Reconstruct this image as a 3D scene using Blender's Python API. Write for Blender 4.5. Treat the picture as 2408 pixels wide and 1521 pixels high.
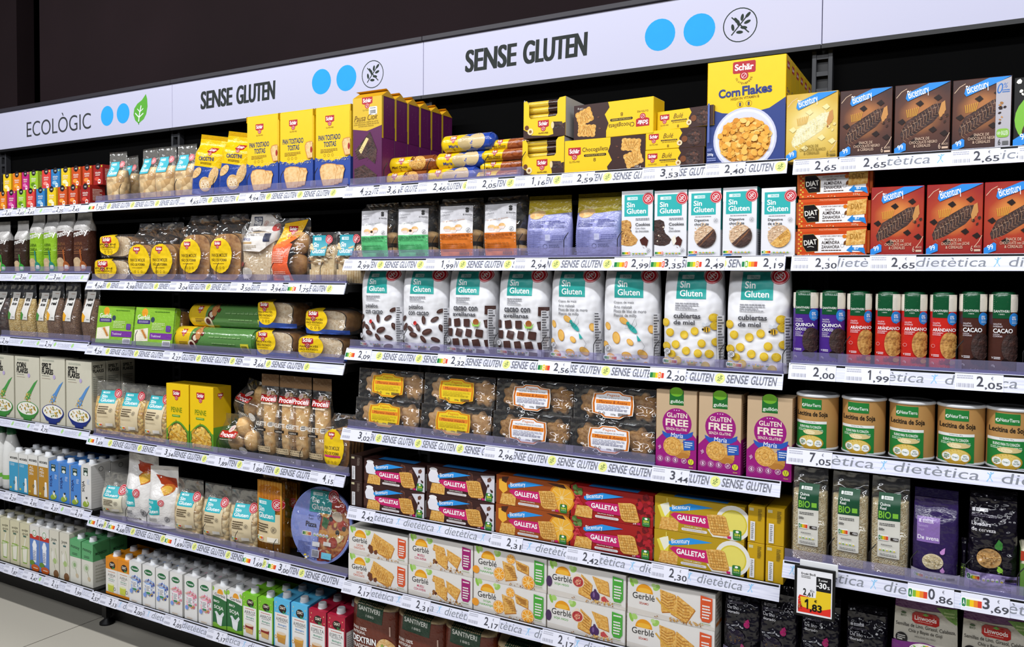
import bpy, math, random
from mathutils import Vector, Matrix, noise
from mathutils.geometry import tessellate_polygon
for o in list(bpy.data.objects): bpy.data.objects.remove(o)
SC = bpy.context.scene
COL = SC.collection
# ------------------------------------------------------------------ camera
FPX, YAW, PITCH, ROLL = 1905.847, 0.5115616, 0.0319225, 0.0084059
CX, CZ, CD, CYO = 3.021893, 1.470254, 1.960617, -36.647
FW = Vector((-math.sin(YAW)*math.cos(PITCH), math.cos(YAW)*math.cos(PITCH), -math.sin(PITCH)))
_r = Vector((math.cos(YAW), math.sin(YAW), 0)); _u = _r.cross(FW)
RT = math.cos(ROLL)*_r + math.sin(ROLL)*_u
UP = -math.sin(ROLL)*_r + math.cos(ROLL)*_u
CAM = Vector((CX, -CD, CZ))
cd = bpy.data.cameras.new('camera'); cam = bpy.data.objects.new('camera', cd); COL.objects.link(cam)
cd.sensor_fit = 'HORIZONTAL'; cd.sensor_width = 36.0; cd.lens = FPX/2408*36.0; cd.shift_y = CYO/2408
cd.clip_start = 0.05
m = Matrix((RT, UP, -FW)).transposed().to_4x4(); m.translation = CAM
cam.matrix_world = m
SC.camera = cam
# ------------------------------------------------------------------ world, lights, exposure
SC.view_settings.view_transform = 'Standard'; SC.view_settings.look = 'None'
SC.view_settings.gamma = 1.0; SC.view_settings.use_curve_mapping = False
SC.view_settings.exposure = 0.0
w = bpy.data.worlds.new('dim_store'); SC.world = w; w.use_nodes = True
w.node_tree.nodes['Background'].inputs[0].default_value = (0.80, 0.82, 1.0, 1); w.node_tree.nodes['Background'].inputs[1].default_value = 0.07
def area(name, loc, tgt, sx, sy, power, col):
    l = bpy.data.lights.new(name, 'AREA'); l.shape = 'RECTANGLE'; l.size = sx; l.size_y = sy; l.energy = power; l.color = col
    o = bpy.data.objects.new(name, l); COL.objects.link(o); o.location = loc
    o.rotation_euler = (Vector(tgt)-Vector(loc)).to_track_quat('-Z', 'Y').to_euler()
    return o
area('aisle_light', (1.2, -1.65, 3.45), (1.2, -0.2, 1.0), 8.0, 0.10, 142, (0.96, 0.97, 1.0))
area('front_fill_light', (1.2, -3.6, 3.5), (1.2, -0.2, 1.0), 8.0, 0.5, 110, (0.93, 0.95, 1.0))  # added fill lamp out of view, brightens the shelf fronts
# ------------------------------------------------------------------ pixels <-> places
def project(p):
    v = Vector(p)-CAM; z = v.dot(FW)
    return 1204+FPX*v.dot(RT)/z, 760.5+CYO-FPX*v.dot(UP)/z
def xat(px, y, z):
    u = (px-1204)/FPX; b, c = y+CD, z-CZ
    return CX+(u*(b*FW.y+c*FW.z)-(b*RT.y+c*RT.z))/(RT.x-u*FW.x)
def zat(py, x, y):
    t = -(py-760.5-CYO)/FPX; a, b = x-CX, y+CD
    return CZ+(t*(a*FW.x+b*FW.y)-(a*UP.x+b*UP.y))/(UP.z-t*FW.z)
def atY(px, py, y):
    u, t = (px-1204)/FPX, -(py-760.5-CYO)/FPX
    d = FW+u*RT+t*UP; k = (y+CD)/d.y
    return CX+k*d.x, CZ+k*d.z
BAY = 1.33
CELL = {(1,1):(.026,1.7676),(1,2):(.019,1.4926),(1,3):(.014,1.2178),(1,4):(.015,.8649),(1,5):(.019,.543),(1,6):(.023,.22),
 (2,1):(.011,1.767),(2,2):(.002,1.4629),(2,3):(-.002,1.2099),(2,4):(.001,.8548),(2,5):(.001,.5316),(2,6):(.020,.2203),
 (3,1):(-.006,1.7616),(3,2):(-.007,1.5379),(3,3):(-.008,1.261),(3,4):(-.013,1.0108),(3,5):(.001,.7606),(3,6):(-.010,.5272),(3,7):(.0,.215),
 (4,1):(-.011,1.7565),(4,2):(-.011,1.5372),(4,3):(-.017,1.2893),(4,4):(-.021,1.0942),(4,5):(-.046,.8374),(4,6):(-.03,.5272)}
STRIP_H, STRIP_T = .0358, .0133
SIGN_Y, SIGN_Z, SIGN_H = .4109, 2.3148, .1911
def base(bay, sh): y, z = CELL[(bay, sh)]; return y, z-.0035
# ------------------------------------------------------------------ materials
MATS = {}
def lin(h):
    r = []
    for i in (0, 2, 4):
        c = int(h[i:i+2], 16)/255; r.append(c/12.92 if c < .04045 else ((c+.055)/1.055)**2.4)
    return (*r, 1)
class NT:
    def __init__(s, name):
        s.m = bpy.data.materials.new(name); s.m.use_nodes = True; s.t = s.m.node_tree; s.n = s.t.nodes
        s.b = s.n['Principled BSDF']; s.out = s.n['Material Output']; s.tc = None
    def add(s, t, **k):
        n = s.n.new(t)
        for a, b in k.items():
            if a.startswith('i_'):
                key = a[2:]; n.inputs[int(key) if key.isdigit() else key.replace('_', ' ')].default_value = b
            else: setattr(n, a, b)
        return n
    def link(s, a, b): s.t.links.new(a, b)
    def co(s):
        if not s.tc: s.tc = s.add('ShaderNodeTexCoord')
        return s.tc.outputs['Object']
    def noise(s, scale, detail=3, rough=.55):
        n = s.add('ShaderNodeTexNoise', i_Scale=scale, i_Detail=detail, i_Roughness=rough); s.link(s.co(), n.inputs['Vector']); return n
    def vor(s, scale, feature='F1'):
        n = s.add('ShaderNodeTexVoronoi', feature=feature, i_Scale=scale); s.link(s.co(), n.inputs['Vector']); return n
    def ramp(s, fac, *st):
        r = s.add('ShaderNodeValToRGB'); e = r.color_ramp.elements
        while len(e) < len(st): e.new(.5)
        for el, (p, c) in zip(e, st): el.position = p; el.color = lin(c)
        s.link(fac, r.inputs[0]); return r.outputs[0]
    def bump(s, h, dist, strength=1.0):
        b = s.add('ShaderNodeBump', i_Strength=strength, i_Distance=dist); s.link(h, b.inputs['Height']); s.link(b.outputs[0], s.b.inputs['Normal']); return b
    def set(s, **k):
        for a, b in k.items(): s.b.inputs[a.replace('_', ' ')].default_value = b
def mat(key, fin='card'):
    """a printed colour (hex) in a finish, or a named material"""
    if key in SPECIAL:
        if key not in MATS: MATS[key] = SPECIAL[key]()
        return MATS[key]
    k = (key, fin)
    if k in MATS: return MATS[k]
    t = NT('print_%s_%s' % (fin, key)); c = lin(key)
    n = t.noise(35, 2); mx = t.add('ShaderNodeMix', data_type='RGBA')
    mx.inputs[6].default_value = [min(1, x*.96) for x in c[:3]]+[1]; mx.inputs[7].default_value = [min(1, x*1.03) for x in c[:3]]+[1]
    t.link(n.outputs[0], mx.inputs[0]); t.link(mx.outputs[2], t.b.inputs['Base Color'])
    if fin == 'card': t.set(Roughness=.42, Specular_IOR_Level=.35)
    elif fin == 'matt': t.set(Roughness=.7, Specular_IOR_Level=.2)
    elif fin == 'film':
        t.set(Roughness=.22, Specular_IOR_Level=.5); t.bump(t.noise(28, 3, .6).outputs[0], .012, .5)
    elif fin == 'shiny':
        t.set(Roughness=.13, Specular_IOR_Level=.6); t.bump(t.noise(34, 2, .5).outputs[0], .03, .7)
    elif fin == 'paper':
        t.set(Roughness=.42, Specular_IOR_Level=.4); t.bump(t.noise(16, 2, .5).outputs[0], .03, .6)
    elif fin == 'metal': t.set(Roughness=.35, Metallic=.0, Specular_IOR_Level=.5)
    elif fin == 'roll': t.set(Roughness=.16, Specular_IOR_Level=.6); t.bump(t.noise(60, 2).outputs[0], .004, .3)
    MATS[k] = t.m
    return t.m
def food(name, scale, cols, bump=.004, kind='noise', rough=.6):
    def f():
        t = NT(name); n = t.noise(scale, 4, .6) if kind == 'noise' else t.vor(scale)
        fac = n.outputs[0]
        if kind == 'cell':
            sp = t.add('ShaderNodeSeparateColor'); t.link(n.outputs['Color'], sp.inputs[0]); fac2 = sp.outputs[0]
        else: fac2 = fac
        k = len(cols); t.link(t.ramp(fac2, *[((.3+.4*i/(k-1)) if kind == 'noise' else i/(k-1), c) for i, c in enumerate(cols)]), t.b.inputs['Base Color'])
        t.bump(fac, -bump if kind != 'noise' else bump, .7); t.set(Roughness=rough)
        return t.m
    return f
def film_mat(name, tint, gloss, haze=0.0, hazec='d8d8d8', scale=26, rough=.08):
    def f():
        t = NT(name); t.n.remove(t.b)
        tr = t.add('ShaderNodeBsdfTransparent', i_Color=(*tint, 1)); gl = t.add('ShaderNodeBsdfGlossy', i_Roughness=rough)
        df = t.add('ShaderNodeBsdfDiffuse', i_Color=lin(hazec))
        nz = t.noise(scale, 2, .5); bp = t.add('ShaderNodeBump', i_Strength=1.0, i_Distance=.05); t.link(nz.outputs[0], bp.inputs['Height'])
        t.link(bp.outputs[0], gl.inputs['Normal'])
        lw = t.add('ShaderNodeLayerWeight', i_Blend=.35); mr = t.add('ShaderNodeMapRange', i_3=gloss, i_4=min(.9, gloss*4)); t.link(lw.outputs['Fresnel'], mr.inputs[0])
        m1 = t.add('ShaderNodeMixShader', i_0=haze); t.link(tr.outputs[0], m1.inputs[1]); t.link(df.outputs[0], m1.inputs[2])
        m2 = t.add('ShaderNodeMixShader'); t.link(mr.outputs[0], m2.inputs[0]); t.link(m1.outputs[0], m2.inputs[1]); t.link(gl.outputs[0], m2.inputs[2])
        t.link(m2.outputs[0], t.out.inputs[0])
        return t.m
    return f
def plain(name, c, rough=.5, spec=.4, nscale=0, dark=None):
    def f():
        t = NT(name); t.set(Base_Color=lin(c), Roughness=rough, Specular_IOR_Level=spec)
        if nscale:
            t.link(t.ramp(t.noise(nscale, 4).outputs[0], (.35, dark or c), (.65, c)), t.b.inputs['Base Color'])
        return t.m
    return f
def glow(name, inner, outer, mid):
    def f():
        t = NT(name); mp = t.add('ShaderNodeMapping'); mp.inputs['Location'].default_value = (0, 0, -.085); t.link(t.co(), mp.inputs[0])
        ln = t.add('ShaderNodeVectorMath', operation='LENGTH'); t.link(mp.outputs[0], ln.inputs[0]); nz = t.noise(14, 2); ad = t.add('ShaderNodeMath', operation='MULTIPLY_ADD'); t.link(nz.outputs[0], ad.inputs[0]); ad.inputs[1].default_value = .05; t.link(ln.outputs['Value'], ad.inputs[2])
        mu = t.add('ShaderNodeMath', operation='MULTIPLY'); mu.inputs[1].default_value = 6; t.link(ad.outputs[0], mu.inputs[0])
        t.link(t.ramp(mu.outputs[0], (.24, inner), (.42, mid), (.60, outer)), t.b.inputs['Base Color']); t.set(Roughness=.4)
        return t.m
    return f
def floor_mat():
    t = NT('floor_tiles')
    br = t.add('ShaderNodeTexBrick', offset=0.0, i_Scale=1.0, i_Mortar_Size=.0022, i_Brick_Width=1.2, i_Row_Height=1.2, i_Mortar_Smooth=.1)
    br.inputs['Color1'].default_value = lin('cfc9ba'); br.inputs['Color2'].default_value = lin('cbc5b6'); br.inputs['Mortar'].default_value = lin('5a544c')
    mp = t.add('ShaderNodeMapping'); mp.inputs['Location'].default_value = (.226, .6, 0); t.link(t.co(), mp.inputs[0]); t.link(mp.outputs[0], br.inputs[0])
    t.link(br.outputs[0], t.b.inputs['Base Color']); t.set(Roughness=.3, Specular_IOR_Level=.4)
    return t.m
def rail_mat():
    t = NT('price_strip_paper'); n = t.noise(9, 3); mp = t.add('ShaderNodeMapping'); mp.inputs['Scale'].default_value = (1, 1, 22)
    t.link(t.co(), mp.inputs[0]); t.link(mp.outputs[0], n.inputs['Vector'])
    t.link(t.ramp(n.outputs[0], (.42, 'd0d2e6'), (.56, 'e4e6f5')), t.b.inputs['Base Color']); t.set(Roughness=.35)
    return t.m
SPECIAL = dict(
 black_metal=plain('black_metal', '0c0c0d', .45, .4), dark_panel=plain('dark_back_panel', '050505', .8, .05, 4, '040404'),
 post_metal=plain('dark_post_metal', '2c2d30', .45), wall_paint=plain('dark_brown_wall', '251a1d', .8, .1, .8, '1f1618'), black_wall=plain('black_wall', '040304', .9, .05),
 sign_white=plain('sign_white', 'c9c9df', .45, .3), rail_grey=plain('sign_rail', '302d33', .45, .3), floor=floor_mat, rail=rail_mat, ceiling=plain('black_ceiling', '0b0a0b', .9, .1),
 tag=plain('price_tag_card', 'e6e7f4', .4), plastic_white=plain('white_plastic', 'eceef0', .3), wire=plain('black_wire', '18181a', .4),
 riser=film_mat('clear_plastic_riser', (.93, .92, .98), .05, .13, 'bdbadd', 3, .1), riser_bar=plain('riser_base', '66638c', .4),
 film=film_mat('clear_film', (.97, .97, .97), .08, .04, 'd8d8d8', 15, .07), film_haze=film_mat('hazy_film', (.97, .97, .96), .06, .10, 'f4f0e6', 15, .09),
 film_brown=film_mat('brown_film', (.95, .91, .86), .07, .06, 'd0b894', 16), film_dark=film_mat('smoky_tray', (.62, .6, .6), .07, .02), film_amber=film_mat('amber_film', (.95, .8, .5), .05, .1, 'd49a3a'),
 biscuit=food('biscuit', 160, ['c58430', 'e2aa4e', 'f0c878']), toast=food('toast', 120, ['c98f4a', 'e2b878', 'efd09a']), crumb=food('bread_crumb', 140, ['cda97c', 'ecd4ae', 'f8e8cc'], .003),
 crust=food('bread_crust', 40, ['9c6530', 'c08a4c', 'd2a468'], .003), cracker=food('cracker', 70, ['a87a40', 'd6b078', 'ecd0a0'], .006), choc=food('chocolate', 60, ['1f1210', '3a211b', '5a382b'], .006),
 cocoa=food('cocoa_cookie', 130, ['21120f', '38201b', '4a2c24'], .006), cookie=food('chip_cookie', 110, ['8a5526', 'c68f45', 'e3b468'], .006), flower=food('crumbly_cookie', 120, ['8f5f2a', 'b88442', 'd2a05c'], .008),
 flower_pale=food('smooth_cookie', 60, ['b98850', 'cf9f66', 'dab07c'], .003), cornflake=food('cornflake', 55, ['c77a1c', 'e6a238', 'f3bd5c'], .008), oats=food('oat_flakes', 170, ['b98e66', 'd8b491', 'ecd2b2'], .006),
 quinoa=food('quinoa_grain', 420, ['c8aa70', 'f4e0ae', 'fff6d4'], .006, 'cell'), golden_grain=food('golden_grain', 260, ['c09a4c', 'e6c274', 'fae4a8'], .006, 'cell'), linseed=food('linseed', 420, ['66452f', '8c664a', 'ad8664'], .006, 'cell'),
 pasta=food('pasta_shapes', 75, ['c08a34', 'ecb84a', 'fbdc80', 'dca640'], .012, 'cell'), pale_pasta=food('pale_pasta', 60, ['cba060', 'ecd096', 'fae8bc'], .012, 'cell'), snack=food('cracker_pieces', 38, ['c08a3c', 'e8bc74', 'fbdfa8', 'd6a450'], .015, 'cell'), stick=food('bread_stick', 90, ['d3b078', 'e9cf9e', 'f4e2bc'], .003),
 pizza=food('pizza_topping', 34, ['6d2a16', 'b5602c', 'd9a05a', '8f3a20'], .01), flour=food('flour', 30, ['d8d3c4', 'e8e4d6', 'efece2'], .003), baguette=food('baguette_crust', 60, ['d49a4c', 'edc07e', 'f6d49a'], .003), rusk=food('rusk', 70, ['d59c52', 'ecc184', 'f3d29c'], .003),
 glow_dark=glow('dark_chocolate_print', 'b0703a', '3c211d', '5a3222'), glow_red=glow('red_chocolate_print', 'd8843c', '9c1f1c', 'b03a1e'), glow_gold=glow('gold_print', 'f0dc9a', 'd2ab3c', 'e0c464'),
 whitechoc=food('white_chocolate', 60, ['cfc07a', 'e9dfae', 'f3ecc8'], .006),
)
# ------------------------------------------------------------------ mesh building
def tidy(c): return c
class MB:
    def __init__(s, fin='card', xf=None): s.v = []; s.f = []; s.mi = []; s.sm = []; s.ml = {}; s.fin = fin; s.xf = xf
    def m(s, key):
        if key not in s.ml: s.ml[key] = len(s.ml)
        return s.ml[key]
    def add(s, vs, fs, key, smooth=False):
        o = len(s.v); s.v += [s.xf(p) for p in vs] if s.xf else [tuple(p) for p in vs]; k = s.m(key)
        for f in fs: s.f.append([i+o for i in f]); s.mi.append(k); s.sm.append(smooth)
    def box(s, x0, x1, y0, y1, z0, z1, key, c=0.0, keys=None):
        """box with cut edges; keys: {'front','back','left','right','top','bottom'}"""
        ce = Vector(((x0+x1)/2, (y0+y1)/2, (z0+z1)/2)); hf = ((x1-x0)/2, (y1-y0)/2, (z1-z0)/2); c = min(c, .45*min(hf))
        keys = keys or {}; nm = (('left', 'right'), ('front', 'back'), ('bottom', 'top'))
        P = lambda sg, k: Vector([ce[i]+sg[i]*(hf[i] if i == k else hf[i]-c) for i in range(3)])
        def put(pts, key):
            q = (pts[1]-pts[0]).cross(pts[2]-pts[0])
            if q.dot(sum(pts, Vector())/len(pts)-ce) < 0: pts = pts[::-1]
            s.add(pts, [list(range(len(pts)))], key)
        for k in range(3):
            a, b = [i for i in range(3) if i != k]
            for g in (-1, 1):
                pts = []
                for p, q in ((-1, -1), (1, -1), (1, 1), (-1, 1)):
                    sg = [0]*3; sg[k] = g; sg[a] = p; sg[b] = q; pts.append(P(sg, k))
                put(pts, keys.get(nm[k][g > 0], key))
        if c > 0:
            for a in range(3):
                k1, k2 = [i for i in range(3) if i != a]
                for p in (-1, 1):
                    for q in (-1, 1):
                        s0 = [0]*3; s0[k1] = p; s0[k2] = q; s0[a] = -1; s1 = list(s0); s1[a] = 1
                        put([P(s0, k1), P(s1, k1), P(s1, k2), P(s0, k2)], keys.get(nm[k2][q > 0] if k1 == 0 else nm[k1][p > 0], key) if keys else key)
            for sx in (-1, 1):
                for sy in (-1, 1):
                    for sz in (-1, 1):
                        sg = (sx, sy, sz); put([P(sg, 0), P(sg, 1), P(sg, 2)], keys.get('front' if sy < 0 else 'back', key))
    def tube(s, pts, r, key, n=8):
        pts = [Vector(p) for p in pts]; rings = []
        for i, p in enumerate(pts):
            d = (pts[min(i+1, len(pts)-1)]-pts[max(i-1, 0)]).normalized(); a = d.orthogonal().normalized(); b = d.cross(a)
            rings.append([p+r*(math.cos(6.2832*k/n)*a+math.sin(6.2832*k/n)*b) for k in range(n)])
        vs = [q for g in rings for q in g]; fs = []
        for i in range(len(pts)-1):
            for k in range(n): fs.append([i*n+k, i*n+(k+1) % n, (i+1)*n+(k+1) % n, (i+1)*n+k])
        fs += [list(range(n))[::-1], [len(vs)-n+k for k in range(n)]]
        s.add(vs, fs, key, True)
    def lathe(s, prof, key, cx=0, cy=0, n=36, cap=True):
        """prof: (radius, z) from the bottom up"""
        vs = [(cx+r*math.cos(6.28319*k/n), cy+r*math.sin(6.28319*k/n), z) for r, z in prof for k in range(n)]; fs = []
        for i in range(len(prof)-1):
            for k in range(n): fs.append([i*n+k, i*n+(k+1) % n, (i+1)*n+(k+1) % n, (i+1)*n+k])
        s.add(vs, fs, key, True)
        if cap:
            t = len(prof)-1
            s.add(vs[t*n:], [list(range(n))], key); s.add(vs[:n], [list(range(n))[::-1]], key)
    def mesh(s, name):
        me = bpy.data.meshes.new(name); me.from_pydata(s.v, [], s.f)
        for k in s.ml: me.materials.append(mat(k, s.fin))
        me.polygons.foreach_set('material_index', s.mi); me.polygons.foreach_set('use_smooth', s.sm); me.update()
        return me
    def obj(s, name, parent=None, label=None):
        o = bpy.data.objects.new(name, s.mesh(name)); COL.objects.link(o)
        if parent is not None: o.parent = parent
        if label: o['label'] = label
        return o
# ------------------------------------------------------------------ printed designs (percent of the face, y down)
_TX = {}
def text2d(s, b):
    if (s, b) in _TX: return _TX[(s, b)]
    c = bpy.data.curves.new('lettering', 'FONT'); c.body = s; c.offset = b; c.resolution_u = 6 if s in ('SENSE', 'GLUTEN', 'ECOLÒGIC', 'Corn', 'Flakes', 'Schär') else 3; c.fill_mode = 'FRONT'
    o = bpy.data.objects.new('lettering', c); me = o.to_mesh()
    vs = [(v.co.x, -v.co.y) for v in me.vertices]; fs = [list(p.vertices) for p in me.polygons]
    o.to_mesh_clear(); bpy.data.objects.remove(o); bpy.data.curves.remove(c)
    xs = [v[0] for v in vs] or [0, 1]; ys = [v[1] for v in vs] or [0, 1]
    x0, y0, sx, sy = min(xs), min(ys), (max(xs)-min(xs)) or 1, (max(ys)-min(ys)) or 1
    r = ([((x-x0)/sx, (y-y0)/sy) for x, y in vs], fs); _TX[(s, b)] = r
    return r
def R(x0, y0, x1, y1, c, r=0): return ('R', x0, y0, x1, y1, c, r)
def E(cx, cy, rx, ry, c, rot=0): return ('E', cx, cy, rx, ry, c, rot)
def C(cx, cy, r, c): return ('E', cx, cy, r, None, c, 0)
def P(c, *p): return ('P', c, p)
def L(c, w, *p): return ('L', c, w, p)
def T(s, x0, y0, x1, y1, c, b=.015, rot=0, sh=0): return ('T', s, x0, y0, x1, y1, c, b, rot, sh)
def RG(cx, cy, r, w, c): return ('G', cx, cy, r, w, c)
def MT(x0, y0, x1, y1, n, c, seed=1):
    """lines of print too small to read"""
    rnd = random.Random(seed); o = []; h = (y1-y0)/n
    for i in range(n):
        x = x0; e = x1-(x1-x0)*rnd.random()*.3
        while x < e-1:
            wd = min(rnd.uniform(.06, .2)*(x1-x0), e-x); o.append(R(x, y0+i*h, x+wd*.86, y0+i*h+h*.5, c)); x += wd
    return o
def FL(cx, cy, rx, ry, n, s, cols, seed=1, k=6, asp=1.0, ring=0.0):
    """scattered little irregular shapes in an ellipse; s: size in percent of the width"""
    rnd = random.Random(seed); o = []
    for i in range(n):
        a, q = rnd.random()*6.283, math.sqrt(ring+(1-ring)*rnd.random()); x, y = cx+rx*q*math.cos(a), cy+ry*q*math.sin(a); t = rnd.random()*6.283
        z = s*rnd.uniform(.7, 1.25); el = rnd.uniform(.55, 1)
        pts = []
        for j in range(k):
            g = 6.283*j/k; u, v = z*math.cos(g)*rnd.uniform(.8, 1.1), z*el*math.sin(g)*rnd.uniform(.8, 1.1)
            pts.append((x+u*math.cos(t)-v*math.sin(t), y+(u*math.sin(t)+v*math.cos(t))*asp))
        o.append(P(rnd.choice(cols), *pts))
    return o
def split(vs, ts, L):
    vs = list(vs)
    for _ in range(7):
        mid = {}; out = []; any_ = False
        def long_(a, b): return (vs[a][0]-vs[b][0])**2+(vs[a][1]-vs[b][1])**2 > L*L
        def M(a, b):
            k = (min(a, b), max(a, b))
            if k not in mid: vs.append(((vs[a][0]+vs[b][0])/2, (vs[a][1]+vs[b][1])/2)); mid[k] = len(vs)-1
            return mid[k]
        for a, b, c in ts:
            e = (long_(a, b), long_(b, c), long_(c, a)); n = sum(e)
            if not n: out.append((a, b, c)); continue
            any_ = True
            while not ((n == 1 and e[0]) or (n == 2 and not e[2]) or n == 3): a, b, c = b, c, a; e = (e[1], e[2], e[0])
            if n == 1: q = M(a, b); out += [(a, q, c), (q, b, c)]
            elif n == 2: q, r = M(a, b), M(b, c); out += [(q, b, r), (a, q, r), (a, r, c)]
            else: q, r, s_ = M(a, b), M(b, c), M(c, a); out += [(a, q, s_), (q, b, r), (s_, r, c), (q, r, s_)]
        ts = out
        if not any_: break
    return vs, ts
def draw(mb, ops, fmap, W, H, sub=None, e0=.0002, de=.00003):
    px, py = W/100, H/100; i = 0
    if sub: de = .00006; sub = min(sub, .0075)
    flat = []
    for op in ops:
        if isinstance(op, list): flat += op
        else: flat.append(op)
    for op in flat:
        i += 1; e = e0+de*i; k = op[0]; tris = None
        if k == 'R':
            _, x0, y0, x1, y1, c, r = op; x0 *= px; x1 *= px; y0 *= py; y1 *= py; r = min(r*px, (x1-x0)/2.01, abs(y1-y0)/2.01)
            if r <= 0: pts = [(x0, y0), (x1, y0), (x1, y1), (x0, y1)]
            else:
                pts = []
                for ax, ay, a0 in ((x1-r, y1-r, 0), (x0+r, y1-r, 90), (x0+r, y0+r, 180), (x1-r, y0+r, 270)):
                    pts += [(ax+r*math.cos(math.radians(a0+t)), ay+r*math.sin(math.radians(a0+t))) for t in (0, 30, 60, 90)]
        elif k == 'E':
            _, cx, cy, rx, ry, c, rot = op; cx *= px; cy *= py; rx *= px; ry = rx if ry is None else ry*py; g = math.radians(rot); n = 26 if rx > .006 else 14
            pts = []
            for j in range(n):
                u, v = rx*math.cos(6.28319*j/n), ry*math.sin(6.28319*j/n); pts.append((cx+u*math.cos(g)-v*math.sin(g), cy+u*math.sin(g)+v*math.cos(g)))
        elif k == 'P':
            c = op[1]; pts = [(x*px, y*py) for x, y in op[2]]
        elif k == 'G':
            _, cx, cy, r, wd, c = op; n = 28; r *= px; wd *= px; pts = []
            for j in range(n): a = 6.28319*j/n; pts += [(cx*px+(r-wd)*math.cos(a), cy*py+(r-wd)*math.sin(a)), (cx*px+r*math.cos(a), cy*py+r*math.sin(a))]
            tris = []
            for j in range(n): a, b = 2*j, 2*((j+1) % n); tris += [(a, a+1, b+1), (a, b+1, b)]
        elif k == 'L':
            _, c, wd, ps = op; wd *= px/2; ps = [Vector((x*px, y*py)) for x, y in ps]; pts = []; tris = []
            for j, p in enumerate(ps):
                d = ps[min(j+1, len(ps)-1)]-ps[max(j-1, 0)]; d = d.normalized() if d.length else Vector((1, 0)); nn = Vector((-d.y, d.x))*wd; pts += [tuple(p+nn), tuple(p-nn)]
            for j in range(len(ps)-1): a = 2*j; tris += [(a, a+1, a+3), (a, a+3, a+2)]
        elif k == 'T':
            _, s, x0, y0, x1, y1, c, b, rot, sh = op; vs, fs = text2d(s, b); x0 *= px; x1 *= px; y0 *= py; y1 *= py; g = math.radians(rot)
            mx, my = (x0+x1)/2, (y0+y1)/2; pts = []
            for u, v in vs:
                X, Y = x0+(x1-x0)*u-mx+sh*(.5-v)*abs(y1-y0), y0+(y1-y0)*v-my; pts.append((mx+X*math.cos(g)-Y*math.sin(g), my+X*math.sin(g)+Y*math.cos(g)))
            tris = []
            for f in fs:
                for j in range(1, len(f)-1): tris.append((f[0], f[j], f[j+1]))
        if sub is None and tris is None and k != 'P':
            mb.add([fmap(x, y, e) for x, y in pts], [list(range(len(pts)))], c); continue
        if tris is None:
            if k == 'P': tris = [tuple(t) for t in tessellate_polygon([[Vector((x, y, 0)) for x, y in pts]])]
            else: tris = [(0, j, j+1) for j in range(1, len(pts)-1)]
        if sub: pts, tris = split(pts, tris, sub)
        mb.add([fmap(x, y, e) for x, y in pts], [list(t) for t in tris], c, sub is not None)
# ------------------------------------------------------------------ things
def tagit(o, label, cat, group=None, kind=None):
    o['label'] = label; o['category'] = cat
    if group: o['group'] = group
    if kind: o['kind'] = kind
def empty(name): o = bpy.data.objects.new(name, None); o.empty_display_size = .05; COL.objects.link(o); return o
KIDS = {}
def dup(root):
    c = root.copy(); COL.objects.link(c)
    for ch in root.children:
        d = ch.copy(); COL.objects.link(d); d.parent = c
        for g in ch.children: e = g.copy(); COL.objects.link(e); e.parent = d
    return c
def structure(o): o['kind'] = 'structure'; return o
ORD = ['first', 'second', 'third', 'fourth', 'fifth', 'sixth', 'seventh', 'eighth', 'ninth', 'tenth']
def nth(i, n, short=False):
    if n == 1: return ''
    if n == 2: return (', left one of the pair', ', right one of the pair')[i]
    return ', leftmost of the %s' % NUM[n] if i == 0 else ', rightmost of the %s' % NUM[n] if i == n-1 else ', %s from the left' % ORD[i] if short else ', %s from the left of the %s' % (ORD[i], NUM[n])
NUM = ['', 'one', 'two', 'three', 'four', 'five', 'six', 'seven', 'eight', 'nine', 'ten', 'eleven', 'twelve']
def dims(bay, sh, p0, p1, pt, dy=.02, dz=0.0):
    y, z = base(bay, sh); y += dy; z += dz
    x0, x1 = xat(p0, y, z), xat(p1, y, z)
    return x1-x0, zat(pt, x0, y)-z
def row(make, bay, sh, spans, top, desc, name, cat, group, dy=.02, dz=0.0, rz=0, labels=None, behind=0, gap=.004, depth=.06, wj=.985, lean=0, h=None, jit=0):
    """spans: pixel columns of each front's lower edge; top: pixel row of the first one's upper left corner; behind: rows standing behind"""
    y, z = base(bay, sh); y += dy; z += dz
    ds = [dims(bay, sh, a, b, top, dy, dz) for a, b in spans]; wd = sum(d[0] for d in ds)/len(ds)*wj; hh = h or ds[0][1]
    root = make(wd, hh); out = []; n = len(spans); rnd = random.Random(sum(map(ord, desc)))
    for r in range(behind+1):
        for i, (a, b) in enumerate(spans):
            o = root if not out else dup(root)
            o.name = name; x = (xat(a, y, z)+xat(b, y, z))/2
            o.location = (x, y+r*(depth+gap), z); o.rotation_euler = (math.radians(-lean if not isinstance(lean, list) else -lean[i]), 0, math.radians((rz[i] if isinstance(rz, list) else rz)+jit*rnd.uniform(-1, 1)))
            lb = labels[i] if labels else desc+nth(i, n, len(desc.split()) > 9)
            if r: lb = desc+', '+('row %s behind' % NUM[r+1] if n == 1 else 'row %s behind, %s along' % (NUM[r+1], ORD[i]))
            tagit(o, lb, cat, group); out.append(o)
    return out
def one(root, x, y, z, label, name, cat, group=None, rz=0, rx=0, ry=0):
    root.name = name; root.location = (x, y, z); root.rotation_euler = (math.radians(rx), math.radians(ry), math.radians(rz)); tagit(root, label, cat, group); return root
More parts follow.
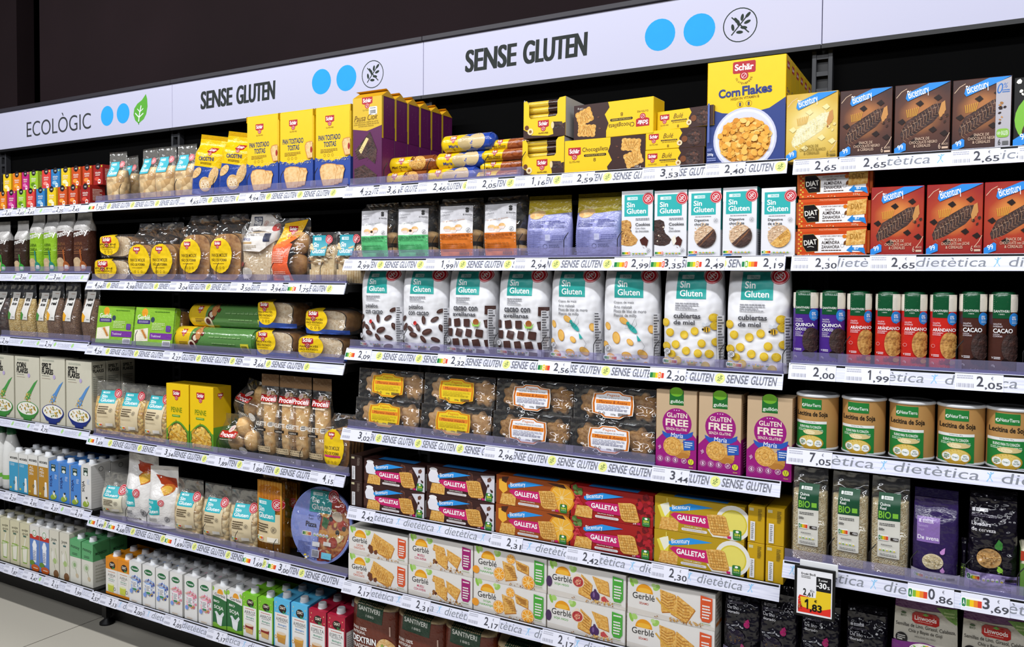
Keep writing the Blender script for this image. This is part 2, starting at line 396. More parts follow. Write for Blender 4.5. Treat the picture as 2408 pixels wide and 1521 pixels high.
# box: front at y=0, base centre at the origin
def boxmaps(w, h, d):
    return {'front': (lambda x, y, e: (-w/2+x, -e, h-y), w, h), 'right': (lambda x, y, e: (w/2+e, x, h-y), d, h),
            'left': (lambda x, y, e: (-w/2-e, d-x, h-y), d, h), 'top': (lambda x, y, e: (-w/2+x, d-y, h+e), w, d)}
def box(w, h, d, col, front=(), side=None, top=None, keys=None, fin='card', c=.0012, name='carton', flip=False):
    mb = MB(fin); mb.box(-w/2, w/2, 0, d, 0, h, col, c, keys); mp = boxmaps(w, h, d)
    f, W, H = mp['front']
    if flip: g = f; f = lambda x, y, e: g(W-x, H-y, e)
    draw(mb, front, f, W, H)
    if side:
        for k in ('left', 'right'): draw(mb, side, mp[k][0], d, h)
    if top: draw(mb, top, mp['top'][0], w, d)
    return mb.obj(name)
class Bag:
    """a filled bag or tube: superellipse sections whose width and depth follow the height"""
    def __init__(s, w, h, d, n=2.6, kind='pouch', seed=0, amp=.0, wav=22, full=.6):
        s.full = full; s.w, s.h, s.d, s.n, s.kind, s.seed, s.amp, s.wav = w, h, d, n, kind, seed, amp, wav
    def a(s, v):
        k = s.kind; q = s.w/2
        if k in ('tube', 'can'): return q
        if k == 'pillow': return q*(.97-.05*math.sin(math.pi*min(1, max(0, v))))
        if k == 'loaf': return q*(1 if v < s.full+.02 else 1-.22*((v-s.full-.02)/(.98-s.full)))
        return q*(.97+.03*math.sin(v*3)-.06*max(0, v-.6))
    def b(s, v):
        k = s.kind; q = s.d/2
        def ease(t): t = min(1, max(0, t)); return t*t*(3-2*t)
        if k == 'tube': return q*(1 if .02 < v < .965 else .93)
        if k == 'can': return q
        if k == 'pillow': return q*max(.03, min(ease(v/.3), ease((1-v)/.3)))
        if k == 'gusset': return q*(.9+.1*ease(v/.25)) if v < .72 else q*max(.03, 1-.97*ease((v-.72)/.2))
        if k == 'brick': return q*(.93+.07*ease(v/.2)) if v < .86 else q*max(.05, 1-.95*ease((v-.86)/.12))
        if k == 'loaf': return q*(.95+.05*ease(v/.2)) if v < s.full else q*max(.04, 1-.96*ease((v-s.full)/(.5*(1-s.full)+.1)))
        if k == 'block': return q*(.9+.1*ease(v/.2)) if v < .8 else q*(1-.5*ease((v-.8)/.3))
        return q*(.72+.28*ease(v/.3)) if v < .4 else q*max(.03, 1-.97*ease((v-.4)/.48))
    def disp(s, x, z, q):
        if not s.amp: return 0
        g = noise.noise(Vector((x*s.wav+s.seed*7.3, z*s.wav*.8, s.seed*3.1)))+.16*noise.noise(Vector((x*s.wav*2.0, z*s.wav*1.7+s.seed, 9)))
        return s.amp*g*q
    def pt(s, u, z, back=False, e=0):
        v = z/s.h; A, B = s.a(v), s.b(v); u = max(-1, min(1, u)); q = max(0, 1-abs(u)**s.n); y = B*q**(1/s.n)
        x = u*A
        y += s.disp(x, z, min(1, q*2)*(1 if v > .06 else v/.06)) if not back else 0
        return (x, s.d/2+(y if back else -y)+(e if back else -e), z)
    def front(s, x, y, e):
        z = min(s.h*.999, max(.0005, s.h-y)); A = s.a(z/s.h); u = (x-s.w/2)/A
        if abs(u) > .985: u = math.copysign(.985, u)
        p = s.pt(u, z); k = e*(1-abs(u)**4); return (p[0]+math.copysign(e, u)*abs(u)**4, p[1]-k, p[2])
    def shell(s, mb, bands, nv=30, nt=22, z0=0.0, z1=1.0, cap=True):
        """bands: [(top fraction, material)]"""
        vs = sorted(set([z0+(z1-z0)*i/nv for i in range(nv+1)]+[b for b, _ in bands if z0 < b < z1])); us = [-math.cos(math.pi*i/nt) for i in range(nt+1)]
        rings = []
        for v in vs:
            z = v*s.h; rings.append([s.pt(u, z) for u in us]+[s.pt(u, z, True) for u in us[-2:0:-1]])
        n = len(rings[0]); pts = [p for r in rings for p in r]; by = {}
        for i in range(len(vs)-1):
            mid = (vs[i]+vs[i+1])/2; key = next((k for b, k in bands if mid <= b), bands[-1][1])
            by.setdefault(key, [])
            for k in range(n): by[key].append([i*n+k, i*n+(k+1) % n, (i+1)*n+(k+1) % n, (i+1)*n+k])
        for key, fs in by.items():
            used = sorted({q for f in fs for q in f}); ix = {q: j for j, q in enumerate(used)}
            mb.add([pts[q] for q in used], [[ix[q] for q in f] for f in fs], key, True)
        if cap:
            mb.add(rings[-1], [list(range(n))], bands[-1][1]); mb.add(rings[0], [list(range(n))[::-1]], bands[0][1])
def bag(w, h, d, bands, front=(), fin='paper', kind='pouch', n=2.6, seed=1, amp=.006, seal=None, sub=.009, name='bag', wav=22):
    """an opaque printed bag with a crimped seal as its part"""
    B = Bag(w, h, d, n, kind, seed, amp, wav); mb = MB(fin); B.shell(mb, bands)
    draw(mb, front, B.front, w, h, sub, .0006)
    if not seal: return mb.obj(name)
    r = empty(name); mb.obj('printed_bag', r); m2 = MB(fin); A = B.a(1.0); k = 12
    for i in range(k):   # crimped strip
        z0, z1 = h+seal[0]*i/k, h+seal[0]*(i+1)/k; y0 = .001*(-1)**i
        m2.add([(-A, d/2+y0, z0), (A, d/2+y0, z0), (A, d/2-y0, z1), (-A, d/2-y0, z1)], [[0, 1, 2, 3]], seal[1])
        m2.add([(-A, d/2+.0012+y0, z0), (A, d/2+.0012+y0, z0), (A, d/2+.0012-y0, z1), (-A, d/2+.0012-y0, z1)], [[0, 1, 2, 3]], seal[1])
    m2.obj('top_seal', r)
    return r
def clearbag(w, h, d, film, cont, fill, label=(), lab=None, kind='pouch', n=2.6, seed=1, amp=.005, sub=.009, name='bag', seal=True, fin='card', stuff=True, wav=22):
    """a clear bag: film, what fills it, and a stuck-on printed label"""
    r = empty(name); B = Bag(w, h, d, n, kind, seed, amp, wav)
    mb = MB(fin); B.shell(mb, [(1, film)], cap=False); mb.obj('film', r)
    if cont:
        I = Bag(w-.005, h, d-.005, n, kind, seed, amp*.8, wav); I2 = MB(fin, lambda p: (p[0], p[1]+.0025, p[2])); I.shell(I2, [(1, cont)], z0=.012, z1=fill)
        o = I2.obj('contents', r)
        if stuff: o['kind'] = 'stuff'
    if label:
        m3 = MB(fin); draw(m3, label, B.front, w, h, sub, .0009); m3.obj('label', r)
    if seal:
        m2 = MB(fin); A = B.a(1.0); q = h*.03
        for i in range(5):
            z0, z1 = h+q*i/5, h+q*(i+1)/5; y0 = .0012*(-1)**i; m2.add([(-A, d/2+y0, z0), (A, d/2+y0, z0), (A, d/2-y0, z1), (-A, d/2-y0, z1)], [[0, 1, 2, 3]], film)
        m2.obj('top_seal', r)
    return r
def carton(w, h, d, front, side=None, top='c9c9c4', col='e6e4dc', cap='plastic_white', fin='card', capr=.014, keys=None, topops=None):
    """drink carton with a slanted top and a screw cap"""
    r = empty('drink_carton'); mb = MB(fin); s = .12*d
    hb = h-s*.9; mb.box(-w/2, w/2, 0, d, 0, hb, col, .001, keys)
    # sloping top
    vs = [(-w/2, 0, hb), (w/2, 0, hb), (w/2, d, hb+s), (-w/2, d, hb+s), (-w/2, d, hb), (w/2, d, hb)]
    mb.add(vs, [[0, 1, 2, 3], [1, 5, 2], [0, 3, 4], [3, 2, 5, 4]], top)
    mp = boxmaps(w, hb, d); draw(mb, front, mp['front'][0], w, hb)
    if side:
        for k in ('left', 'right'): draw(mb, side, mp[k][0], d, hb)
    if topops: draw(mb, topops, lambda x, y, e: (-w/2+x, d-y, hb+s*(d-y)/d+e), w, d)
    mb.obj('printed_carton', r)
    m2 = MB(fin); cy = d*.36; z0 = hb+s*.3; m2.lathe([(capr*1.12, z0-.002), (capr*1.12, z0+.003), (capr, z0+.005), (capr*.98, z0+.015), (capr*.86, z0+.017)], cap, 0, cy, 24)
    m2.obj('cap', r)
    return r
# ------------------------------------------------------------------ shared marks
def SCH(x, y, s, A, ring=True):
    """red shield maker's mark; A = width/height of the face"""
    k = s*A; red = 'b21f2c'; o = [P(red, (x-s/2, y), (x+s/2, y), (x+s/2, y+.5*k), (x+.3*s, y+.58*k), (x-.3*s, y+.58*k), (x-s/2, y+.5*k)), C(x, y+.68*k, s*.22, red), T('Schär', x-.4*s, y+.1*k, x+.4*s, y+.42*k, 'ffffff', .03)]
    o += [RG(x, y+.68*k, s*.15, s*.03, 'f0c8c8'), L('f0c8c8', s*.035, (x-.09*s, y+.77*k), (x+.09*s, y+.59*k))]
    if ring: o += [T('GLUTEN-FREE', x-.42*s, y+.97*k, x+.42*s, y+1.1*k, '7a5a10', .0)]
    return o
def WHEAT(x, y, r, A, c='4a4a4a', bg=None):
    """crossed-out ear of wheat in a ring"""
    k = r*A; o = [C(x, y, r, bg)] if bg else []
    o += [RG(x, y, r, r*.12, c), L(c, r*.12, (x-.55*r, y+.6*k), (x+.55*r, y-.6*k)), L(c, r*.12, (x-.5*r, y-.5*k), (x+.5*r, y+.55*k))]
    for t in (-.3, 0, .3): o += [E(x+t*r-.22*r, y-t*k-.12*k, r*.16, .09*k, c, 0), E(x+t*r+.16*r, y-t*k+.2*k, r*.16, .09*k, c, 0)]
    return o
def NS(x0, y0, x1, y1, letter=2):
    cs = ['1f7a46', '7fb33c', 'f0c419', 'e8882a', 'd6402b']; o = [R(x0-1, y0, x1+1, y1, 'f4f4f4', 2)]; s = (x1-x0)/5; h = y1-y0
    for i, c in enumerate(cs): o.append(R(x0+i*s, y0+h*.2, x0+(i+1)*s, y1-h*.15, c))
    i = letter; o += [R(x0+(i-.12)*s, y0+.02*h, x0+(i+1.12)*s, y1, 'ffffff', s*.4), R(x0+i*s, y0+.1*h, x0+(i+1)*s, y1-.08*h, cs[i], s*.35), T('ABCDE'[i], x0+(i+.25)*s, y0+.25*h, x0+(i+.75)*s, y1-.25*h, 'ffffff', .02)]
    return o
def SGL(x0, y0, x1, y1, A, teal='2bb0b0', red='c5202f', circ=True, dx=0):
    """turquoise own-brand patch"""
    w, h = x1-x0, y1-y0; r = w*.24
    o = [P(teal, (x0, y0), (x0+.86*w, y0), (x0+.86*w, y0+.18*h), (x1, y0+.18*h), (x1, y1), (x0, y1)), R(x0+.12*w, y0+.1*h, x0+.56*w, y0+.24*h, 'e8f6f6', 1), T('EROSKI', x0+.25*w, y0+.125*h, x0+.54*w, y0+.215*h, teal, .02),
         T('Sin', x0+.1*w, y0+.34*h, x0+.44*w, y0+.58*h, 'ffffff', .02), T('Gluten', x0+.1*w, y0+.63*h, x0+.92*w, y0+.88*h, 'ffffff', .02)]
    if circ:
        cx, cy = x1+dx, y0+.2*h; o += [C(cx, cy, r, red), RG(cx, cy, r*.92, r*.05, 'f3d5d8')]+WHEAT(cx, cy, r*.62, A, 'ffffff')
    return o
# ================================================================== the setting
def slab(name, x0, x1, y0, y1, z0, z1, key):
    mb = MB(); mb.box(x0, x1, y0, y1, z0, z1, key); o = mb.obj(name); return structure(o)
slab('floor', -6, 6, -5, 3, -.1, 0, 'floor')
slab('ceiling', -6, 6, -5, 3, 4.2, 4.3, 'ceiling')
slab('wall_back', -1.345, 6, .62, .72, 0, 4.2, 'wall_paint')
slab('wall_far', -6, -1.79, .75, .85, 0, 4.2, 'wall_paint')
slab('wall_recess', -2.6, -1.2, 1.1, 1.2, 0, 4.2, 'black_wall')
# ------------------------------------------------------------------ shelving frame
_u, _t = (252-1204)/FPX, -(1465-760.5-CYO)/FPX; _d = FW+_u*RT+_t*UP; _k = -CZ/_d.z; FOOT = (CX+_k*_d.x, -CD+_k*_d.y)
fr = empty('shelving_frame'); tagit(fr, 'black steel shelving frame standing against the dark wall behind all the shelves', 'shelving frame')
mb = MB(); mb.box(-1.75, 4.1, .442, .46, .1, 2.12, 'dark_panel'); mb.obj('back_panel', fr)
for i in range(-1, 4):
    x = i*BAY; mb = MB()
    for s in (-1, 1): mb.box(x+s*.021-.006, x+s*.021+.006, .414, .440, .02, SIGN_Z-.01, 'post_metal', .001)
    mb.box(x-.016, x+.016, .432, .440, .02, SIGN_Z-.01, 'black_metal')
    for k in range(44): z = .25+k*.046; mb.box(x-.016, x+.016, .416, .432, z, z+.012, 'post_metal')
    mb.obj('upright', fr)
    mb = MB(); fx, fy = x+FOOT[0], FOOT[1]; mb.box(fx-.014, fx+.014, fy-.014, fy+.014, .03, .17, 'black_metal'); mb.lathe([(.03, 0), (.03, .008), (.012, .02), (.012, .03)], 'black_metal', fx, fy, 20); mb.obj('foot', fr)
mb = MB(); mb.box(-1.75, 4.1, .20, .22, .012, .17, 'black_metal'); mb.obj('base_board', fr)
# ------------------------------------------------------------------ header sign
def sx(px, py): x, z = atY(px, py, SIGN_Y-.012); return x, z
HT = ['pale header sign with thin grey lettering, two blue dots and a green leaf', 'white header sign with bold lettering between the green-leaf sign and the widest-lettered sign', 'white header sign with bold lettering and dots above the tall cereal box', 'blank white header sign above the snack bar boxes']
def sgpx(x0, y0, x1, y1): a = sx(x0, y0); b = sx(x1, y1); return a[0], a[1], b[0], b[1]
for i in range(4):
    X0, X1 = (i-1)*BAY+.001, i*BAY-.001
    if i == 0: X0 -= .42
    if i == 3: X1 -= 0
    r = empty('header_sign'); tagit(r, HT[i], 'sign', 'header signs over the bays'); r.location = (X0, SIGN_Y, SIGN_Z-SIGN_H); W = X1-X0
    mb = MB(); mb.box(0, W, -.012, 0, 0, SIGN_H, 'sign_white', .001); mb.obj('panel', r)
    mb = MB(); mb.box(0, W, -.022, .004, SIGN_H, SIGN_H+.016, 'rail_grey', .001); mb.box(0, W, -.024, .0, -.012, 0, 'black_metal'); mb.obj('rail', r)
    zb = SIGN_Z-SIGN_H
    def place_ops(ops, nm='lettering'):
        m3 = MB('matt'); draw(m3, ops, lambda x, y, e: (x, -.012-e, -y), 100, 100)   # metres, y down
        m3.obj(nm, r)
    def rct(px0, py0, px1, py1): a = sx(px0, py0); b = sx(px1, py1); return a[0]-X0, zb-a[1], b[0]-X0, zb-b[1]
    def oval(c, x0, y0, x1, y1):
        a = rct((x0+x1)/2, y0, (x0+x1)/2, y1); b = rct(x0, (y0+y1)/2, x1, (y0+y1)/2); rr = ((b[2]-b[0])+(a[3]-a[1]))/4; return ((a[0]+b[0]+a[2]+b[2])/4, (a[1]+b[1]+a[3]+b[3])/4, rr)
    if i == 0:
        a = rct(63, 321, 214, 313); x0, x1 = a[0], a[2]; zt = rct(63, 287, 214, 262); zz = rct(63, 321, 214, 304)
        place_ops([T('ECOLÒGIC', x0, rct(160, 263, 160, 263)[1], x1, (zz[1]+zz[3])/2, '3a3d40', -.003)])
    if i in (1, 2):
        q = [(473, 217, 473, 258, 646, 187, 646, 233), (1096, 116, 1097, 169, 1379, 77, 1379, 133)][i-1]
        a = rct(q[0], q[1], q[4], q[5]); b = rct(q[2], q[3], q[6], q[7]); t = (a[1]+a[3])/2; u = (b[1]+b[3])/2
        f1 = .476; m_ = (b[2]-a[0])
        for w_, x_, y_ in (('SENSE', a[0], a[0]+m_*.435), ('GLUTEN', a[0]+m_*.50, b[2])):
            place_ops([T(w_, x_+d_, t+k_, y_+d_, u-k_, '2f3432', .012, 0, .04) for d_, k_ in ((0, 0), (-.0014, 0), (.0014, 0), (-.0028, 0), (.0028, 0))])
    dots = [((238, 248, 266, 297), (275, 242, 304, 291)), ((733.7, 162, 778, 222), (791, 153, 838, 214)), ((1516, 44.6, 1588, 119), (1607, 32, 1682, 108)), ()][i]
    for d in dots:
        cx, cy, rr = oval(0, *d); place_ops([C(cx, cy, rr, '2fa8f0')], 'blue_dot')
    if i in (1, 2):
        d = [(850.6, 142, 902, 207), (1700, 18, 1781, 99)][i-1]; cx, cy, rr = oval(0, *d); k = '2f3a34'
        ops = [RG(cx, cy, rr, rr*.06, k), L(k, rr*.07, (cx-.5*rr, cy+.55*rr), (cx+.42*rr, cy-.5*rr)), L(k, rr*.07, (cx-.5*rr, cy-.5*rr), (cx+.52*rr, cy+.5*rr))]
        for (u, v, g) in ((-.42, .1, 80), (-.1, -.12, 75), (.12, -.42, 100), (.45, -.52, -45), (.42, -.12, -20), (.22, .18, 10), (-.02, .42, 5), (-.22, -.28, 60)):
            ops.append(E(cx+u*rr, cy+v*rr, rr*.2, rr*.09, k, g if g else 0))
        ops = [('E', o[1], o[2], o[3], o[4], o[5], o[6]) if o[0] == 'E' else o for o in ops]; place_ops(ops, 'wheat_symbol')
    if i == 0:
        f = lambda px, py: (lambda a: (a[0]-X0, zb-a[1]))(sx(px, py)); g = '5fae3c'
        leaf = [(326, 291), (318, 283), (314, 270), (316, 255), (323, 244), (334, 235), (343, 221), (346, 232), (347, 250), (344, 268), (338, 280), (330, 287)]
        place_ops([P(g, *[f(*p) for p in leaf]), L('3f8a2a', .005, f(326, 287), f(326.5, 293)), L('eef0f4', .006, f(326, 286), f(328, 268), f(332, 248)), L('eef0f4', .005, f(327, 276), f(318, 266)), L('eef0f4', .005, f(327, 276), f(337, 266)), L('eef0f4', .004, f(329, 263), f(323, 256)), L('eef0f4', .004, f(329, 263), f(337, 255))], 'leaf_symbol')
# ------------------------------------------------------------------ shelves with price strips
def figure(cx, cy, s, A, c='8cc4ea'):
    k = s*A; return [C(cx+.1*s, cy-.8*k, s*.16, c), L(c, s*.3, (cx+.05*s, cy-.55*k), (cx-.05*s, cy+.1*k)), L(c, s*.18, (cx-.5*s, cy-.75*k), (cx, cy-.4*k), (cx+.6*s, cy-.9*k)), L(c, s*.18, (cx-.6*s, cy+.9*k), (cx-.05*s, cy+.05*k), (cx+.4*s, cy+.8*k))]
RISER = {(1,2):(0,212),(1,3):(0,212),(2,1):(222,815),(2,2):(213,812),(2,3):(212,806),(2,4):(217,822),(2,5):(232,815),(3,1):(820,1223),(3,2):(820,1455),(3,3):(820,1848),(3,4):(815,1538),(4,3):(1856,2420),(4,5):(1842,2420)}
DIV = {(2,1):(275,405,496,576,655,735),(2,2):(362,430,503,565,632,748),(2,3):(313,403,595),(2,4):(392,505,700),(2,5):(290,340,472,548,638),(3,1):(898,1000,1135,1222),(3,2):(832,918,1012,1117,1215,1322,1448),(3,3):(945,1040,1157,1270,1392,1535,1690,1838),(3,4):(982,1150,1338),(4,3):(1982,2247,2405),(4,5):(1945,2042,2140,2265,2392)}
# price tags: left, right pixel, price, nutrition letter, what stands above
TAGS = {
 (1,1):[(10,32,'2,65',-1,'orange tea boxes'),(42,62,'2,65',-1,'lime tea boxes'),(66,86,'2,65',-1,'pink tea boxes'),(128,154,'2,25',-1,'red tea boxes'),(166,192,'3,45',-1,'last tea box')],
 (1,2):[(40,67,'3,99',-1,'lime muesli bags'),(118,147,'3,99',-1,'brown muesli bags')],
 (1,3):[(2,25,'2,79',-1,'golden grain bags'),(97,127,'2,79',-1,'brown seed bags')],
 (1,4):[(84,118,'2,75',-1,'spelt flake boxes')],
 (1,5):[(14,43,'2,29',-1,'turquoise cartons'),(60,92,'2,95',-1,'ochre cartons'),(108,142,'2,37',-1,'blue soy cartons'),(170,199,'2,19',-1,'white soy carton')],
 (1,6):[(14,46,'1,87',-1,'cream cartons'),(58,93,'2,47',-1,'blue and red cartons'),(108,143,'2,15',-1,'pale oat cartons'),(158,197,'1,99',-1,'green topped cartons')],
 (2,1):[(213,247,'1,75',2,'cracker bags'),(425,473,'4,65',-1,'leaning crostini bags'),(565,614,'4,94',-1,'rusk packs')],
 (2,2):[(209,246,'4,04',-1,'two small loaves'),(283,322,'2,98',-1,'first sliced loaf'),(403,447,'3,04',-1,'tall sliced loaf'),(545,595,'3,50',-1,'white loaf bag'),(615,667,'3,94',-1,'salmon bun bag'),(680,732,'1,75',3,'bread stick bags')],
 (2,3):[(209,245,'4,29',-1,'lime sandwich packs'),(388,431,'2,27',-1,'long green packs'),(575,626,'3,66',-1,'stacked country loaves')],
 (2,4):[(212,247,'1,69',1,'pasta bags'),(370,413,'3,34',-1,'penne boxes'),(493,540,'1,89',-1,'roll bags'),(575,622,'1,89',-1,'baguette bags'),(732,790,'4,15',-1,'round labelled loaf')],
 (2,5):[(214,248,'1,49',1,'small flour bag'),(260,298,'2,68',1,'large white flour bags'),(392,434,'1,69',1,'macaroni bags'),(575,622,'1,69',1,'spaghetti'),(634,685,'3,00',2,'round pizza pack')],
 (2,6):[(218,238,'2,57',-1,'gap before the orange cartons'),(240,280,'3,13',-1,'orange oat cartons'),(303,340,'2,00',-1,'blue dotted cartons'),(390,433,'2,05',-1,'pink dotted cartons'),(490,536,'2,17',-1,'green soy cartons')],
 (3,1):[(813,880,'4,22',-1,'purple cake pack'),(894,945,'3,61',-1,'brown biscuit rolls'),(985,1055,'2,46',-1,'blue biscuit rolls'),(1100,1173,'2,05',-1,'small chocolate rolls'),(1212,1288,'1,16',-1,'bar display boxes'),(1322,1400,'2,59',-1,'chocolate biscuit boxes'),(1512,1600,'3,53',-1,'small praline boxes'),(1660,1754,'2,40',-1,'tall cereal box')],
 (3,2):[(812,875,'2,99',-1,'green labelled muffins'),(1003,1072,'1,99',-1,'orange labelled muffins'),(1212,1290,'2,94',-1,'lilac pouches'),(1446,1530,'2,99',4,'chip cookie box'),(1532,1607,'3,35',4,'dark cookie box'),(1617,1707,'2,49',3,'digestive boxes'),(1745,1847,'2,19',1,'oat biscuit box')],
 (3,3):[(816,876,'2,09',2,'cocoa petal bags'),(1031,1098,'2,32',3,'chocolate square bags'),(1267,1344,'2,56',2,'corn flake bags'),(1530,1615,'2,20',3,'honey puff bags')],
 (3,4):[(807,876,'3,02',-1,'yellow labelled cookie trays'),(1142,1212,'2,96',-1,'orange labelled cookie trays'),(1535,1623,'3,44',-1,'purple biscuit boxes')],
 (3,5):[(822,884,'2,42',-1,'brown biscuit boxes'),(1157,1231,'2,31',-1,'orange biscuit boxes'),(1334,1413,'2,42',-1,'red biscuit boxes'),(1533,1620,'2,30',-1,'yellow biscuit boxes')],
 (3,6):[(809,875,'2,17',-1,'milk chocolate biscuit boxes'),(948,1014,'2,31',-1,'muesli biscuit boxes'),(1103,1177,'2,17',-1,'orange biscuits with soy'),(1277,1354,'2,17',-1,'fig biscuit boxes')],
 (4,1):[(1868,1971,'2,65',-1,'gold snack box'),(1974,2088,'2,65',-1,'first dark snack box'),(2237,2353,'2,65',-1,'silver edged snack box'),(2394,2500,'2,30',-1,'black and green box')],
 (4,2):[(1865,1972,'2,30',-1,'stacked carrot biscuits'),(2046,2155,'2,65',-1,'red snack boxes')],
 (4,3):[(1860,1967,'2,00',-1,'purple cookie tubes'),(1988,2094,'1,99',-1,'red cookie tubes'),(2246,2360,'2,05',-1,'brown cookie tubes')],
 (4,4):[(1853,1958,'7,05',-1,'soy lecithin cans')],
 (4,5):[(2135,2244,'0,86',0,'purple oat bag'),(2260,2375,'3,69',0,'black yeast bag')],
}
LOGO = {(2,1):(260,373.5),(2,2):(259,371),(2,3):(257,635),(2,4):(263,567),(2,5):(316,713),(3,1):(1203,1837),(3,2):(898,1310),(3,3):(895,1427),(3,4):(894,1420),(3,5):(940,1248),(3,6):(941,1245),(4,1):(2213,2213),(4,2):(2346,2346),(4,3):(2198,2198),(4,4):(2079,2329),(4,5):(2056,2056),(2,6):(353,353),(1,1):(100,100),(1,2):(75,75),(1,3):(133,133),(1,4):(150,150),(1,5):(150,150),(1,6):(60,60)}
def pattern(bay, sh):
    if bay == 1: return 'EC'
    if (bay == 2 and sh < 6) or (bay == 3 and sh < 5): return 'SG'
    return 'DI'
WHERE = {1: 'of the eco bay', 2: 'of the bread bay', 3: 'in the widest bay', 4: 'of the diet snack bay'}
LEVEL = {1: 'top', 2: 'second', 3: 'third', 4: 'fourth', 5: 'fifth', 6: 'sixth', 7: 'seventh'}
for (bay, sh), (y, z) in CELL.items():
    X0 = (bay-2)*BAY+.007; W = BAY-.014; off = 0
    if bay == 1: X0 -= .42; W += .42; off = .42
    r = empty('shelf'); r.location = (X0, y, z); tagit(r, 'black shelf with a white price strip, %s from the top %s' % (LEVEL[sh], WHERE[bay]), 'shelf', 'shelves of the wall unit')
    mb = MB(); mb.box(.003, W-.003, .012, .42-y-.02, -.030, -.004, 'black_metal', .001); mb.box(.003, W-.003, -.002, .012, -.034, -.001, 'black_metal'); mb.obj('shelf_board', r)
    t, hh = STRIP_T, STRIP_H
    mb = MB(); f = lambda x, v, e: (x, -t*v/hh-e, -v)
    p = [(0, 0, 0), (W, 0, 0), (W, -t, -hh), (0, -t, -hh)]; q = [(a, b+.004, c) for a, b, c in p]
    mb.add(p+q, [[3, 2, 1, 0], [4, 5, 6, 7], [0, 1, 5, 4], [2, 3, 7, 6], [1, 2, 6, 5], [3, 0, 4, 7]], 'rail'); rail = mb.obj('price_rail', r)
    # printed paper strip
    pat = pattern(bay, sh); A = W/hh; px = lambda m_: m_/W*100
    ops = []; anch = LOGO.get((bay, sh))
    if anch and sh < 7 and not (bay == 4 and sh == 6):
        xa = xat(anch[0], y, z)-X0; xb = xat(anch[1], y, z)-X0
        per = {'SG': .158, 'DI': .170, 'EC': .118}[pat]
        if xb-xa > .05: per = (xb-xa)/max(1, round((xb-xa)/per))
        x = xa-per*math.floor(xa/per)
        while x < W+per:
            c = px(x); wd = px(per); g = px(hh*.34)
            if pat == 'SG':
                tx0, tx1 = c-px(per)+g*1.35, c-g*1.3
                if tx0 > 0 and tx1 < 100:
                    m_ = tx1-tx0; ops += [T('SENSE', tx0, 24, tx0+m_*.44, 80, '757781', .02, 0, .12), T('GLUTEN', tx0+m_*.5, 24, tx1, 80, '757781', .02, 0, .12)]
                if c+g < 100 and c-g > 0: ops += [C(c, 52, g, 'e6e88e'), L('7d9150', g*.16, (c-.5*g, 52+.5*g*A), (c+.5*g, 52-.5*g*A)), E(c-.3*g, 52-.15*g*A, .22*g, .1*g*A, '7d9150', -50), E(c+.15*g, 52-.45*g*A, .22*g, .1*g*A, '7d9150', -70), E(c+.3*g, 52+.1*g*A, .25*g, .1*g*A, '7d9150', -15), E(c-.05*g, 52+.45*g*A, .25*g, .1*g*A, '7d9150', -15)]
            elif pat == 'DI':
                tx0, tx1 = c-px(per)+g*1.7, c-g*1.5
                if tx0 > 0 and tx1 < 100: ops += [T('dietètica', tx0, 20, tx1, 76, '868a93', .0, 0, .2)]
                if c+g < 100 and c-g > 0: ops += figure(c, 50, g*.85, A)
            else:
                tx0, tx1 = c-px(per)+g*1.6, c-g*1.4
                if tx0 > 0 and tx1 < 100: ops += [T('ECOLÒGIC', tx0, 26, tx1, 74, 'b9bcc6', .0)]
                if c+g < 100 and c-g > 0: ops += [E(c, 50, g*.55, g*.75*A, 'a8d488', 30)]
            x += per
    if ops: m2 = MB('matt'); draw(m2, ops, f, W, hh, None, .0001, .000004); m2.obj('paper_insert', rail)
    # clear front lip with wire dividers
    if (bay, sh) in RISER:
        a, b = RISER[(bay, sh)]; x0 = max(.002, xat(a, y, z)-X0); x1 = min(W-.002+(.01 if bay == 2 else 0), xat(b, y, z)-X0)
        mb = MB(); mb.box(x0, x1, .006, .0075, .004, .026, 'riser'); mb.obj('front_riser', r)
        mb = MB(); mb.box(x0, x1, .003, .0115, -.002, .006, 'riser_bar'); mb.obj('riser_base', r)
        for k in DIV.get((bay, sh), ()):
            xx = xat(k, y, z)-X0; mb = MB(); mb.tube([(xx, .0095, .004), (xx, .0095, .046), (xx+.004, .0095, .054), (xx+.013, .0095, .066)], .0011, 'wire', 6); d_ = mb.obj('divider', r)
            mb = MB(); mb.box(xx-.011, xx+.011, .002, .005, .001, .025, 'riser', .0005); mb.obj('divider_clip', d_)
    for (a, b, price, let, what) in TAGS.get((bay, sh), ()):
        xa, xb = xat(a, y, z), xat(b, y, z)
        if xb > X0+W: xb = X0+W
        w_ = xb-xa; A2 = w_/hh; mb = MB('matt'); fm = lambda x, v, e: (x, -.0012-t*v/hh-e, -v)
        p = [(0, -.0006, -.0005), (w_, -.0006, -.0005), (w_, -t-.0006, -hh), (0, -t-.0006, -hh)]; q = [(i, j-.0007, k) for i, j, k in p]
        mb.add(p+q, [[0, 1, 2, 3], [7, 6, 5, 4], [0, 4, 5, 1], [2, 6, 7, 3], [1, 5, 6, 2], [3, 7, 4, 0]], 'tag')
        whole, dec = price.split(','); mm = lambda v: v/w_*100
        x2 = 98 if let < 0 else 98; pw = mm(.046); x1_ = x2-pw; dg = T(whole, x1_, 18, x1_+mm(.0125), 76, '4c4d55', .02) if whole != '1' else P('4c4d55', (x1_+mm(.003), 28), (x1_+mm(.007), 18), (x1_+mm(.0098), 18), (x1_+mm(.0098), 76), (x1_+mm(.0066), 76), (x1_+mm(.0066), 30), (x1_+mm(.004), 37)); o = [dg, T(','+dec, x1_+mm(.0145), 50, x2, 92, '4c4d55', .015), T('€', x1_+mm(.026), 18, x1_+mm(.030), 36, '6a6c74', 0)]
        lx = x1_-3
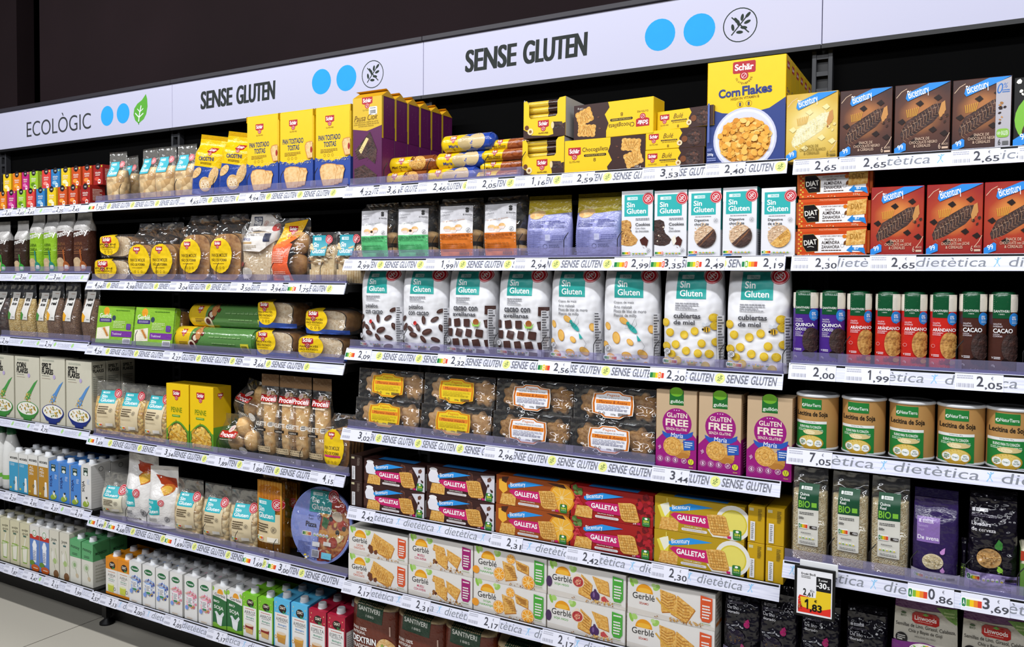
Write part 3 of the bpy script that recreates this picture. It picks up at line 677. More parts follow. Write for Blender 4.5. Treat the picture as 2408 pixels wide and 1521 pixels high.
        if let >= 0: o += NS(2, 30, 2+mm(.036), 84, let); lo = 2+mm(.04)
        else: lo = 4
        if lx-lo > 12: lx = min(lx, lo+mm(.032)); o += MT(lo, 16, lx, 40, 2, 'b9bac6', 3)+[R(lo+(lx-lo)*k/12, 62, lo+(lx-lo)*(k+.25+.45*((k*7) % 3)/3)/12, 84, '9fa0ac') for k in range(12)]
        draw(mb, o, fm, w_, hh, None, .0003, .00001)
        g_ = mb.obj('price_tag'); g_.location = (xa, y, z); tagit(g_, 'white price tag of %s under the %s' % (price, what), 'price tag', 'price tags along the shelf strips')
# ------------------------------------------------------------------ hanging offer sign
y, z = CELL[(4, 5)]; yy = y-.03; x0, zt = atY(1875, 1335, yy); x1, _ = atY(1958, 1345, yy); _, zb_ = atY(1874, 1440, yy)
W, H = x1-x0, zt-zb_
r = empty('offer_sign'); r.location = ((x0+x1)/2, yy, zb_); tagit(r, 'black framed yellow and white offer card reading 1,83 hanging from a price strip', 'sign')
mb = MB(); mb.box(-W/2-.006, W/2+.006, .001, .006, -.006, H+.006, 'black_metal', .001); mb.obj('frame', r)
mb = MB(); mb.box(-W/2+.004, W/2+.010, .007, .012, H-.01, H+.018, 'plastic_white', .001); mb.obj('hanger', r)
mb = MB('matt'); mb.box(-W/2, W/2, 0, .001, 0, H, 'f1f1f6'); A = W/H
draw(mb, [R(4, 3, 97, 96, 'f6f6fb'), P('e8362a', (4, 64), (8, 58), (30, 60), (58, 62), (97, 70), (97, 96), (4, 96)), P('f2cf2a', (10, 62), (54, 60), (56, 42), (97, 42), (97, 78), (60, 88), (14, 84)), R(55, 12, 97, 44, '1b1b1d', 2), T('2', 60, 16, 66, 21, 'ffffff'), T('unidad', 68, 17, 86, 21, 'ffffff'), T('-30', 56, 24, 84, 37, 'ffffff', .03), T('%', 86, 30, 93, 37, 'ffffff', .02),
 T('Eroski Bio/E', 12, 7, 53, 12, '333333', .02), MT(12, 14, 40, 20, 2, '777777'), T('2', 18, 42, 27, 57, '222222', .02), T(',61', 29, 49, 46, 60, '222222', .02), T('€/u', 38, 43, 50, 48, '222222', .0), P('111111', (23, 70), (29, 65), (33, 65), (33, 87), (29, 87), (29, 71), (24, 74)), T(',83', 38, 74, 72, 93, '111111', .03), T('€', 50, 64, 58, 70, '111111', .02), FL(9, 78, 6, 14, 14, 2.5, ['7a3018', 'e0b070', 'b05a28'], 4, 6, A)], boxmaps(W, H, 0)['front'][0], W, H)
mb.obj('offer_card', r)
def rescale(ops, k):
    o = []
    for q in ops:
        if isinstance(q, list): o += rescale(q, k)
        elif q[0] == 'R': o.append(('R', q[1], q[2]*k, q[3], q[4]*k)+q[5:])
        elif q[0] == 'T': o.append(('T', q[1], q[2], q[3]*k, q[4], q[5]*k)+q[6:])
        elif q[0] == 'E': o.append(('E', q[1], q[2]*k, q[3], None if q[4] is None else q[4]*k)+q[5:])
        elif q[0] == 'G': o.append(('G', q[1], q[2]*k)+q[3:])
        elif q[0] == 'P': o.append(('P', q[1], tuple((x, y*k) for x, y in q[2])))
        else: o.append(('L', q[1], q[2], tuple((x, y*k) for x, y in q[3])))
    return o
# ================================================================== bay 4 (diet snacks)
def snackbox(col, glow, bar, letters, kind):
    def mk(w, h):
        A = w/h; swirl = {'gold': 'e9d27a', 'dark': '7a4a2a', 'red': 'a8431f'}[kind]
        f = []
        if kind != 'black':
            f += [L('e8c9a8', 1, (3, 18), (12, 10), (22, 6)), L('e8c9a8', 1, (86, 88), (94, 80), (99, 72))]
        # wafer bar with drizzle and broken end
        bx = [(14, 78), (11, 70), (22, 52), (70, 31), (84, 30), (90, 38), (70, 56), (36, 72)]
        f += [P('choc' if kind != 'gold' else 'whitechoc', *bx)]
        rnd = random.Random(5)
        for i in range(13): t = i/13; x = 14+t*66; y = 72-t*38; f.append(L('9a7458' if kind != 'gold' else 'fbf3d2', .9, (x, y-9), (x+4, y-1), (x+3, y+6), (x+8, y+9-4*t)))
        for i in range(7): t = i/7; f.append(L('c9a58a' if kind != 'gold' else 'fff8dc', .7, (16+t*62, 66-t*34), (24+t*60, 63-t*32)))
        f += [P('c98f50', (84, 30), (90, 27), (92, 40), (82, 52), (79, 44))]
        f += FL(88, 52, 7, 12, 7, 3.2, ['c98f50', '3a241c' if kind != 'gold' else 'e7d48e', '8a5a36'], 2, 5, A)
        for (x, y) in ((6, 52), (38, 28), (70, 22), (62, 66), (82, 72), (30, 80)): f.append(P('241512' if kind != 'gold' else 'efe0a0', (x, y), (x+9, y-4), (x+15, y+1), (x+8, y+5)))
        for i in range(7): f.append(L('d9a83c', 1.1, (24+i*2.6, 47-i*.3), (22+i*3.6, 36-i*.5)))
        # blue banner
        f += [P('2e8fe6', (22, 13), (62, 1), (99, 1), (74, 9), (24, 24), (20, 20)), T('Bicentury', 24, 6, 62, 21, 'ffffff', .01, -14 if A < 1 else -12)]
        lc = 'd8b9a0' if kind != 'gold' else '8a7328'
        f += [T('SNACK DE', 38, 76, 64, 80, lc, .01)]+[T(s, 28 if j == 0 else 36, 81+j*5, 78 if j == 0 else 66, 85+j*5, lc, .01) for j, s in enumerate(letters)]
        f += [P('2e8fe6', (1, 90), (18, 82), (22, 84), (22, 93), (1, 99)), T('99', 7, 85, 17, 92, 'ffffff', .01, -14), T('6', 80, 86, 84, 94, lc, .01), T('SNACKS', 86, 86, 97, 89, lc, 0), R(86, 91, 97, 94, lc)]
        return f
    return mk
def mk_gold(w, h): return box(w, h, .045, 'glow_gold', snackbox('', 'e6cf7c', '', ('CHOCOLATE BLANCO', '& CEREALES'), 'gold')(w, h), [R(0, 0, 100, 100, 'bd9530')])
def mk_dark(w, h): return box(w, h, .045, 'glow_dark', snackbox('', '8f5a30', '', ('CHOCOLATE NEGRO', '& CEREALES'), 'dark')(w, h), [R(0, 0, 100, 100, '2c1815'), R(10, 20, 90, 60, '3b241e')])
def mk_red(w, h): return box(w, h, .045, 'glow_red', snackbox('', 'c4652c', '', ('CHOCOLATE con LECHE', '& CEREALES'), 'red')(w, h), [R(0, 0, 100, 100, '7f1916')])
def mk_silver(w, h):
    A = w/h; f = snackbox('', '8f5a30', '', ('CHOCOLATE NEGRO', '& CEREALES'), 'dark')(w, h)
    f += [P('b9b6bd', (74, 9), (99, 2), (99, 99), (74, 99)), T('0', 76, 10, 85, 24, '2a6fc0', .0, 0, .2), T('%', 86, 10, 93, 17, '2a6fc0', .0, 0, .2), MT(84, 19, 97, 24, 2, '2a6fc0')]
    f += FL(86, 50, 9, 18, 8, 3.4, ['c98f50', '2c1a14', 'a8743c'], 7, 5, A)+[R(76, 72, 97, 84, '8cc04a', 6), T('SIN GLUTEN', 84, 75, 95, 81, 'ffffff', .0)]+WHEAT(80, 78, 3, A, 'ffffff')+[T('6', 79, 86, 83, 94, '444444', .01), R(86, 89, 96, 94, '666666')]
    return box(w, h, .045, 'glow_dark', f, [R(0, 0, 100, 100, '8e8b92')])
def mk_black(w, h):
    A = w/h; return box(w, h, .045, '161514', [C(60, 60, 58, '7fc043'), C(62, 82, 48, 'choc'), FL(60, 85, 44, 20, 40, 5, ['8a5a36', 'c39a6a', 'e4cda0', '4a2c20'], 3, 6, A), FL(18, 16, 16, 16, 9, 4.5, ['f3efe4', 'd8d2c4'], 5, 6, A), P('2e8fe6', (0, 88), (30, 74), (34, 80), (34, 92), (0, 99)), T('90', 12, 79, 26, 88, 'ffffff', .01, -14)], [R(0, 0, 100, 100, '0e0d0d')])
G1 = 'snack bar boxes on the top shelf'
row(mk_gold, 4, 1, [(1846, 1969)], 224, 'gold white chocolate snack bar box beside the tall cereal box', 'snack_box', 'box', G1, dy=.015)
row(mk_dark, 4, 1, [(1971, 2098), (2101, 2233)], 215, 'dark brown chocolate snack bar box', 'snack_box', 'box', G1, dy=.015, labels=['dark brown chocolate snack bar box standing beside the gold one', 'dark brown chocolate snack bar box beside the silver edged one'])
row(mk_silver, 4, 1, [(2236, 2377)], 190, 'brown snack bar box with a silver stripe down its edge', 'snack_box', 'box', G1, dy=.015)
row(mk_black, 4, 1, [(2380, 2525)], 183, 'black snack box with a green circle at the end of the top shelf', 'snack_box', 'box', G1, dy=.015)
def mk_diat(w, h):
    A = w/h; f = [R(0, 0, 100, 12, 'd9582a'), T('MULTIVITAMINADAS', 32, 3, 60, 8, 'f0c8a0', 0), R(0, 88, 100, 100, 'd9582a'), P('f6f4f4', (26, 24), (96, 22), (96, 84), (26, 86))]
    for i in range(12): f += [E(2.5+(i % 2)*3, 6+i*8, 1.6, 3.2, 'e3b34a', 20)]
    f += [P('1f1a1a', (8, 22), (24, 20), (31, 40), (31, 80), (14, 82), (8, 60)), L('c9a055', .6, (8, 22), (24, 20), (31, 40), (31, 80), (14, 82), (8, 60), (8, 22)), T('DIAT', 10, 40, 29, 58, 'f4f0e6', .02, -6), L('f4f0e6', .8, (15, 66), (20, 63), (25, 66)), T('ALMOND AND CARROT BISCUITS', 34, 26, 68, 31, '6a3a28', 0), T('GALLETAS', 40, 36, 54, 42, '5a3a2c', .01), T('ALMENDRA', 36, 45, 62, 56, '3a2a24', .01), T('ZANAHORIA', 36, 60, 62, 71, '3a2a24', .01), MT(36, 76, 66, 82, 1, '6a4a3a'), RG(66, 62, 2.6, .3, '555555'), C(69, 30, 3, 'e37a1c'), E(70, 52, 2, 8, '7a4a22', 20)]
    f += [P('biscuit', (72, 12), (99, 6), (98, 58), (71, 62)), T('DIAT', 77, 22, 93, 40, 'a8762e', .02), P('2f8ad8', (72, 78), (80, 60), (80, 68), (97, 70), (99, 92), (90, 80), (80, 78), (80, 86)), T('B7', 83, 66, 90, 76, 'ffffff', .01), T('225g', 78, 89, 88, 97, 'f0e0c0', 0)]+FL(50, 94, 40, 4, 12, 1.1, ['f0e0c0', 'e8a85a'], 3, 5, A)
    r = empty('biscuit_pack'); mb = MB('roll'); mb.box(-w/2, w/2, 0, .06, 0, h, 'cf4a1e', .004); draw(mb, f, boxmaps(w, h, .06)['front'][0], w, h); mb.obj('wrapper', r)
    for s in (-1, 1):
        m2 = MB('roll'); m2.box(s*(w/2+.003)-.004, s*(w/2+.003)+.004, .01, .05, h*.1, h*.9, 'd4682e', .002); m2.obj('end_fold', r)
    return r
z0 = base(4, 2)[1]; hD = (zat(467, xat(1875, base(4, 2)[0]+.012, z0), base(4, 2)[0]+.012)-z0)/2
for i, lb in enumerate(('bottom', 'middle', 'top')):
    row(mk_diat, 4, 2, [((1873, 2038), (1875, 2040), (1878, 2044))[i]], 0, 'orange wrapped carrot and almond biscuit pack, %s one of its stack' % lb, 'biscuit_pack', 'biscuit pack', 'orange biscuit packs in a stack', dy=.014, dz=i*hD, h=hD*.975)
row(mk_red, 4, 2, [(2043, 2173), (2175, 2310), (2312, 2452)], 441, 'red milk chocolate snack bar box', 'snack_box', 'box', 'red snack bar boxes', dy=.015)
# tubes
def mk_tube(body, dark, name, sub, pic, fruit):
    def mk(w, h):
        A = w/h; B = Bag(w, h, w*.96, 2.2, 'tube'); r = empty('cookie_tube'); mb = MB('roll'); B.shell(mb, [(.78, body), (1, 'e4ddcf')], nv=10)
        f = [R(-2, 0, 102, 20, 'e4ddcf'), R(-2, 9, 102, 9.5, 'b9b09c'), R(14, 0, 74, 30, '14502f'), T('SANTIVERI', 17, 19.5, 70, 22.5, 'f2f2ea', .01), T('1885', 34, 24, 54, 25.5, 'd0d8cc', 0), E(86, 31, 16, 8, '2f86d8'), P('2f86d8', (74, 36), (80, 26), (90, 40)), T('0%', 80, 27, 93, 32, 'ffffff', .01), MT(80, 33.5, 95, 37, 2, 'bcdcf4'),
            T('GALLETAS', 17, 36, 44, 38, 'f0e8ee', .0), T('INTEGRALES', 17, 39, 48, 41, 'f0e8ee', .0), T(name[0], 17, 42.5, 17+name[1], 48, 'ffffff', .02)]
        y = 49
        if len(name) > 2: f.append(T(name[2], 17, 49, 60, 53, 'ffffff', .02)); y = 54.5
        for j, s in enumerate(sub): f.append(T(s, 17, y+j*2.4, 17+len(s)*4.4, y+j*2.4+1.8, 'f0e8ee', .0))
        f += [E(78, 66, 32, 17.5, pic)]
        if fruit: f += [C(52, 87, 9, '8c1622'), C(72, 87, 10, '7c121e'), C(50, 85, 2.5, 'd05060'), RG(20, 67, 7, .8, 'f0d0d0'), E(88, 88, 9, 3, 'b98a4a')]
        else: f += [E(60, 84, 14, 4, '1f1210'), E(80, 86, 12, 4, '2a1814')]
        f += [T('✓' if False else 'v', 14, 78, 19, 80.5, 'ffffff', 0), MT(21, 78, 44, 81.5, 2, 'f4f0f4'), T('175g', 15, 88, 25, 91, 'f4f0f4', 0), FL(56, 95, 18, 1.5, 8, 2, ['e8d8b8', 'c9b080'], 4, 5, A)]
        draw(mb, f, B.front, w, h, .008, .0005); mb.obj('wrapper', r)
        m2 = MB('roll'); m2.xf = lambda p: (p[0], p[1]+w*.48, p[2]); k = w*.42
        m2.lathe([(k, h-.001), (k*1.02, h+.003), (k*.8, h+.006), (k*.7, h+.003)], dark); m2.obj('top_fold', r)
        return r
    return mk
G = 'cookie tubes on the third shelf'
row(mk_tube('4a2a86', '15492c', ('QUINOA', 72, 'CHOCO'), ('QUINOA', 'CHOCO', 'COOKIES'), 'cocoa', 0), 4, 3, [(1858, 1919), (1921, 1982)], 687, 'purple quinoa cookie tube with a green top', 'cookie_tube', 'cookie tube', G, dy=.022)
row(mk_tube('c9281f', '15492c', ('ARÁNDANO', 80), ('CRANBERRY', 'COOKIES'), 'cookie', 1), 4, 3, [(1987, 2048), (2051, 2111), (2114, 2177), (2180, 2244)], 690, 'red cranberry cookie tube with a green top', 'cookie_tube', 'cookie tube', G, dy=.022, jit=6)
row(mk_tube('4a2a22', '15492c', ('CACAO', 66), ('COCOA', 'COOKIES'), 'cocoa', 0), 4, 3, [(2251, 2318), (2321, 2391)], 691, 'brown cocoa cookie tube with a green top', 'cookie_tube', 'cookie tube', G, dy=.022)
# lecithin cans
def mk_can(w, h):
    A = w/h; B = Bag(w, h*.955, w, 2.0, 'can'); r = empty('can'); mb = MB('card'); B.shell(mb, [(1, 'b98c52')], nv=4, nt=30)
    f = [R(17, 4, 66, 23, '1f7a34', 1), C(22, 16, 4.2, 'f2f6f0'), L('1f7a34', 1, (20, 18), (24, 14)), T('NaturTierra', 27, 12, 64, 18, 'f4f8f2', .005), T('Lecitina de Soja', 6, 27, 80, 39, '1f1a16', .02), P('e9ecea', (4, 46), (78, 45), (78, 50), (4, 51)), T('Cantidad Neta: 300 g', 26, 46.5, 54, 49.5, '33363a', 0), P('1f8038', (4, 51.5), (78, 50), (78, 99), (4, 99)), T('BUENO PARA TU CORAZÓN', 14, 53, 66, 59, 'f2f8f0', .015), MT(10, 61, 74, 66, 2, 'c9e0c8'), E(46, 66, 24, 5, 'd8c489'), E(38, 67, 14, 4, 'efe0b0'), E(42, 86, 30, 14, 'b8912c'), E(42, 83, 26, 10, 'e0c468'), C(22, 86, 8.6, 'f6f8f4'), C(40, 87, 8.6, 'f6f8f4'), C(60, 87, 8.6, 'f6f8f4'), T('SIN', 56, 83, 63, 86, '1f5a2c', .01), T('GLUTEN', 54, 87, 66, 90, '1f5a2c', .01), T('Omega 3', 34, 85, 46, 89, '2f6a3c', .0), MT(17, 83, 28, 90, 3, '3f7a4c')]
    draw(mb, f, B.front, w, h*.955, .008, .0005); mb.obj('printed_can', r)
    m2 = MB('metal'); m2.xf = lambda p: (p[0], p[1]+w/2, p[2]); q = w/2; m2.lathe([(q+.001, h*.95), (q+.0025, h*.955), (q+.0025, h*.985), (q+.0005, h), (q-.004, h), (q-.006, h*.985)], 'd9dadb', n=44); m2.obj('lid', r)
    m3 = MB('metal'); m3.xf = m2.xf; m3.lathe([(q, .0), (q+.0012, .001), (q+.0012, .004), (q, .006)], 'cfd0d2', n=44); m3.obj('bottom_rim', r)
    return r
row(mk_can, 4, 4, [(1863, 1966), (1972, 2078), (2085, 2195), (2200, 2316), (2318, 2438)], 925, 'tan and green soy lecithin can with a silver lid', 'can', 'can', 'soy lecithin cans', dy=.014)
# quinoa bags
def mk_quinoa(w, h):
    A = w/h; f = [R(21, 16, 77, 43, '164a30'), R(21, 43, 77, 82, 'dcdad0'), R(28, 19, 34, 22, 'e8ece6', 1), R(36, 19, 58, 22, 'e8ece6', .5), T('EROSKI', 38, 19.6, 56, 21.5, '164a30', .015), T('Quinoa', 26, 25, 52, 28.6, 'f0f4ee', .01), T('Real', 26, 29, 42, 32, 'f0f4ee', .01), T('BIO', 23, 33.5, 54, 41, '7fc33c', .02), R(58, 35, 72, 40, '7fc33c'), MT(25, 46, 66, 49, 2, '555555'), T('500g', 24, 51, 38, 54.5, '333333', .02), NS(24, 58, 48, 64, 0), R(54, 60, 74, 63, '2a211c'), T('+FIBRA', 60, 60.6, 73, 62.4, 'f0f0f0', .01), MT(30, 68, 60, 69.5, 1, '666666')]
    for i in range(5): f += [C(28+i*9, 73, 3, 'efeee6'), E(28+i*9, 74, 2.2, .8, ['d8c93c', '6fae3c'][i % 2])]
    f += [MT(27, 77.5, 72, 80, 2, '777777')]
    return clearbag(w, h, w*.62, 'film', 'quinoa', .76, f, kind='gusset', n=3.4, seed=3, amp=.004, name='grain_bag')
row(mk_quinoa, 4, 5, [(1857, 1942), (1948, 2040), (2042, 2136)], 1100, 'clear bag of pale quinoa with a green and white label', 'grain_bag', 'bag', 'quinoa bags', dy=.026)
def mk_avena(w, h):
    A = w/h; f = [R(10, 22, 60, 52, '8a6cae'), R(14, 25, 20, 29, 'd8cde6', 1), R(22, 25, 46, 29, 'd8cde6', .5), T('EROSKI', 24, 25.7, 44, 28.3, '6a4a94', .01), T('Salvado', 13, 31, 34, 34, 'b9a4d2', 0), T('Segó', 13, 36, 26, 39, 'b9a4d2', 0), T('De avena', 12, 44, 58, 49, 'efeaf6', .015), E(46, 74, 23, 9.5, 'd9cba8'), FL(46, 74, 21, 8.5, 90, 2.2, ['efe4c8', 'c9b68c', 'e2d5b2', 'b7a47c'], 4, 5, A), C(66, 61, 5, 'c58ccc'), P('c58ccc', (64, 58), (72, 55), (71, 62)), C(67, 83, 5, 'c58ccc'), P('c58ccc', (63, 82), (68, 78), (72, 84)), P('b4afba', (4, 85), (98, 88), (96, 100), (2, 100)), NS(9, 90, 26, 95, 0)]
    for i in range(5): f += [C(34+i*9, 92.5, 4, 'd8d4dc'), E(34+i*9, 93.5, 2.6, 1, ['c9b93c', '6fae3c'][i % 2])]
    f += [R(76, 91, 90, 94, '3a2c3a')]
    return bag(w, h, w*.5, [(1, '2f2150')], f, 'film', 'gusset', 3, 5, .006, (.02, '221a3c'), name='oat_bag')
row(mk_avena, 4, 5, [(2142, 2252)], 1170, 'matt purple bag of oat bran with a lilac square', 'oat_bag', 'bag', 'dark bran and yeast bags', dy=.028)
def mk_levadura(w, h):
    A = w/h; f = [R(8, 11, 14, 14.5, 'd8d8dc', 1), R(16, 11, 40, 14.5, 'd8d8dc', .5), T('EROSKI', 18, 11.7, 38, 13.9, '1a1420', .01), MT(8, 17, 60, 20, 2, '6a6472'), T('Levadura', 8, 24, 46, 28, 'e6e4ea', .01), T('de cerveza', 8, 30, 56, 34, 'e6e4ea', .01), E(44, 63, 25, 11, 'c59a60'), FL(44, 63, 23, 10, 80, 1.8, ['e0bf88', 'b8874a', 'd0a468', '8f6230'], 4, 5, A), C(62, 48, 8, '3f8a3c'), P('3f8a3c', (54, 48), (62, 40), (70, 44), (68, 52)), C(66, 74, 6, '8fcc3c'), P('8fcc3c', (60, 70), (66, 70), (72, 78)), P('8f80b0', (3, 78), (99, 80), (97, 100), (2, 100)), NS(6, 82, 26, 89, 0)]
    for i in range(5): f += [C(34+i*9, 86, 4, 'c9c0d8'), E(34+i*9, 87, 2.6, 1, ['c9b93c', '6fae3c'][i % 2])]
    f += [R(76, 83, 94, 86, '2a2030'), R(76, 87, 94, 90, '3a2a70'), MT(20, 93, 90, 96, 2, '6a5a8a')]
    return bag(w, h, w*.5, [(1, '15111c')], f, 'shiny', 'gusset', 3, 8, .008, (.02, '100d16'), name='yeast_bag')
row(mk_levadura, 4, 5, [(2272, 2391)], 1172, 'shiny black bag of brewer yeast with a lilac foot band', 'yeast_bag', 'bag', 'dark bran and yeast bags', dy=.028)
row(lambda w, h: bag(w, h, .05, [(1, '1a1526')], [MT(10, 55, 90, 90, 9, '8fae6a'), R(15, 62, 80, 66, '9fc04a')], 'film', 'gusset', 3, 4, .003, name='narrow_bag'), 4, 5, [(2258, 2272)], 1270, 'narrow dark packet turned sideways between the purple and black bags', 'narrow_bag', 'bag', 'dark bran and yeast bags', dy=.06)
row(mk_can_ := (lambda w, h: box(w, h, .08, 'd9d2b8', [R(0, 4, 100, 24, 'b33a22'), R(0, 30, 100, 96, '5f8a3a'), E(70, 65, 50, 22, 'e2b48a'), FL(60, 70, 40, 18, 22, 5, ['e06a3a', 'f2d9b0', '8cb04a'], 3, 6, w/h)], [R(0, 0, 100, 100, '5f8a3a')], c=.004)), 4, 5, [(2397, 2470)], 1290, 'green and red packet at the end of the bran shelf', 'food_packet', 'packet', None, dy=.028)
# linseed pouches and seed pouches, lowest visible row
def mk_lino(w, h, full=True):
    A = w/h; f = [R(10, 14, 16, 17, 'c9c9d0', 1), R(18, 14, 42, 17, 'c9c9d0', .5), T('EROSKI', 20, 14.6, 40, 16.5, '15131b', .01), MT(10, 19, 52, 21.5, 2, '6a6672'), T('De lino', 10, 24, 40, 28.2, 'dcdce2', .008), T('dorado', 10, 30, 42, 33.6, 'dcdce2', .008), C(62, 46, 8, '9a1f5a'), P('9a1f5a', (55, 42), (66, 38), (71, 43)), C(52, 75, 5, 'b03070'), P('b03070', (47, 73), (49, 69), (56, 74)), E(34, 64, 24, 10, '231d2b'), FL(34, 66, 16, 5, 20, 1.6, ['5a4420', '7a5a28'], 3, 5, A), P('857da0', (2, 79), (99, 84), (98, 100), (1, 100)), NS(5, 83, 25, 90, 0)]
    for i in range(5): f += [C(33+i*9, 88, 4, 'bfb6cc'), E(33+i*9, 89, 2.6, 1, ['c9b93c', '6fae3c'][i % 2])]
    return bag(w, h, w*.45, [(1, '13111a')], rescale(f, .92), 'shiny', 'gusset', 3, 9, .009, (.02, '0f0d14'), name='linseed_bag')
G = 'black linseed bags'
row(mk_lino, 3, 6, [(1697, 1790), (1785, 1872)], 1378, '', 'linseed_bag', 'bag', G, dy=.03, jit=7, labels=['black linseed bag next to the stacked sesame biscuit boxes', 'black linseed bag left of the hanging offer card, creased'])
row(mk_lino, 4, 6, [(1880, 1975), (1986, 2085)], 1420, '', 'linseed_bag', 'bag', G, dy=.05, jit=7, labels=['black linseed bag half hidden under the hanging offer card', 'black linseed bag beside the cream seed pouches'])
def mk_linw(w, h):
    A = w/h; f = [P('c9c4b6', (0, 16), (30, 19), (70, 15), (100, 18), (100, 66), (0, 66)), P('6a9a3a', (66, 8), (99, 6), (99, 32), (84, 24)), MT(78, 13, 94, 22, 2, 'b8d488'), P('b3241e', (29, 24), (34, 20), (66, 20), (71, 24), (71, 35), (66, 38), (34, 38), (29, 34)), T('Linwoods', 33, 25.5, 67, 32.5, 'f6efe8', .015), MT(38, 34, 62, 35.5, 1, 'f0c8b8'), P('6fae3c', (45, 23), (50, 20), (55, 23), (50, 25)), T('BIO', 12, 27, 20, 30, '3f5a34', .01), E(16, 24.5, 4, 1.6, '3f5a34'), T('Semillas de Lino, Girasol, Calabaza,', 5, 39, 95, 45, '2f2c28', .005, 0), T('Chía y Bayas de Goji', 24, 47, 76, 53, '2f2c28', .005), T('MOLIDAS EN FRÍO', 34, 55, 66, 58, '6a6660', .0), C(14, 62, 9, '2b2927'), MT(8, 58, 20, 66, 3, 'dcd8d0'), P('6b2d70', (0, 68), (50, 63), (100, 69), (100, 100), (0, 100)), E(50, 74, 24, 9, 'e9e4da'), FL(50, 73, 20, 6, 26, 2.6, ['8a5a2c', 'd9a44a', '6fae3c', 'b3241e'], 3, 6, A)]
    f = rescale(f, .56)
    return bag(w, h, w*.3, [(.58, '6b2d70'), (.66, '6b2d70'), (.905, 'c9c4b6'), (1, '5d2562')], f, 'film', 'pouch', 3.2, 2, .003, name='seed_pouch')
row(mk_linw, 4, 6, [(2093, 2250), (2256, 2420)], 1404, 'cream and purple seed mix pouch with a red badge', 'seed_pouch', 'pouch', 'seed mix pouches', dy=.03, labels=['cream and purple seed pouch with a red badge next to the black bags', 'cream and purple seed pouch with a red badge in the corner of the view'])
# ================================================================== bay 3
YEL, PUR, BRN, BLU = 'efc713', '5a1d4e', '3a201c', '2c4a9c'
# -- top shelf: purple cake packs with gabled tops
def mk_pausa(w, h):
    A = w/h; d = .064; hb = h*.93; r = empty('cake_pack'); mb = MB('card'); mb.box(-w/2, w/2, 0, d, 0, hb, PUR, .001, {'front': PUR})
    f = [P('d9b428', (0, 0), (100, 0), (100, 32), (50, 37), (0, 34))]+SCH(50, 0, 36, A)+[R(56, 11, 84, 20, 'f4f4f4', 3), MT(60, 12, 80, 14, 1, '777777')]+[R(60+k*2.2, 14.5, 61.2+k*2.2, 18.5, '333333') for k in range(9)]+[T('Pausa Ciok', 7, 19, 86, 25.5, '6a4418', -.005, -2, .3), T('CON DELICATA CREMA DI LATTE', 6, 26.5, 88, 28, '7a5a1a', 0), T('CON DELICIOSA CREMA DE LECHE', 4, 28.8, 90, 30.2, '7a5a1a', 0), T('10 PORTION PACKS', 20, 31, 72, 32.3, '7a5a1a', 0)]
    f += [P('choc', (8, 58), (60, 38), (84, 58), (78, 74), (50, 66), (20, 68)), P('e4cf8a', (22, 58), (48, 44), (56, 46), (30, 62))]+[L('6a4a48', 1, (8, 58+i*3), (30, 52+i*3), (50, 60+i*3), (72, 54+i*3), (84, 62+i*3)) for i in range(4)]+[P('choc', (6, 78), (40, 74), (84, 86), (80, 96), (8, 97))]+[L('6a4a48', 1, (8, 82+i*4), (34, 79+i*4), (50, 84+i*4), (80, 88+i*3)) for i in range(3)]
    draw(mb, f, boxmaps(w, hb, d)['front'][0], w, hb)
    side = [R(0, 0, 12, 46, 'd9b428'), R(4, 46, 96, 100, '6d2560'), R(14, 2, 96, 45, '641f57')]+[L('8a4a80', 1, (70, 4+i), (70, 5+i*1.1)) for i in range(30)]+FL(50, 40, 40, 40, 24, 2.5, ['8a4a80'], 4, 4, d/hb)
    for k in ('left', 'right'): draw(mb, side, boxmaps(w, hb, d)[k][0], d, hb)
    mb.obj('printed_carton', r)
    m2 = MB('card'); q = .012
    m2.add([(-w/2, 0, hb), (w/2, 0, hb), (w/2, d*.5, h), (-w/2, d*.5, h), (w/2, d, hb), (-w/2, d, hb), (w/2+.003, d*.5-.014, h+.003), (-w/2-.003, d*.5-.014, h+.003)], [[0, 1, 2, 3], [3, 2, 4, 5], [1, 4, 2], [0, 3, 5], [3, 2, 6, 7]], 'd9a620'); m2.obj('gable_top', r)
    return r
row(mk_pausa, 3, 1, [(829, 898)], 217, 'purple and yellow layered cake pack', 'cake_pack', 'pack', 'purple cake packs', dy=.03, behind=5, depth=.064, gap=.001, labels=['purple and yellow layered cake pack with a barcode sticker, first of its row'])
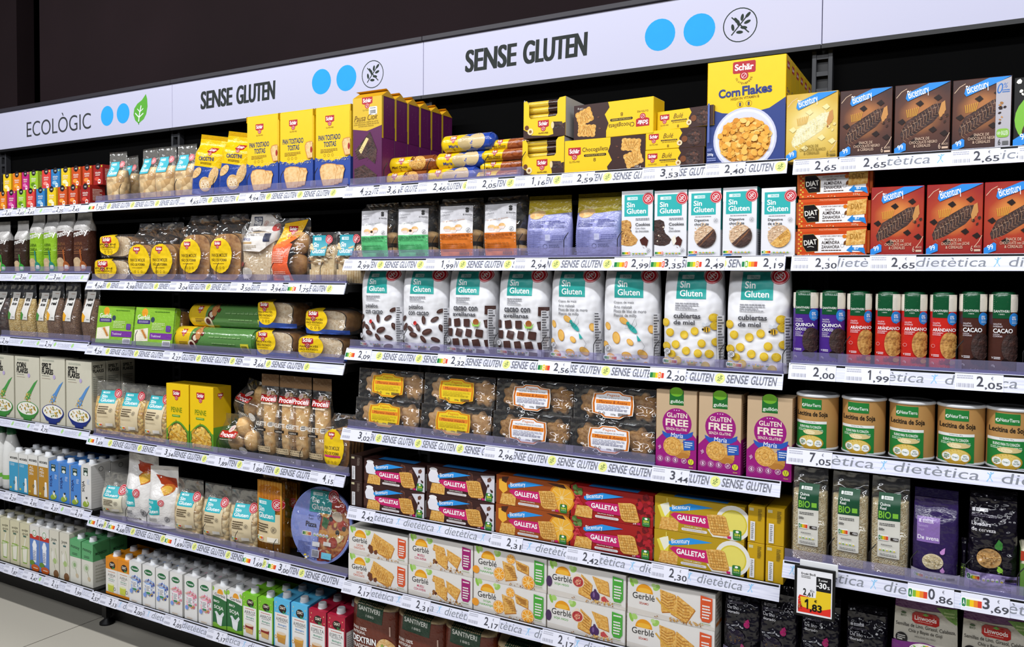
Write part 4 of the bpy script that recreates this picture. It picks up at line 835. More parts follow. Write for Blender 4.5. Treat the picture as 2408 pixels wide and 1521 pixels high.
# -- rolls lying on their sides
def roll(L_, r_, left, right, front, endc, taper=.75):
    """a wrapped roll of biscuits lying along x"""
    B = Bag(2*r_, L_, 2*r_, 2.25, 'tube'); xf = lambda p: (p[2]-L_/2, p[1], r_-p[0]*-1 if False else r_+p[0]*-1)
    g = empty('biscuit_roll'); mb = MB('roll', xf); B.shell(mb, [(.5, left), (1, right)], nv=10)
    draw(mb, front, lambda x, y, e: B.front(2*r_-(2*r_-y), L_-x, e), L_, 2*r_, .008, .0005); mb.obj('wrapper', g)
    for s in (0, 1):
        m2 = MB('roll', xf); m2.xf = (lambda s_: (lambda p: xf((p[0], p[1]+r_, L_+p[2] if s_ else -p[2]))))(s)
        m2.lathe([(r_*.93, 0), (r_*taper, .008), (r_*.3, .011)], endc[s], n=20); m2.obj('end_fold', g)
    return g
def mk_maxi(w, h):
    A = w/h; return roll(w-.016, h/2, YEL, '8a4a22', [P(YEL, (0, 0), (52, 0), (48, 40), (52, 100), (0, 100)), P('8a4a22', (52, 0), (100, 0), (100, 100), (52, 100), (48, 40))]+SCH(28, 6, 15, A, False)+[T('Maxi Choco', 6, 60, 42, 76, '5a2f16', .02), E(66, 48, 20, 44, 'biscuit'), P('6a3418', (50, 8), (62, 4), (60, 30), (50, 40)), FL(66, 50, 14, 30, 14, .9, ['8a5a26'], 2, 5, A), T('8', 24, 82, 27, 92, '7a4a10', 0)], (YEL, '8a4a22'))
def mk_maria(w, h):
    A = w/h; return roll(w-.016, h/2, YEL, '2a4aa8', [P(YEL, (0, 0), (48, 0), (42, 50), (46, 100), (0, 100)), P('2a4aa8', (48, 0), (100, 0), (100, 100), (46, 100), (42, 50))]+SCH(24, 6, 15, A, False)+[T('Maria', 14, 62, 34, 80, '2a3a8a', .02), E(50, 54, 16, 40, 'cdb480'), E(74, 46, 18, 44, 'dcc391'), P('3a5ab8', (60, 60), (66, 40), (64, 90)), T('8', 22, 86, 25, 96, '7a4a10', 0)], (YEL, '2a4aa8'))
def mk_mini(w, h):
    A = w/h; return roll(w-.014, h/2, YEL, '8f451c', [P(YEL, (0, 0), (50, 0), (44, 100), (0, 100)), P('a3552a', (50, 0), (100, 0), (100, 100), (44, 100)), L('c98a52', 1.2, (52, 70), (66, 20), (100, 8)), E(80, 52, 12, 34, '8a4018'), E(80, 52, 7, 20, 'a3552a')]+SCH(28, 3, 13, A, False)+[T('Mini Choco', 10, 56, 42, 74, '5a2f16', .015), MT(12, 78, 42, 90, 1, '8a6a10')], (YEL, '7a3a18'))
def stackroll(mk, spec, desc, labels, grp, hr):
    bz = base(3, 1)[1]; root = None
    for i, (a, b, py, dy) in enumerate(spec):
        pass
RG_ = 'biscuit rolls on the top shelf'
y31, z31 = base(3, 1)
def rolls(mk, items, dy):
    """items: (left px, right px, top px, bottom px, label), upper ones first"""
    yy = y31+dy; ws = [xat(b, yy, z31)-xat(a, yy, z31) for a, b, *_ in items]; w_ = sum(ws)/len(ws)
    hs = [zat(t, xat(a, yy, z31), yy)-zat(bt, xat(a, yy, z31), yy) for a, b, t, bt, _ in items]; h_ = sum(hs)/len(hs); root = mk(w_, h_); n = len(items)
    for i, (a, b, t, bt, lb) in enumerate(items):
        o = root if i == 0 else dup(root); k = n-1-i
        one(o, (xat(a, yy, z31)+xat(b, yy, z31))/2, yy+(.010*(k % 2)), z31+k*h_*.97+.0005, lb, 'biscuit_roll', 'biscuit roll', RG_)
rolls(mk_maxi, [(903, 1020, 335, 382, 'brown and yellow biscuit roll lying on the other one of its pair'), (898, 1000, 386, 413, 'brown and yellow biscuit roll lying on the shelf beside the purple packs')], .055)
rolls(mk_maria, [(1034, 1155, 296, 331, 'blue and yellow biscuit roll, uppermost of its stack'), (1016, 1138, 333, 372, 'blue and yellow biscuit roll in the middle of its stack'), (1001, 1115, 372, 415, 'blue and yellow biscuit roll lowest in its stack')], .055)
rolls(mk_mini, [(1145, 1240, 306, 328, 'thin chocolate biscuit roll, uppermost of its four'), (1133, 1236, 328, 355, 'thin chocolate biscuit roll second from the top of its four'), (1122, 1232, 355, 380, 'thin chocolate biscuit roll third from the top of its four'), (1111, 1228, 384, 412, 'thin chocolate biscuit roll lowest of its four')], .06)
# -- open display boxes of bars
def mk_display(w, h):
    A = w/h; d = .14; r = empty('display_box'); t = .0018; mb = MB('card')
    mb.box(-w/2, w/2, t, d, 0, t, BRN); mb.box(-w/2, w/2, d-t, d, 0, h, BRN); mb.box(-w/2, -w/2+t, t, d, 0, h, 'd9d4cc'); mb.box(w/2-t, w/2, t, d, 0, h, 'c9c6c0')
    W, H = w, h; fm = boxmaps(w, h, d)['front'][0]
    poly = [(0, 4), (4, 4), (7, 2), (13, 14), (13, 44), (17, 50), (77, 48), (81, 42), (81, 10), (86, 2), (100, 0), (100, 100), (0, 100)]
    pts = [(x*W/100, y*H/100) for x, y in poly]; tr = tessellate_polygon([[Vector((x, y, 0)) for x, y in pts]])
    mb.add([fm(x, y, 0) for x, y in pts], [list(q) for q in tr], YEL); mb.add([fm(x, y, -t) for x, y in pts], [list(q) for q in tr], YEL)
    f = [P(BRN, (0, 76), (12, 84), (20, 93), (60, 97), (72, 94), (70, 78), (100, 66), (100, 100), (0, 100))]+SCH(48, 56, 26, A, True)[:6]+[T('GLUTEN-FREE', 36, 88, 60, 91, '7a5a10', 0), P('choc', (70, 62), (92, 64), (98, 82), (70, 80)), E(70, 71, 3.5, 9, 'e4cf9a'), C(8, 72, 5, '6a3a1c'), C(17, 83, 7, 'e6d3a6'), C(17, 83, 3.4, '8a5a2c')]
    draw(mb, f, fm, w, h, None, .0004); mb.obj('open_carton', r)
    for k, (zz, yo) in enumerate(((.56, .012), (.56, .05), (.74, .012), (.74, .05), (.90, .012))):
        m2 = MB('roll', lambda p: (p[0], p[1]+yo, p[2]+zz*h)); rr = h*.083; B = Bag(2*rr, w*.88, 2*rr, 2.2, 'tube')
        m2.xf = (lambda zz_, yo_: (lambda p: (p[2]-w*.44, p[1]+yo_, zz_*h-p[0])))(zz, yo); B.shell(m2, [(.55, 'e0bd3a'), (.8, '3a241c'), (1, 'd8d0c0')], nv=8, nt=12)
        m2.obj('wrapped_bar', r)
    return r
yy = y31+.015; a, b = xat(1228, yy, z31), xat(1326, yy, z31); hd = zat(327, a, yy)-z31
root = mk_display(b-a, hd*.99); one(root, (a+b)/2, yy, z31, 'yellow open display box of chocolate bars standing on the shelf', 'display_box', 'display box', 'open display boxes')
one(dup(root), (a+b)/2+.003, yy, z31+hd, 'yellow open display box of chocolate bars stacked on the other one', 'display_box', 'display box', 'open display boxes')
# -- chocolate biscuit boxes and pralines
def rectbiscuit(cx, cy, w, h, A, rot=0):
    g = math.radians(rot); o = []
    def q(x, y): return (cx+(x*math.cos(g)-y*math.sin(g)), cy+(x*math.sin(g)+y*math.cos(g))*A)
    pts = []
    for i in range(8): pts.append(q(-w/2+w*i/8+(.3 if i % 2 else 0), -h/2-(0.8 if i % 2 else 0)))
    for i in range(6): pts.append(q(w/2+(0.8 if i % 2 else 0), -h/2+h*i/6))
    for i in range(8): pts.append(q(w/2-w*i/8, h/2+(0.8 if i % 2 else 0)))
    for i in range(6): pts.append(q(-w/2-(0.8 if i % 2 else 0), h/2-h*i/6))
    o.append(P('biscuit', *pts))
    for i in range(5): t = -.9+i*.45; o.append(L('a8752e', .6, q(t*w*.12, h*.36), q(t*w*.42, -h*.34)))
    return o
def chocog(w, h, flip):
    A = w/h; f = [P(BRN, (58, 0), (100, 0), (100, 100), (56, 100), (54, 84), (60, 66), (55, 40), (58, 20))]+SCH(13, 22, 16, A)+[T('Chocogalleta', 23, 24, 55, 40, '4a2a14', .0), R(25, 44, 53, 51, '2b1712', 2), T('CHOCOLATE NEGRO', 27, 45.5, 51, 49.5, 'e8c94a', 0), T('8', 37, 56, 40, 66, '6a4a10', 0)]+rectbiscuit(83, 26, 22, 13, A, 6)+rectbiscuit(86, 66, 20, 16, A, -20)+[T('150 g', 88, 86, 95, 93, 'f0e8e0', 0), E(66, 28, 1.6, 2, '6a4030', 20), E(68, 60, 1.4, 2, '6a4030')]
    keys = {'left': 'd9b112', 'right': BRN, 'top': '4a2c22'} if not flip else {'left': BRN, 'right': YEL, 'top': 'c9a412'}
    return box(w, h, .07, YEL, f, None, None, keys, flip=flip)
w_ = xat(1517, yy, z31)-xat(1327, yy, z31); h1 = zat(331, xat(1327, yy, z31), yy)-z31
o1 = chocog(w_, h1*.99, False); one(o1, (xat(1327, yy, z31)+xat(1517, yy, z31))/2, yy, z31, 'yellow and brown chocolate biscuit box lying on the shelf', 'biscuit_box', 'box', 'chocolate biscuit boxes')
w2 = xat(1536, yy, z31)-xat(1343, yy, z31)
o1 = chocog(w2, h1*1.02, True); one(o1, (xat(1343, yy, z31)+xat(1536, yy, z31))/2, yy+.006, z31+h1, 'brown and yellow chocolate biscuit box stacked upside down on another', 'biscuit_box', 'box', 'chocolate biscuit boxes', rz=-4)
def mk_bule(w, h):
    A = w/h; f = [P(BRN, (58, 0), (100, 0), (100, 100), (56, 100), (60, 78), (57, 50), (62, 24))]+SCH(14, 18, 17, A)+[T('Bulé', 31, 20, 47, 44, '5a3a16', -.005, 0, .3), R(26, 52, 54, 59, '4a2a16', 2), T('MILK CHOCOLATE', 28, 53.5, 52, 57.5, 'e8c94a', 0), MT(28, 64, 54, 69, 1, '8a6a14'), C(82, 52, 13, 'choc'), FL(82, 52, 11, 40, 14, 2, ['6a4436', '2a1712'], 2, 5, A), C(66, 56, 5, '7a4420'), C(58, 74, 4.4, 'ead8b0'), C(58, 74, 2, '9a6a38'), T('8', 37, 78, 40, 92, '6a4a10', 0)]
    return box(w, h, .07, YEL, f, None, None, {'right': '4a2c22', 'top': 'b98f14', 'left': YEL})
hb_ = (zat(308, xat(1519, yy, z31), yy)-z31)/2
for i, (a, b, lb, rz) in enumerate(((1515, 1655, 'small yellow praline box at the foot of its stack of three', 0), (1519, 1656, 'small yellow praline box in the middle of its stack', 0), (1545, 1660, 'small yellow praline box on top of its stack, turned to show its end', -9))):
    if i == 0: root = mk_bule(xat(b, yy, z31)-xat(a, yy, z31), hb_*.985)
    one(root if i == 0 else dup(root), (xat(a, yy, z31)+xat(b, yy, z31))/2+(.006 if i == 2 else 0), yy+(.004 if i == 2 else 0), z31+hb_*i, lb, 'praline_box', 'box', 'praline boxes', rz)
# -- tall cereal boxes
def mk_corn(w, h):
    A = w/h; f = [P('2f4283', (0, 44), (20, 50), (50, 53), (80, 49), (100, 40), (100, 100), (0, 100))]+[R(33, 2.2, 62, 13.5, 'b21f2c', 2), C(47.5, 16, 5.5, 'b21f2c'), RG(47.5, 16, 3.6, .7, 'f0d0d0'), L('f0d0d0', .8, (45, 18), (50, 14)), T('Schär', 35.5, 4.5, 59.5, 10.8, 'ffffff', .03)]
    for i, ch in enumerate('GLUTEN-FREE'): t = math.radians(162-i*14.4); f.append(T(ch, 47.5+10*math.cos(t)-.9, 16+10*A*math.sin(t)-.9, 47.5+10*math.cos(t)+.9, 16+10*A*math.sin(t)+.9, '8a6a14', .01, 72-i*14.4))
    f += [T('Corn', 15, 27, 43, 35.4, '2b3a80', .035, -1.5), T('Flakes', 45.5, 25.6, 83, 34.6, '2b3a80', .035, -1.5), T('HIGH IN VITAMIN B', 31, 35.9, 67, 38.4, '8a6a10', .01, -1.5), RG(43, 43, 4, .4, 'a8861a'), RG(54, 42.8, 4, .4, 'a8861a'), R(41.8, 41.5, 44.2, 44.8, '4a4a6a'), R(52.8, 41.3, 55.2, 44.6, '4a4a6a')]
    n = 40; cx, cy, rx, ry = 49.5, 76.5, 40.5, 31*1.0
    def bowl(s): return [p for p in [(cx+s*rx*math.cos(6.2832*i/n), min(99.6, cy+s*rx*A*math.sin(6.2832*i/n))) for i in range(n)]]
    f += [P('c9cbe2', *bowl(1.0)), P('e4e6f4', *bowl(.94)), P('d7d9ec', *bowl(.86)), P('cornflake', *[(cx+33*math.cos(6.2832*i/n), min(99, cy+2+30*A*math.sin(6.2832*i/n))) for i in range(n)])]
    f += FL(cx, cy+1, 32, 20.5, 190, 4.2, ['e8a83c', 'f2bc58', 'd98f2a', 'f6cc74', 'e39c34', 'f0b048'], 8, 7, A)
    f = [o if o[0] != 'P' or len(o[2]) != 7 else ('P', o[1], tuple((x, min(y, 99.5)) for x, y in o[2])) for o in f if not isinstance(o, list)]
    f += [T('250g', 2, 88.5, 10, 91.5, 'f0f0f6', .015), MT(2, 84, 10, 87, 2, '8f9ac8'), MT(2, 93, 14, 97, 2, '8f9ac8'), R(2, 40, 4.5, 78, '5a6cae')]
    side = [R(0, 0, 100, 46, 'e0b812'), P('2f4283', (0, 46), (100, 56), (100, 100), (0, 100)), R(20, 5, 70, 12, 'b21f2c'), T('Schär', 24, 7, 66, 10, 'ffffff', .02), T('Corn', 20, 30, 80, 34, '2b3a80', .02), T('Flakes', 14, 36, 86, 40, '2b3a80', .02)]
    return box(w, h, .055, 'f2cb1a', f, side, None, {'top': 'd9b010'})
row(mk_corn, 3, 1, [(1660, 1846)], 149, 'tall yellow and blue corn flakes box', 'cereal_box', 'box', 'tall cereal boxes in a row', dy=.014, behind=5, depth=.055, gap=.003, labels=['tall yellow and blue corn flakes box at the front of its row'], wj=.99)
# -- second shelf: muffin bags
def mk_muffin(strip):
    def mk(w, h):
        r = empty('muffin_bag'); B = Bag(w, h, .085, 3.2, 'brick', 4, .006); rnd = random.Random(3)
        mb = MB(); B.shell(mb, [(1, 'film')], cap=False); mb.obj('film', r)
        for (x, z) in ((-.3, .12), (.3, .12), (-.3, .38), (.3, .38), (0, .25), (.02, .55)):
            m2 = MB('matt'); R_ = w*.19; m2.xf = (lambda x_, z_: (lambda p: (p[0]+x_*w, p[1]+.045, p[2]+z_*h)))(x, z)
            m2.lathe([(R_*.66, -R_*.55), (R_*.9, 0)], 'b58a50', n=20, cap=False); m2.lathe([(R_*.9, 0), (R_*1.02, R_*.12), (R_*.9, R_*.42), (R_*.5, R_*.66), (R_*.05, R_*.74)], 'rusk', n=20); m2.obj('muffin', r)
        A = w/h; gr = strip
        f = [R(14, 14, 88, 96, 'f2f1f2'), P('c9c8cc', (14, 14), (88, 14), (88, 40), (70, 36), (50, 41), (30, 36), (14, 40)), R(14, 58, 88, 96, gr), T('Magdalena', 20, 22, 44, 25, '77777c', .0, -6), T('clásica', 20, 26.5, 36, 29, '77777c', .0, -6), T('sin gluten, sin lactosa', 20, 36, 72, 39, 'b8865a' if gr != '5fc47c' else '8f9a90', .0, -4), E(77, 19, 4, 2, '333333'), P('333333', (73, 21), (81, 21), (80, 25), (74, 25)), T('El Horno', 68, 27, 86, 29.5, '444444', .01)]
        for (x, y) in ((32, 50), (46, 52), (58, 48)): f += [E(x, y, 9, 4.2, 'rusk'), P('f0dcd4', (x-8, y+.5), (x+8, y+.5), (x+5, y+5), (x-5, y+5))]
        if gr == '5fc47c': f += [E(46, 51, 4, 2, '3a241c')]
        f += WHEAT(80, 53, 4.5, A, '777777')+[MT(17, 60, 85, 68, 4, '3f8a58' if gr == '5fc47c' else 'a85a1c'), MT(20, 74, 80, 86, 4, '4a9a64' if gr == '5fc47c' else 'b0641f', 4)]+[R(62+k*2, 88, 63+k*2, 92, '333333') for k in range(10)]
        m3 = MB('paper'); draw(m3, f, B.front, w, h, .009, .001); m3.obj('label', r)
        return r
    return mk
G = 'muffin bags on the second shelf'
row(mk_muffin('5fc47c'), 3, 2, [(834, 922), (925, 1014)], 478, 'clear muffin bag with a green and white label', 'muffin_bag', 'bag', G, dy=.03, rz=[-3, 4])
row(mk_muffin('e07a28'), 3, 2, [(1022, 1120), (1120, 1228)], 466, 'clear muffin bag with an orange and white label', 'muffin_bag', 'bag', G, dy=.03, rz=[4, -5])
def mk_lilac(w, h):
    A = w/h; f = [P('b8a02a', (-2, 0), (102, 0), (102, 20), (-2, 24)), P('d9c33a', (4, 18), (90, 14), (100, 22), (30, 26)), E(22, 26, 16, 7, 'rusk'), E(30, 23, 12, 5, 'toast'), MT(8, 36, 46, 48, 5, '6f72a8'), MT(52, 36, 92, 48, 5, '6f72a8', 2), MT(8, 52, 46, 88, 12, '7a7db4', 3), L('6f72a8', .6, (24, 52), (24, 86)), L('6f72a8', .6, (40, 52), (40, 86)), MT(66, 62, 94, 70, 3, '5f6298', 4), R(52, 60, 63, 70, 'c2c4e2'), RG(52, 80, 5, .9, '3a3c5a'), MT(60, 77, 86, 83, 3, '4a4c70', 6), MT(6, 90, 40, 93, 1, '5f6298'), T('ER', 76, 92, 80, 95, '3a3c5a', 0)]
    return bag(w, h, w*.42, [(.82, '9ea0d2'), (1, '8f7a20')], f, 'film', 'pouch', 2.8, 6, .006, (.012, '7a6a1c'), name='lilac_pouch')
row(mk_lilac, 3, 2, [(1232, 1336), (1344, 1455)], 470, '', 'lilac_pouch', 'pouch', 'lilac backed pouches', dy=.03, rz=[3, -2], labels=['lilac pouch with its back turned out beside the orange labelled muffins', 'lilac pouch with its back turned out beside the chip cookie box'])
# -- own brand cookie boxes
def cookiebox(title, subs, kind, let):
    def mk(w, h):
        A = w/h; f = [R(0, 0, 100, 20, 'f0f0f4')]+SGL(9, 6, 85, 38, A, '2fb2b0')
        if kind in ('chip', 'dark'):
            k = 'cookie' if kind == 'chip' else 'cocoa'
            f += [P(k, (0, 44), (18, 43), (30, 46), (33, 52), (30, 58), (36, 64), (46, 68), (54, 73), (48, 79), (34, 82), (18, 82), (0, 80)), FL(18, 62, 16, 16, 14, 2.6, ['4a2a16', '6a3c1e', 'e9c384'] if kind == 'chip' else ['1c1010', 'e2d4c0', '5a3a30'], 3, 5, A), MT(46, 41, 92, 45, 2, '9a9aa2'), T(title, 46, 48, 92, 52.5, '35353a', .015)]
            for j, s in enumerate(subs): f.append(T(s, 46, 54.5+j*4, 46+len(s)*3.5, 57.8+j*4, '45454a', .005))
            f += [P('4a1f18', (60, 73), (76, 68), (88, 74), (84, 82), (66, 80)), FL(76, 82, 10, 3, 9, 1.6, ['6a2a1e', '3a1814'], 5, 5, A)]
            if kind == 'dark': f += [P('ece6d6', (54, 72), (66, 66), (70, 76), (62, 82))]
        else:
            f += [MT(22, 40, 74, 42, 1, '9a9aa2'), T(title, 20, 44, 64, 48.5, '35353a', .01), T(subs[0], 20, 49.5, 64 if kind != 'oat' else 62, 53.5, '35353a', .01), C(54, 70, 34, 'oats'), FL(44, 64, 24, 14, 60, 2.6, ['f0dcc0', 'd9b48c', 'e6caa4'], 2, 6, A)]
            k = 'choc' if kind == 'choc' else 'biscuit'
            f += [P(k, *[(54+34*math.cos(math.radians(t)), 70+34*A*math.sin(math.radians(t))) for t in range(-42, 139, 9)])]
            if kind == 'choc':
                for i in range(7): x = 50+i*5.5; f.append(L('8a5a3a', 1.3, (x-14, 84-i*2.4), (x-4, 80-i*3), (x+2, 72-i*2)))
            else: f += [T('AVENA', 50, 66, 84, 72, 'a8752e', .005, -38)]+FL(64, 76, 18, 10, 12, 1.2, ['8f5f22'], 4, 5, A)
            f += WHEAT(86, 46.5, 6.5, A, '8a8a92')
        f += NS(4, 90, 30, 95.5, let)
        for i in range(5): f += [C(40+i*10, 92, 4, 'e2e2e6'), E(40+i*10, 93.5, 3, 1, ['7fb33c', 'e8b82a'][i % 2])]
        f += [MT(36, 96, 80, 97.5, 1, '8a8a92')]
        if kind in ('chip', 'dark'): f += WHEAT(89, 89, 6, A, '777780')
        else: f += [R(4, 96.5, 28, 99, '3a7fc8')]
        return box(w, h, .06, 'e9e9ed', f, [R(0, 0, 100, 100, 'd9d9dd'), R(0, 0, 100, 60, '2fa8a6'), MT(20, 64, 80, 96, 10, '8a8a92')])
    return mk
G = 'white and turquoise cookie boxes'
row(cookiebox('Cookies', ('Con chips', 'de chocolate'), 'chip', 4), 3, 2, [(1460, 1534)], 450, 'white and turquoise box picturing a bitten chocolate chip cookie', 'cookie_box', 'box', G, dy=.015)
row(cookiebox('Cookies', ('Tres', 'chocolates'), 'dark', 4), 3, 2, [(1537, 1614)], 449, 'white and turquoise box picturing a bitten dark cookie', 'cookie_box', 'box', G, dy=.015)
row(cookiebox('Digestive', ('chocolate',), 'choc', 3), 3, 2, [(1616, 1694), (1698, 1778)], 446, '', 'cookie_box', 'box', G, dy=.015, dz=.001, labels=['white and turquoise chocolate digestive box next to the dark cookie box', 'white and turquoise chocolate digestive box next to the oat digestive box'])
row(cookiebox('Digestive', ('de avena',), 'oat', 1), 3, 2, [(1788, 1869)], 443, 'white and turquoise box picturing a round oat digestive biscuit', 'cookie_box', 'box', G, dy=.015)
# -- third shelf: big cereal bags
def cerealbag(kind):
    def mk(w, h):
        A = w/h; x0, x1, y0, y1 = 26, 76, 3, 30
        f = [P('2fa79f', (x0, y0), (x1-6, y0), (x1-6, y0+5), (x1, y0+5), (x1, y1), (x0-1, y1)), R(x0+7, y0+3, x0+28, y0+7, 'd8efec', 1), T('EROSKI', x0+13, y0+3.7, x0+27, y0+6.3, '2fa79f', .01), T('Sin', x0+5, 12, x0+22, 19, 'ffffff', .015), T('Gluten', x0+5, 21, x0+44, 27.6, 'ffffff', .015), C(84, 7, 13, 'c3202c')]+WHEAT(84, 7, 8, A, 'ffffff')+[RG(84, 7, 12, .7, 'f0c8cc')]
        ink = '4a4a50'
        if kind == 'petal':
            f += [MT(24, 33, 60, 40, 4, '9a9aa0'), T('pétalos', 22, 43, 54, 49.4, ink, .02), T('con cacao', 20, 51, 66, 55.6, ink, .02)]
            for (x, y, a, s) in ((8, 60, -50, 6), (56, 61, 80, 7), (78, 60, 150, 7), (12, 70, -60, 7), (26, 72, 30, 7), (44, 70, 60, 7), (64, 75, -20, 9), (34, 79, 10, 8), (56, 84, 50, 7), (80, 84, 20, 7), (20, 93, 30, 7), (52, 95, -20, 8), (90, 70, 70, 6), (78, 95, -10, 8), (88, 50, -30, 6), (8, 90, 40, 6)):
                f += [E(x, y, s*1.2, s*.62*A, '4a302a', a), E(x, y-.6, s*.8, s*.2*A, '5e4038', a)]
            f += [C(37, 65, 4, 'c8302c'), C(35, 64, 1, '222222'), L('4a302a', .9, (29, 66), (36, 69), (42, 66))]
        elif kind == 'square':
            f += [MT(26, 33, 58, 41, 4, '9a9aa0'), T('cacao con', 20, 43.4, 74, 48.6, ink, .025), T('avellanas', 18, 50, 70, 54.8, ink, .025)]
            rnd = random.Random(4)
            for j in range(4):
                for i in range(5):
                    x, y = 6+i*22+(6 if j % 2 else 0), 62+j*11.5; g = rnd.uniform(-12, 12); s = 9.4
                    if j == 0 and i == 3: continue
                    f.append(P('3a221e', *[(x+1+s*math.cos(math.radians(g+k)), y+.6+s*A*math.sin(math.radians(g+k))) for k in (45, 135, 225, 315)]))
                    f.append(P('4a2e28', *[(x+s*math.cos(math.radians(g+k)), y+s*A*math.sin(math.radians(g+k))) for k in (45, 135, 225, 315)]))
            f += [P('4a2e28', (88, 42), (102, 42), (102, 52), (88, 52)), C(72, 61, 6, '9a5a24'), P('8cc04a', (62, 60), (66, 66), (78, 66), (82, 60), (76, 64), (68, 64)), L('55603a', .7, (71, 66), (70, 70)), L('55603a', .7, (75, 66), (76, 70))]
        elif kind == 'flake':
            f += [T(s, 24, 33.5+j*4.4, 24+len(s)*2.75, 36.8+j*4.4, '5a5a60', .0) for j, s in enumerate(('Copos de maíz', 'Arto malutak', 'Flocs de blat de moro', 'Flocos de millo'))]
            for (x, y, a, s) in ((12, 60, 70, 6), (42, 54, 30, 7), (28, 72, 80, 9), (54, 76, 40, 6), (8, 80, 70, 6), (18, 92, 20, 7), (48, 90, 10, 8), (76, 88, 40, 8), (90, 62, 80, 6), (34, 98, 0, 6), (82, 100, 70, 6)): f += [E(x, y, s*1.2, s*.78*A, 'd99a34', a), E(x, y, s*1.04, s*.64*A, 'ecba5e', a)]
            f += [E(58, 62, 11, 2.6, '2fa79f', 42), P('2fa79f', (66, 68), (74, 74), (68, 75)), C(50, 56.5, 3, '2fa79f'), L('3a3a40', .5, (56, 60), (64, 50), (66, 58), (58, 63)), L('3a3a40', .5, (56, 61), (44, 62), (48, 58), (54, 60)), L('8a8a90', .4, (74, 74), (80, 80), (76, 84))]
        else:
            f += [MT(24, 34, 66, 42, 4, '9a9aa0'), T('cubiertas', 22, 44.4, 68, 49.6, ink, .025), T('de miel', 22, 51.4, 58, 56, ink, .025)]
            for (x, y) in ((8, 54), (16, 64), (40, 66), (58, 62), (70, 74), (26, 76), (44, 82), (10, 78), (82, 84), (64, 84), (90, 56), (88, 48), (30, 92), (54, 95), (76, 96), (10, 94), (92, 72), (20, 86)): f += [C(x, y, 6.8, 'd9b022'), C(x-.6, y-.6, 5.4, 'e8c63c')]
            f += [E(78, 60, 6, 2.6, 'e0b030'), P('2a2420', (75, 58), (76.5, 57.6), (77, 62.6), (75.6, 62.4)), P('2a2420', (79, 57.8), (80.5, 58.2), (80.8, 62), (79.4, 62.5)), C(72.5, 60, 2, '2a2420'), E(74, 55, 4, 1.6, 'd8dce4', 40), E(80, 54.5, 4, 1.6, 'd8dce4', -40)]
        f += [R(92, 46, 99, 92, 'dedee2'), MT(93, 47, 99, 92, 16, '55555a', 5)]+WHEAT(14, 83, 5.5, A, '6a6a70', 'f0f0f4')+NS(8, 91, 30, 95.5, 2)
        for i in range(5): f += [C(42+i*7, 92, 2.8, 'dcdce0'), E(42+i*7, 93, 2, .7, ['7fb33c', 'e8b82a'][i % 2])]
        return bag(w, h, w*.58, [(1, 'ebebee')], f, 'paper', 'block', 3.4, {'petal': 1, 'square': 2, 'flake': 3, 'honey': 4}[kind], .008, None, .01, name='cereal_bag', wav=14)
    return mk
G = 'white cereal bags on the third shelf'
for kind, sp, ds in (('petal', [(836, 936), (943, 1040)], 'white cereal bag printed with brown cocoa petals'), ('square', [(1044, 1152), (1160, 1280)], 'white cereal bag printed with chocolate squares'), ('flake', [(1288, 1400), (1410, 1545)], 'white cereal bag printed with corn flakes and a teal bird'), ('honey', [(1557, 1688), (1696, 1858)], 'white cereal bag printed with yellow puffs and a bee')):
    row(cerealbag(kind), 3, 3, sp, 632, ds, 'cereal_bag', 'bag', G, dy=.025, jit=5)
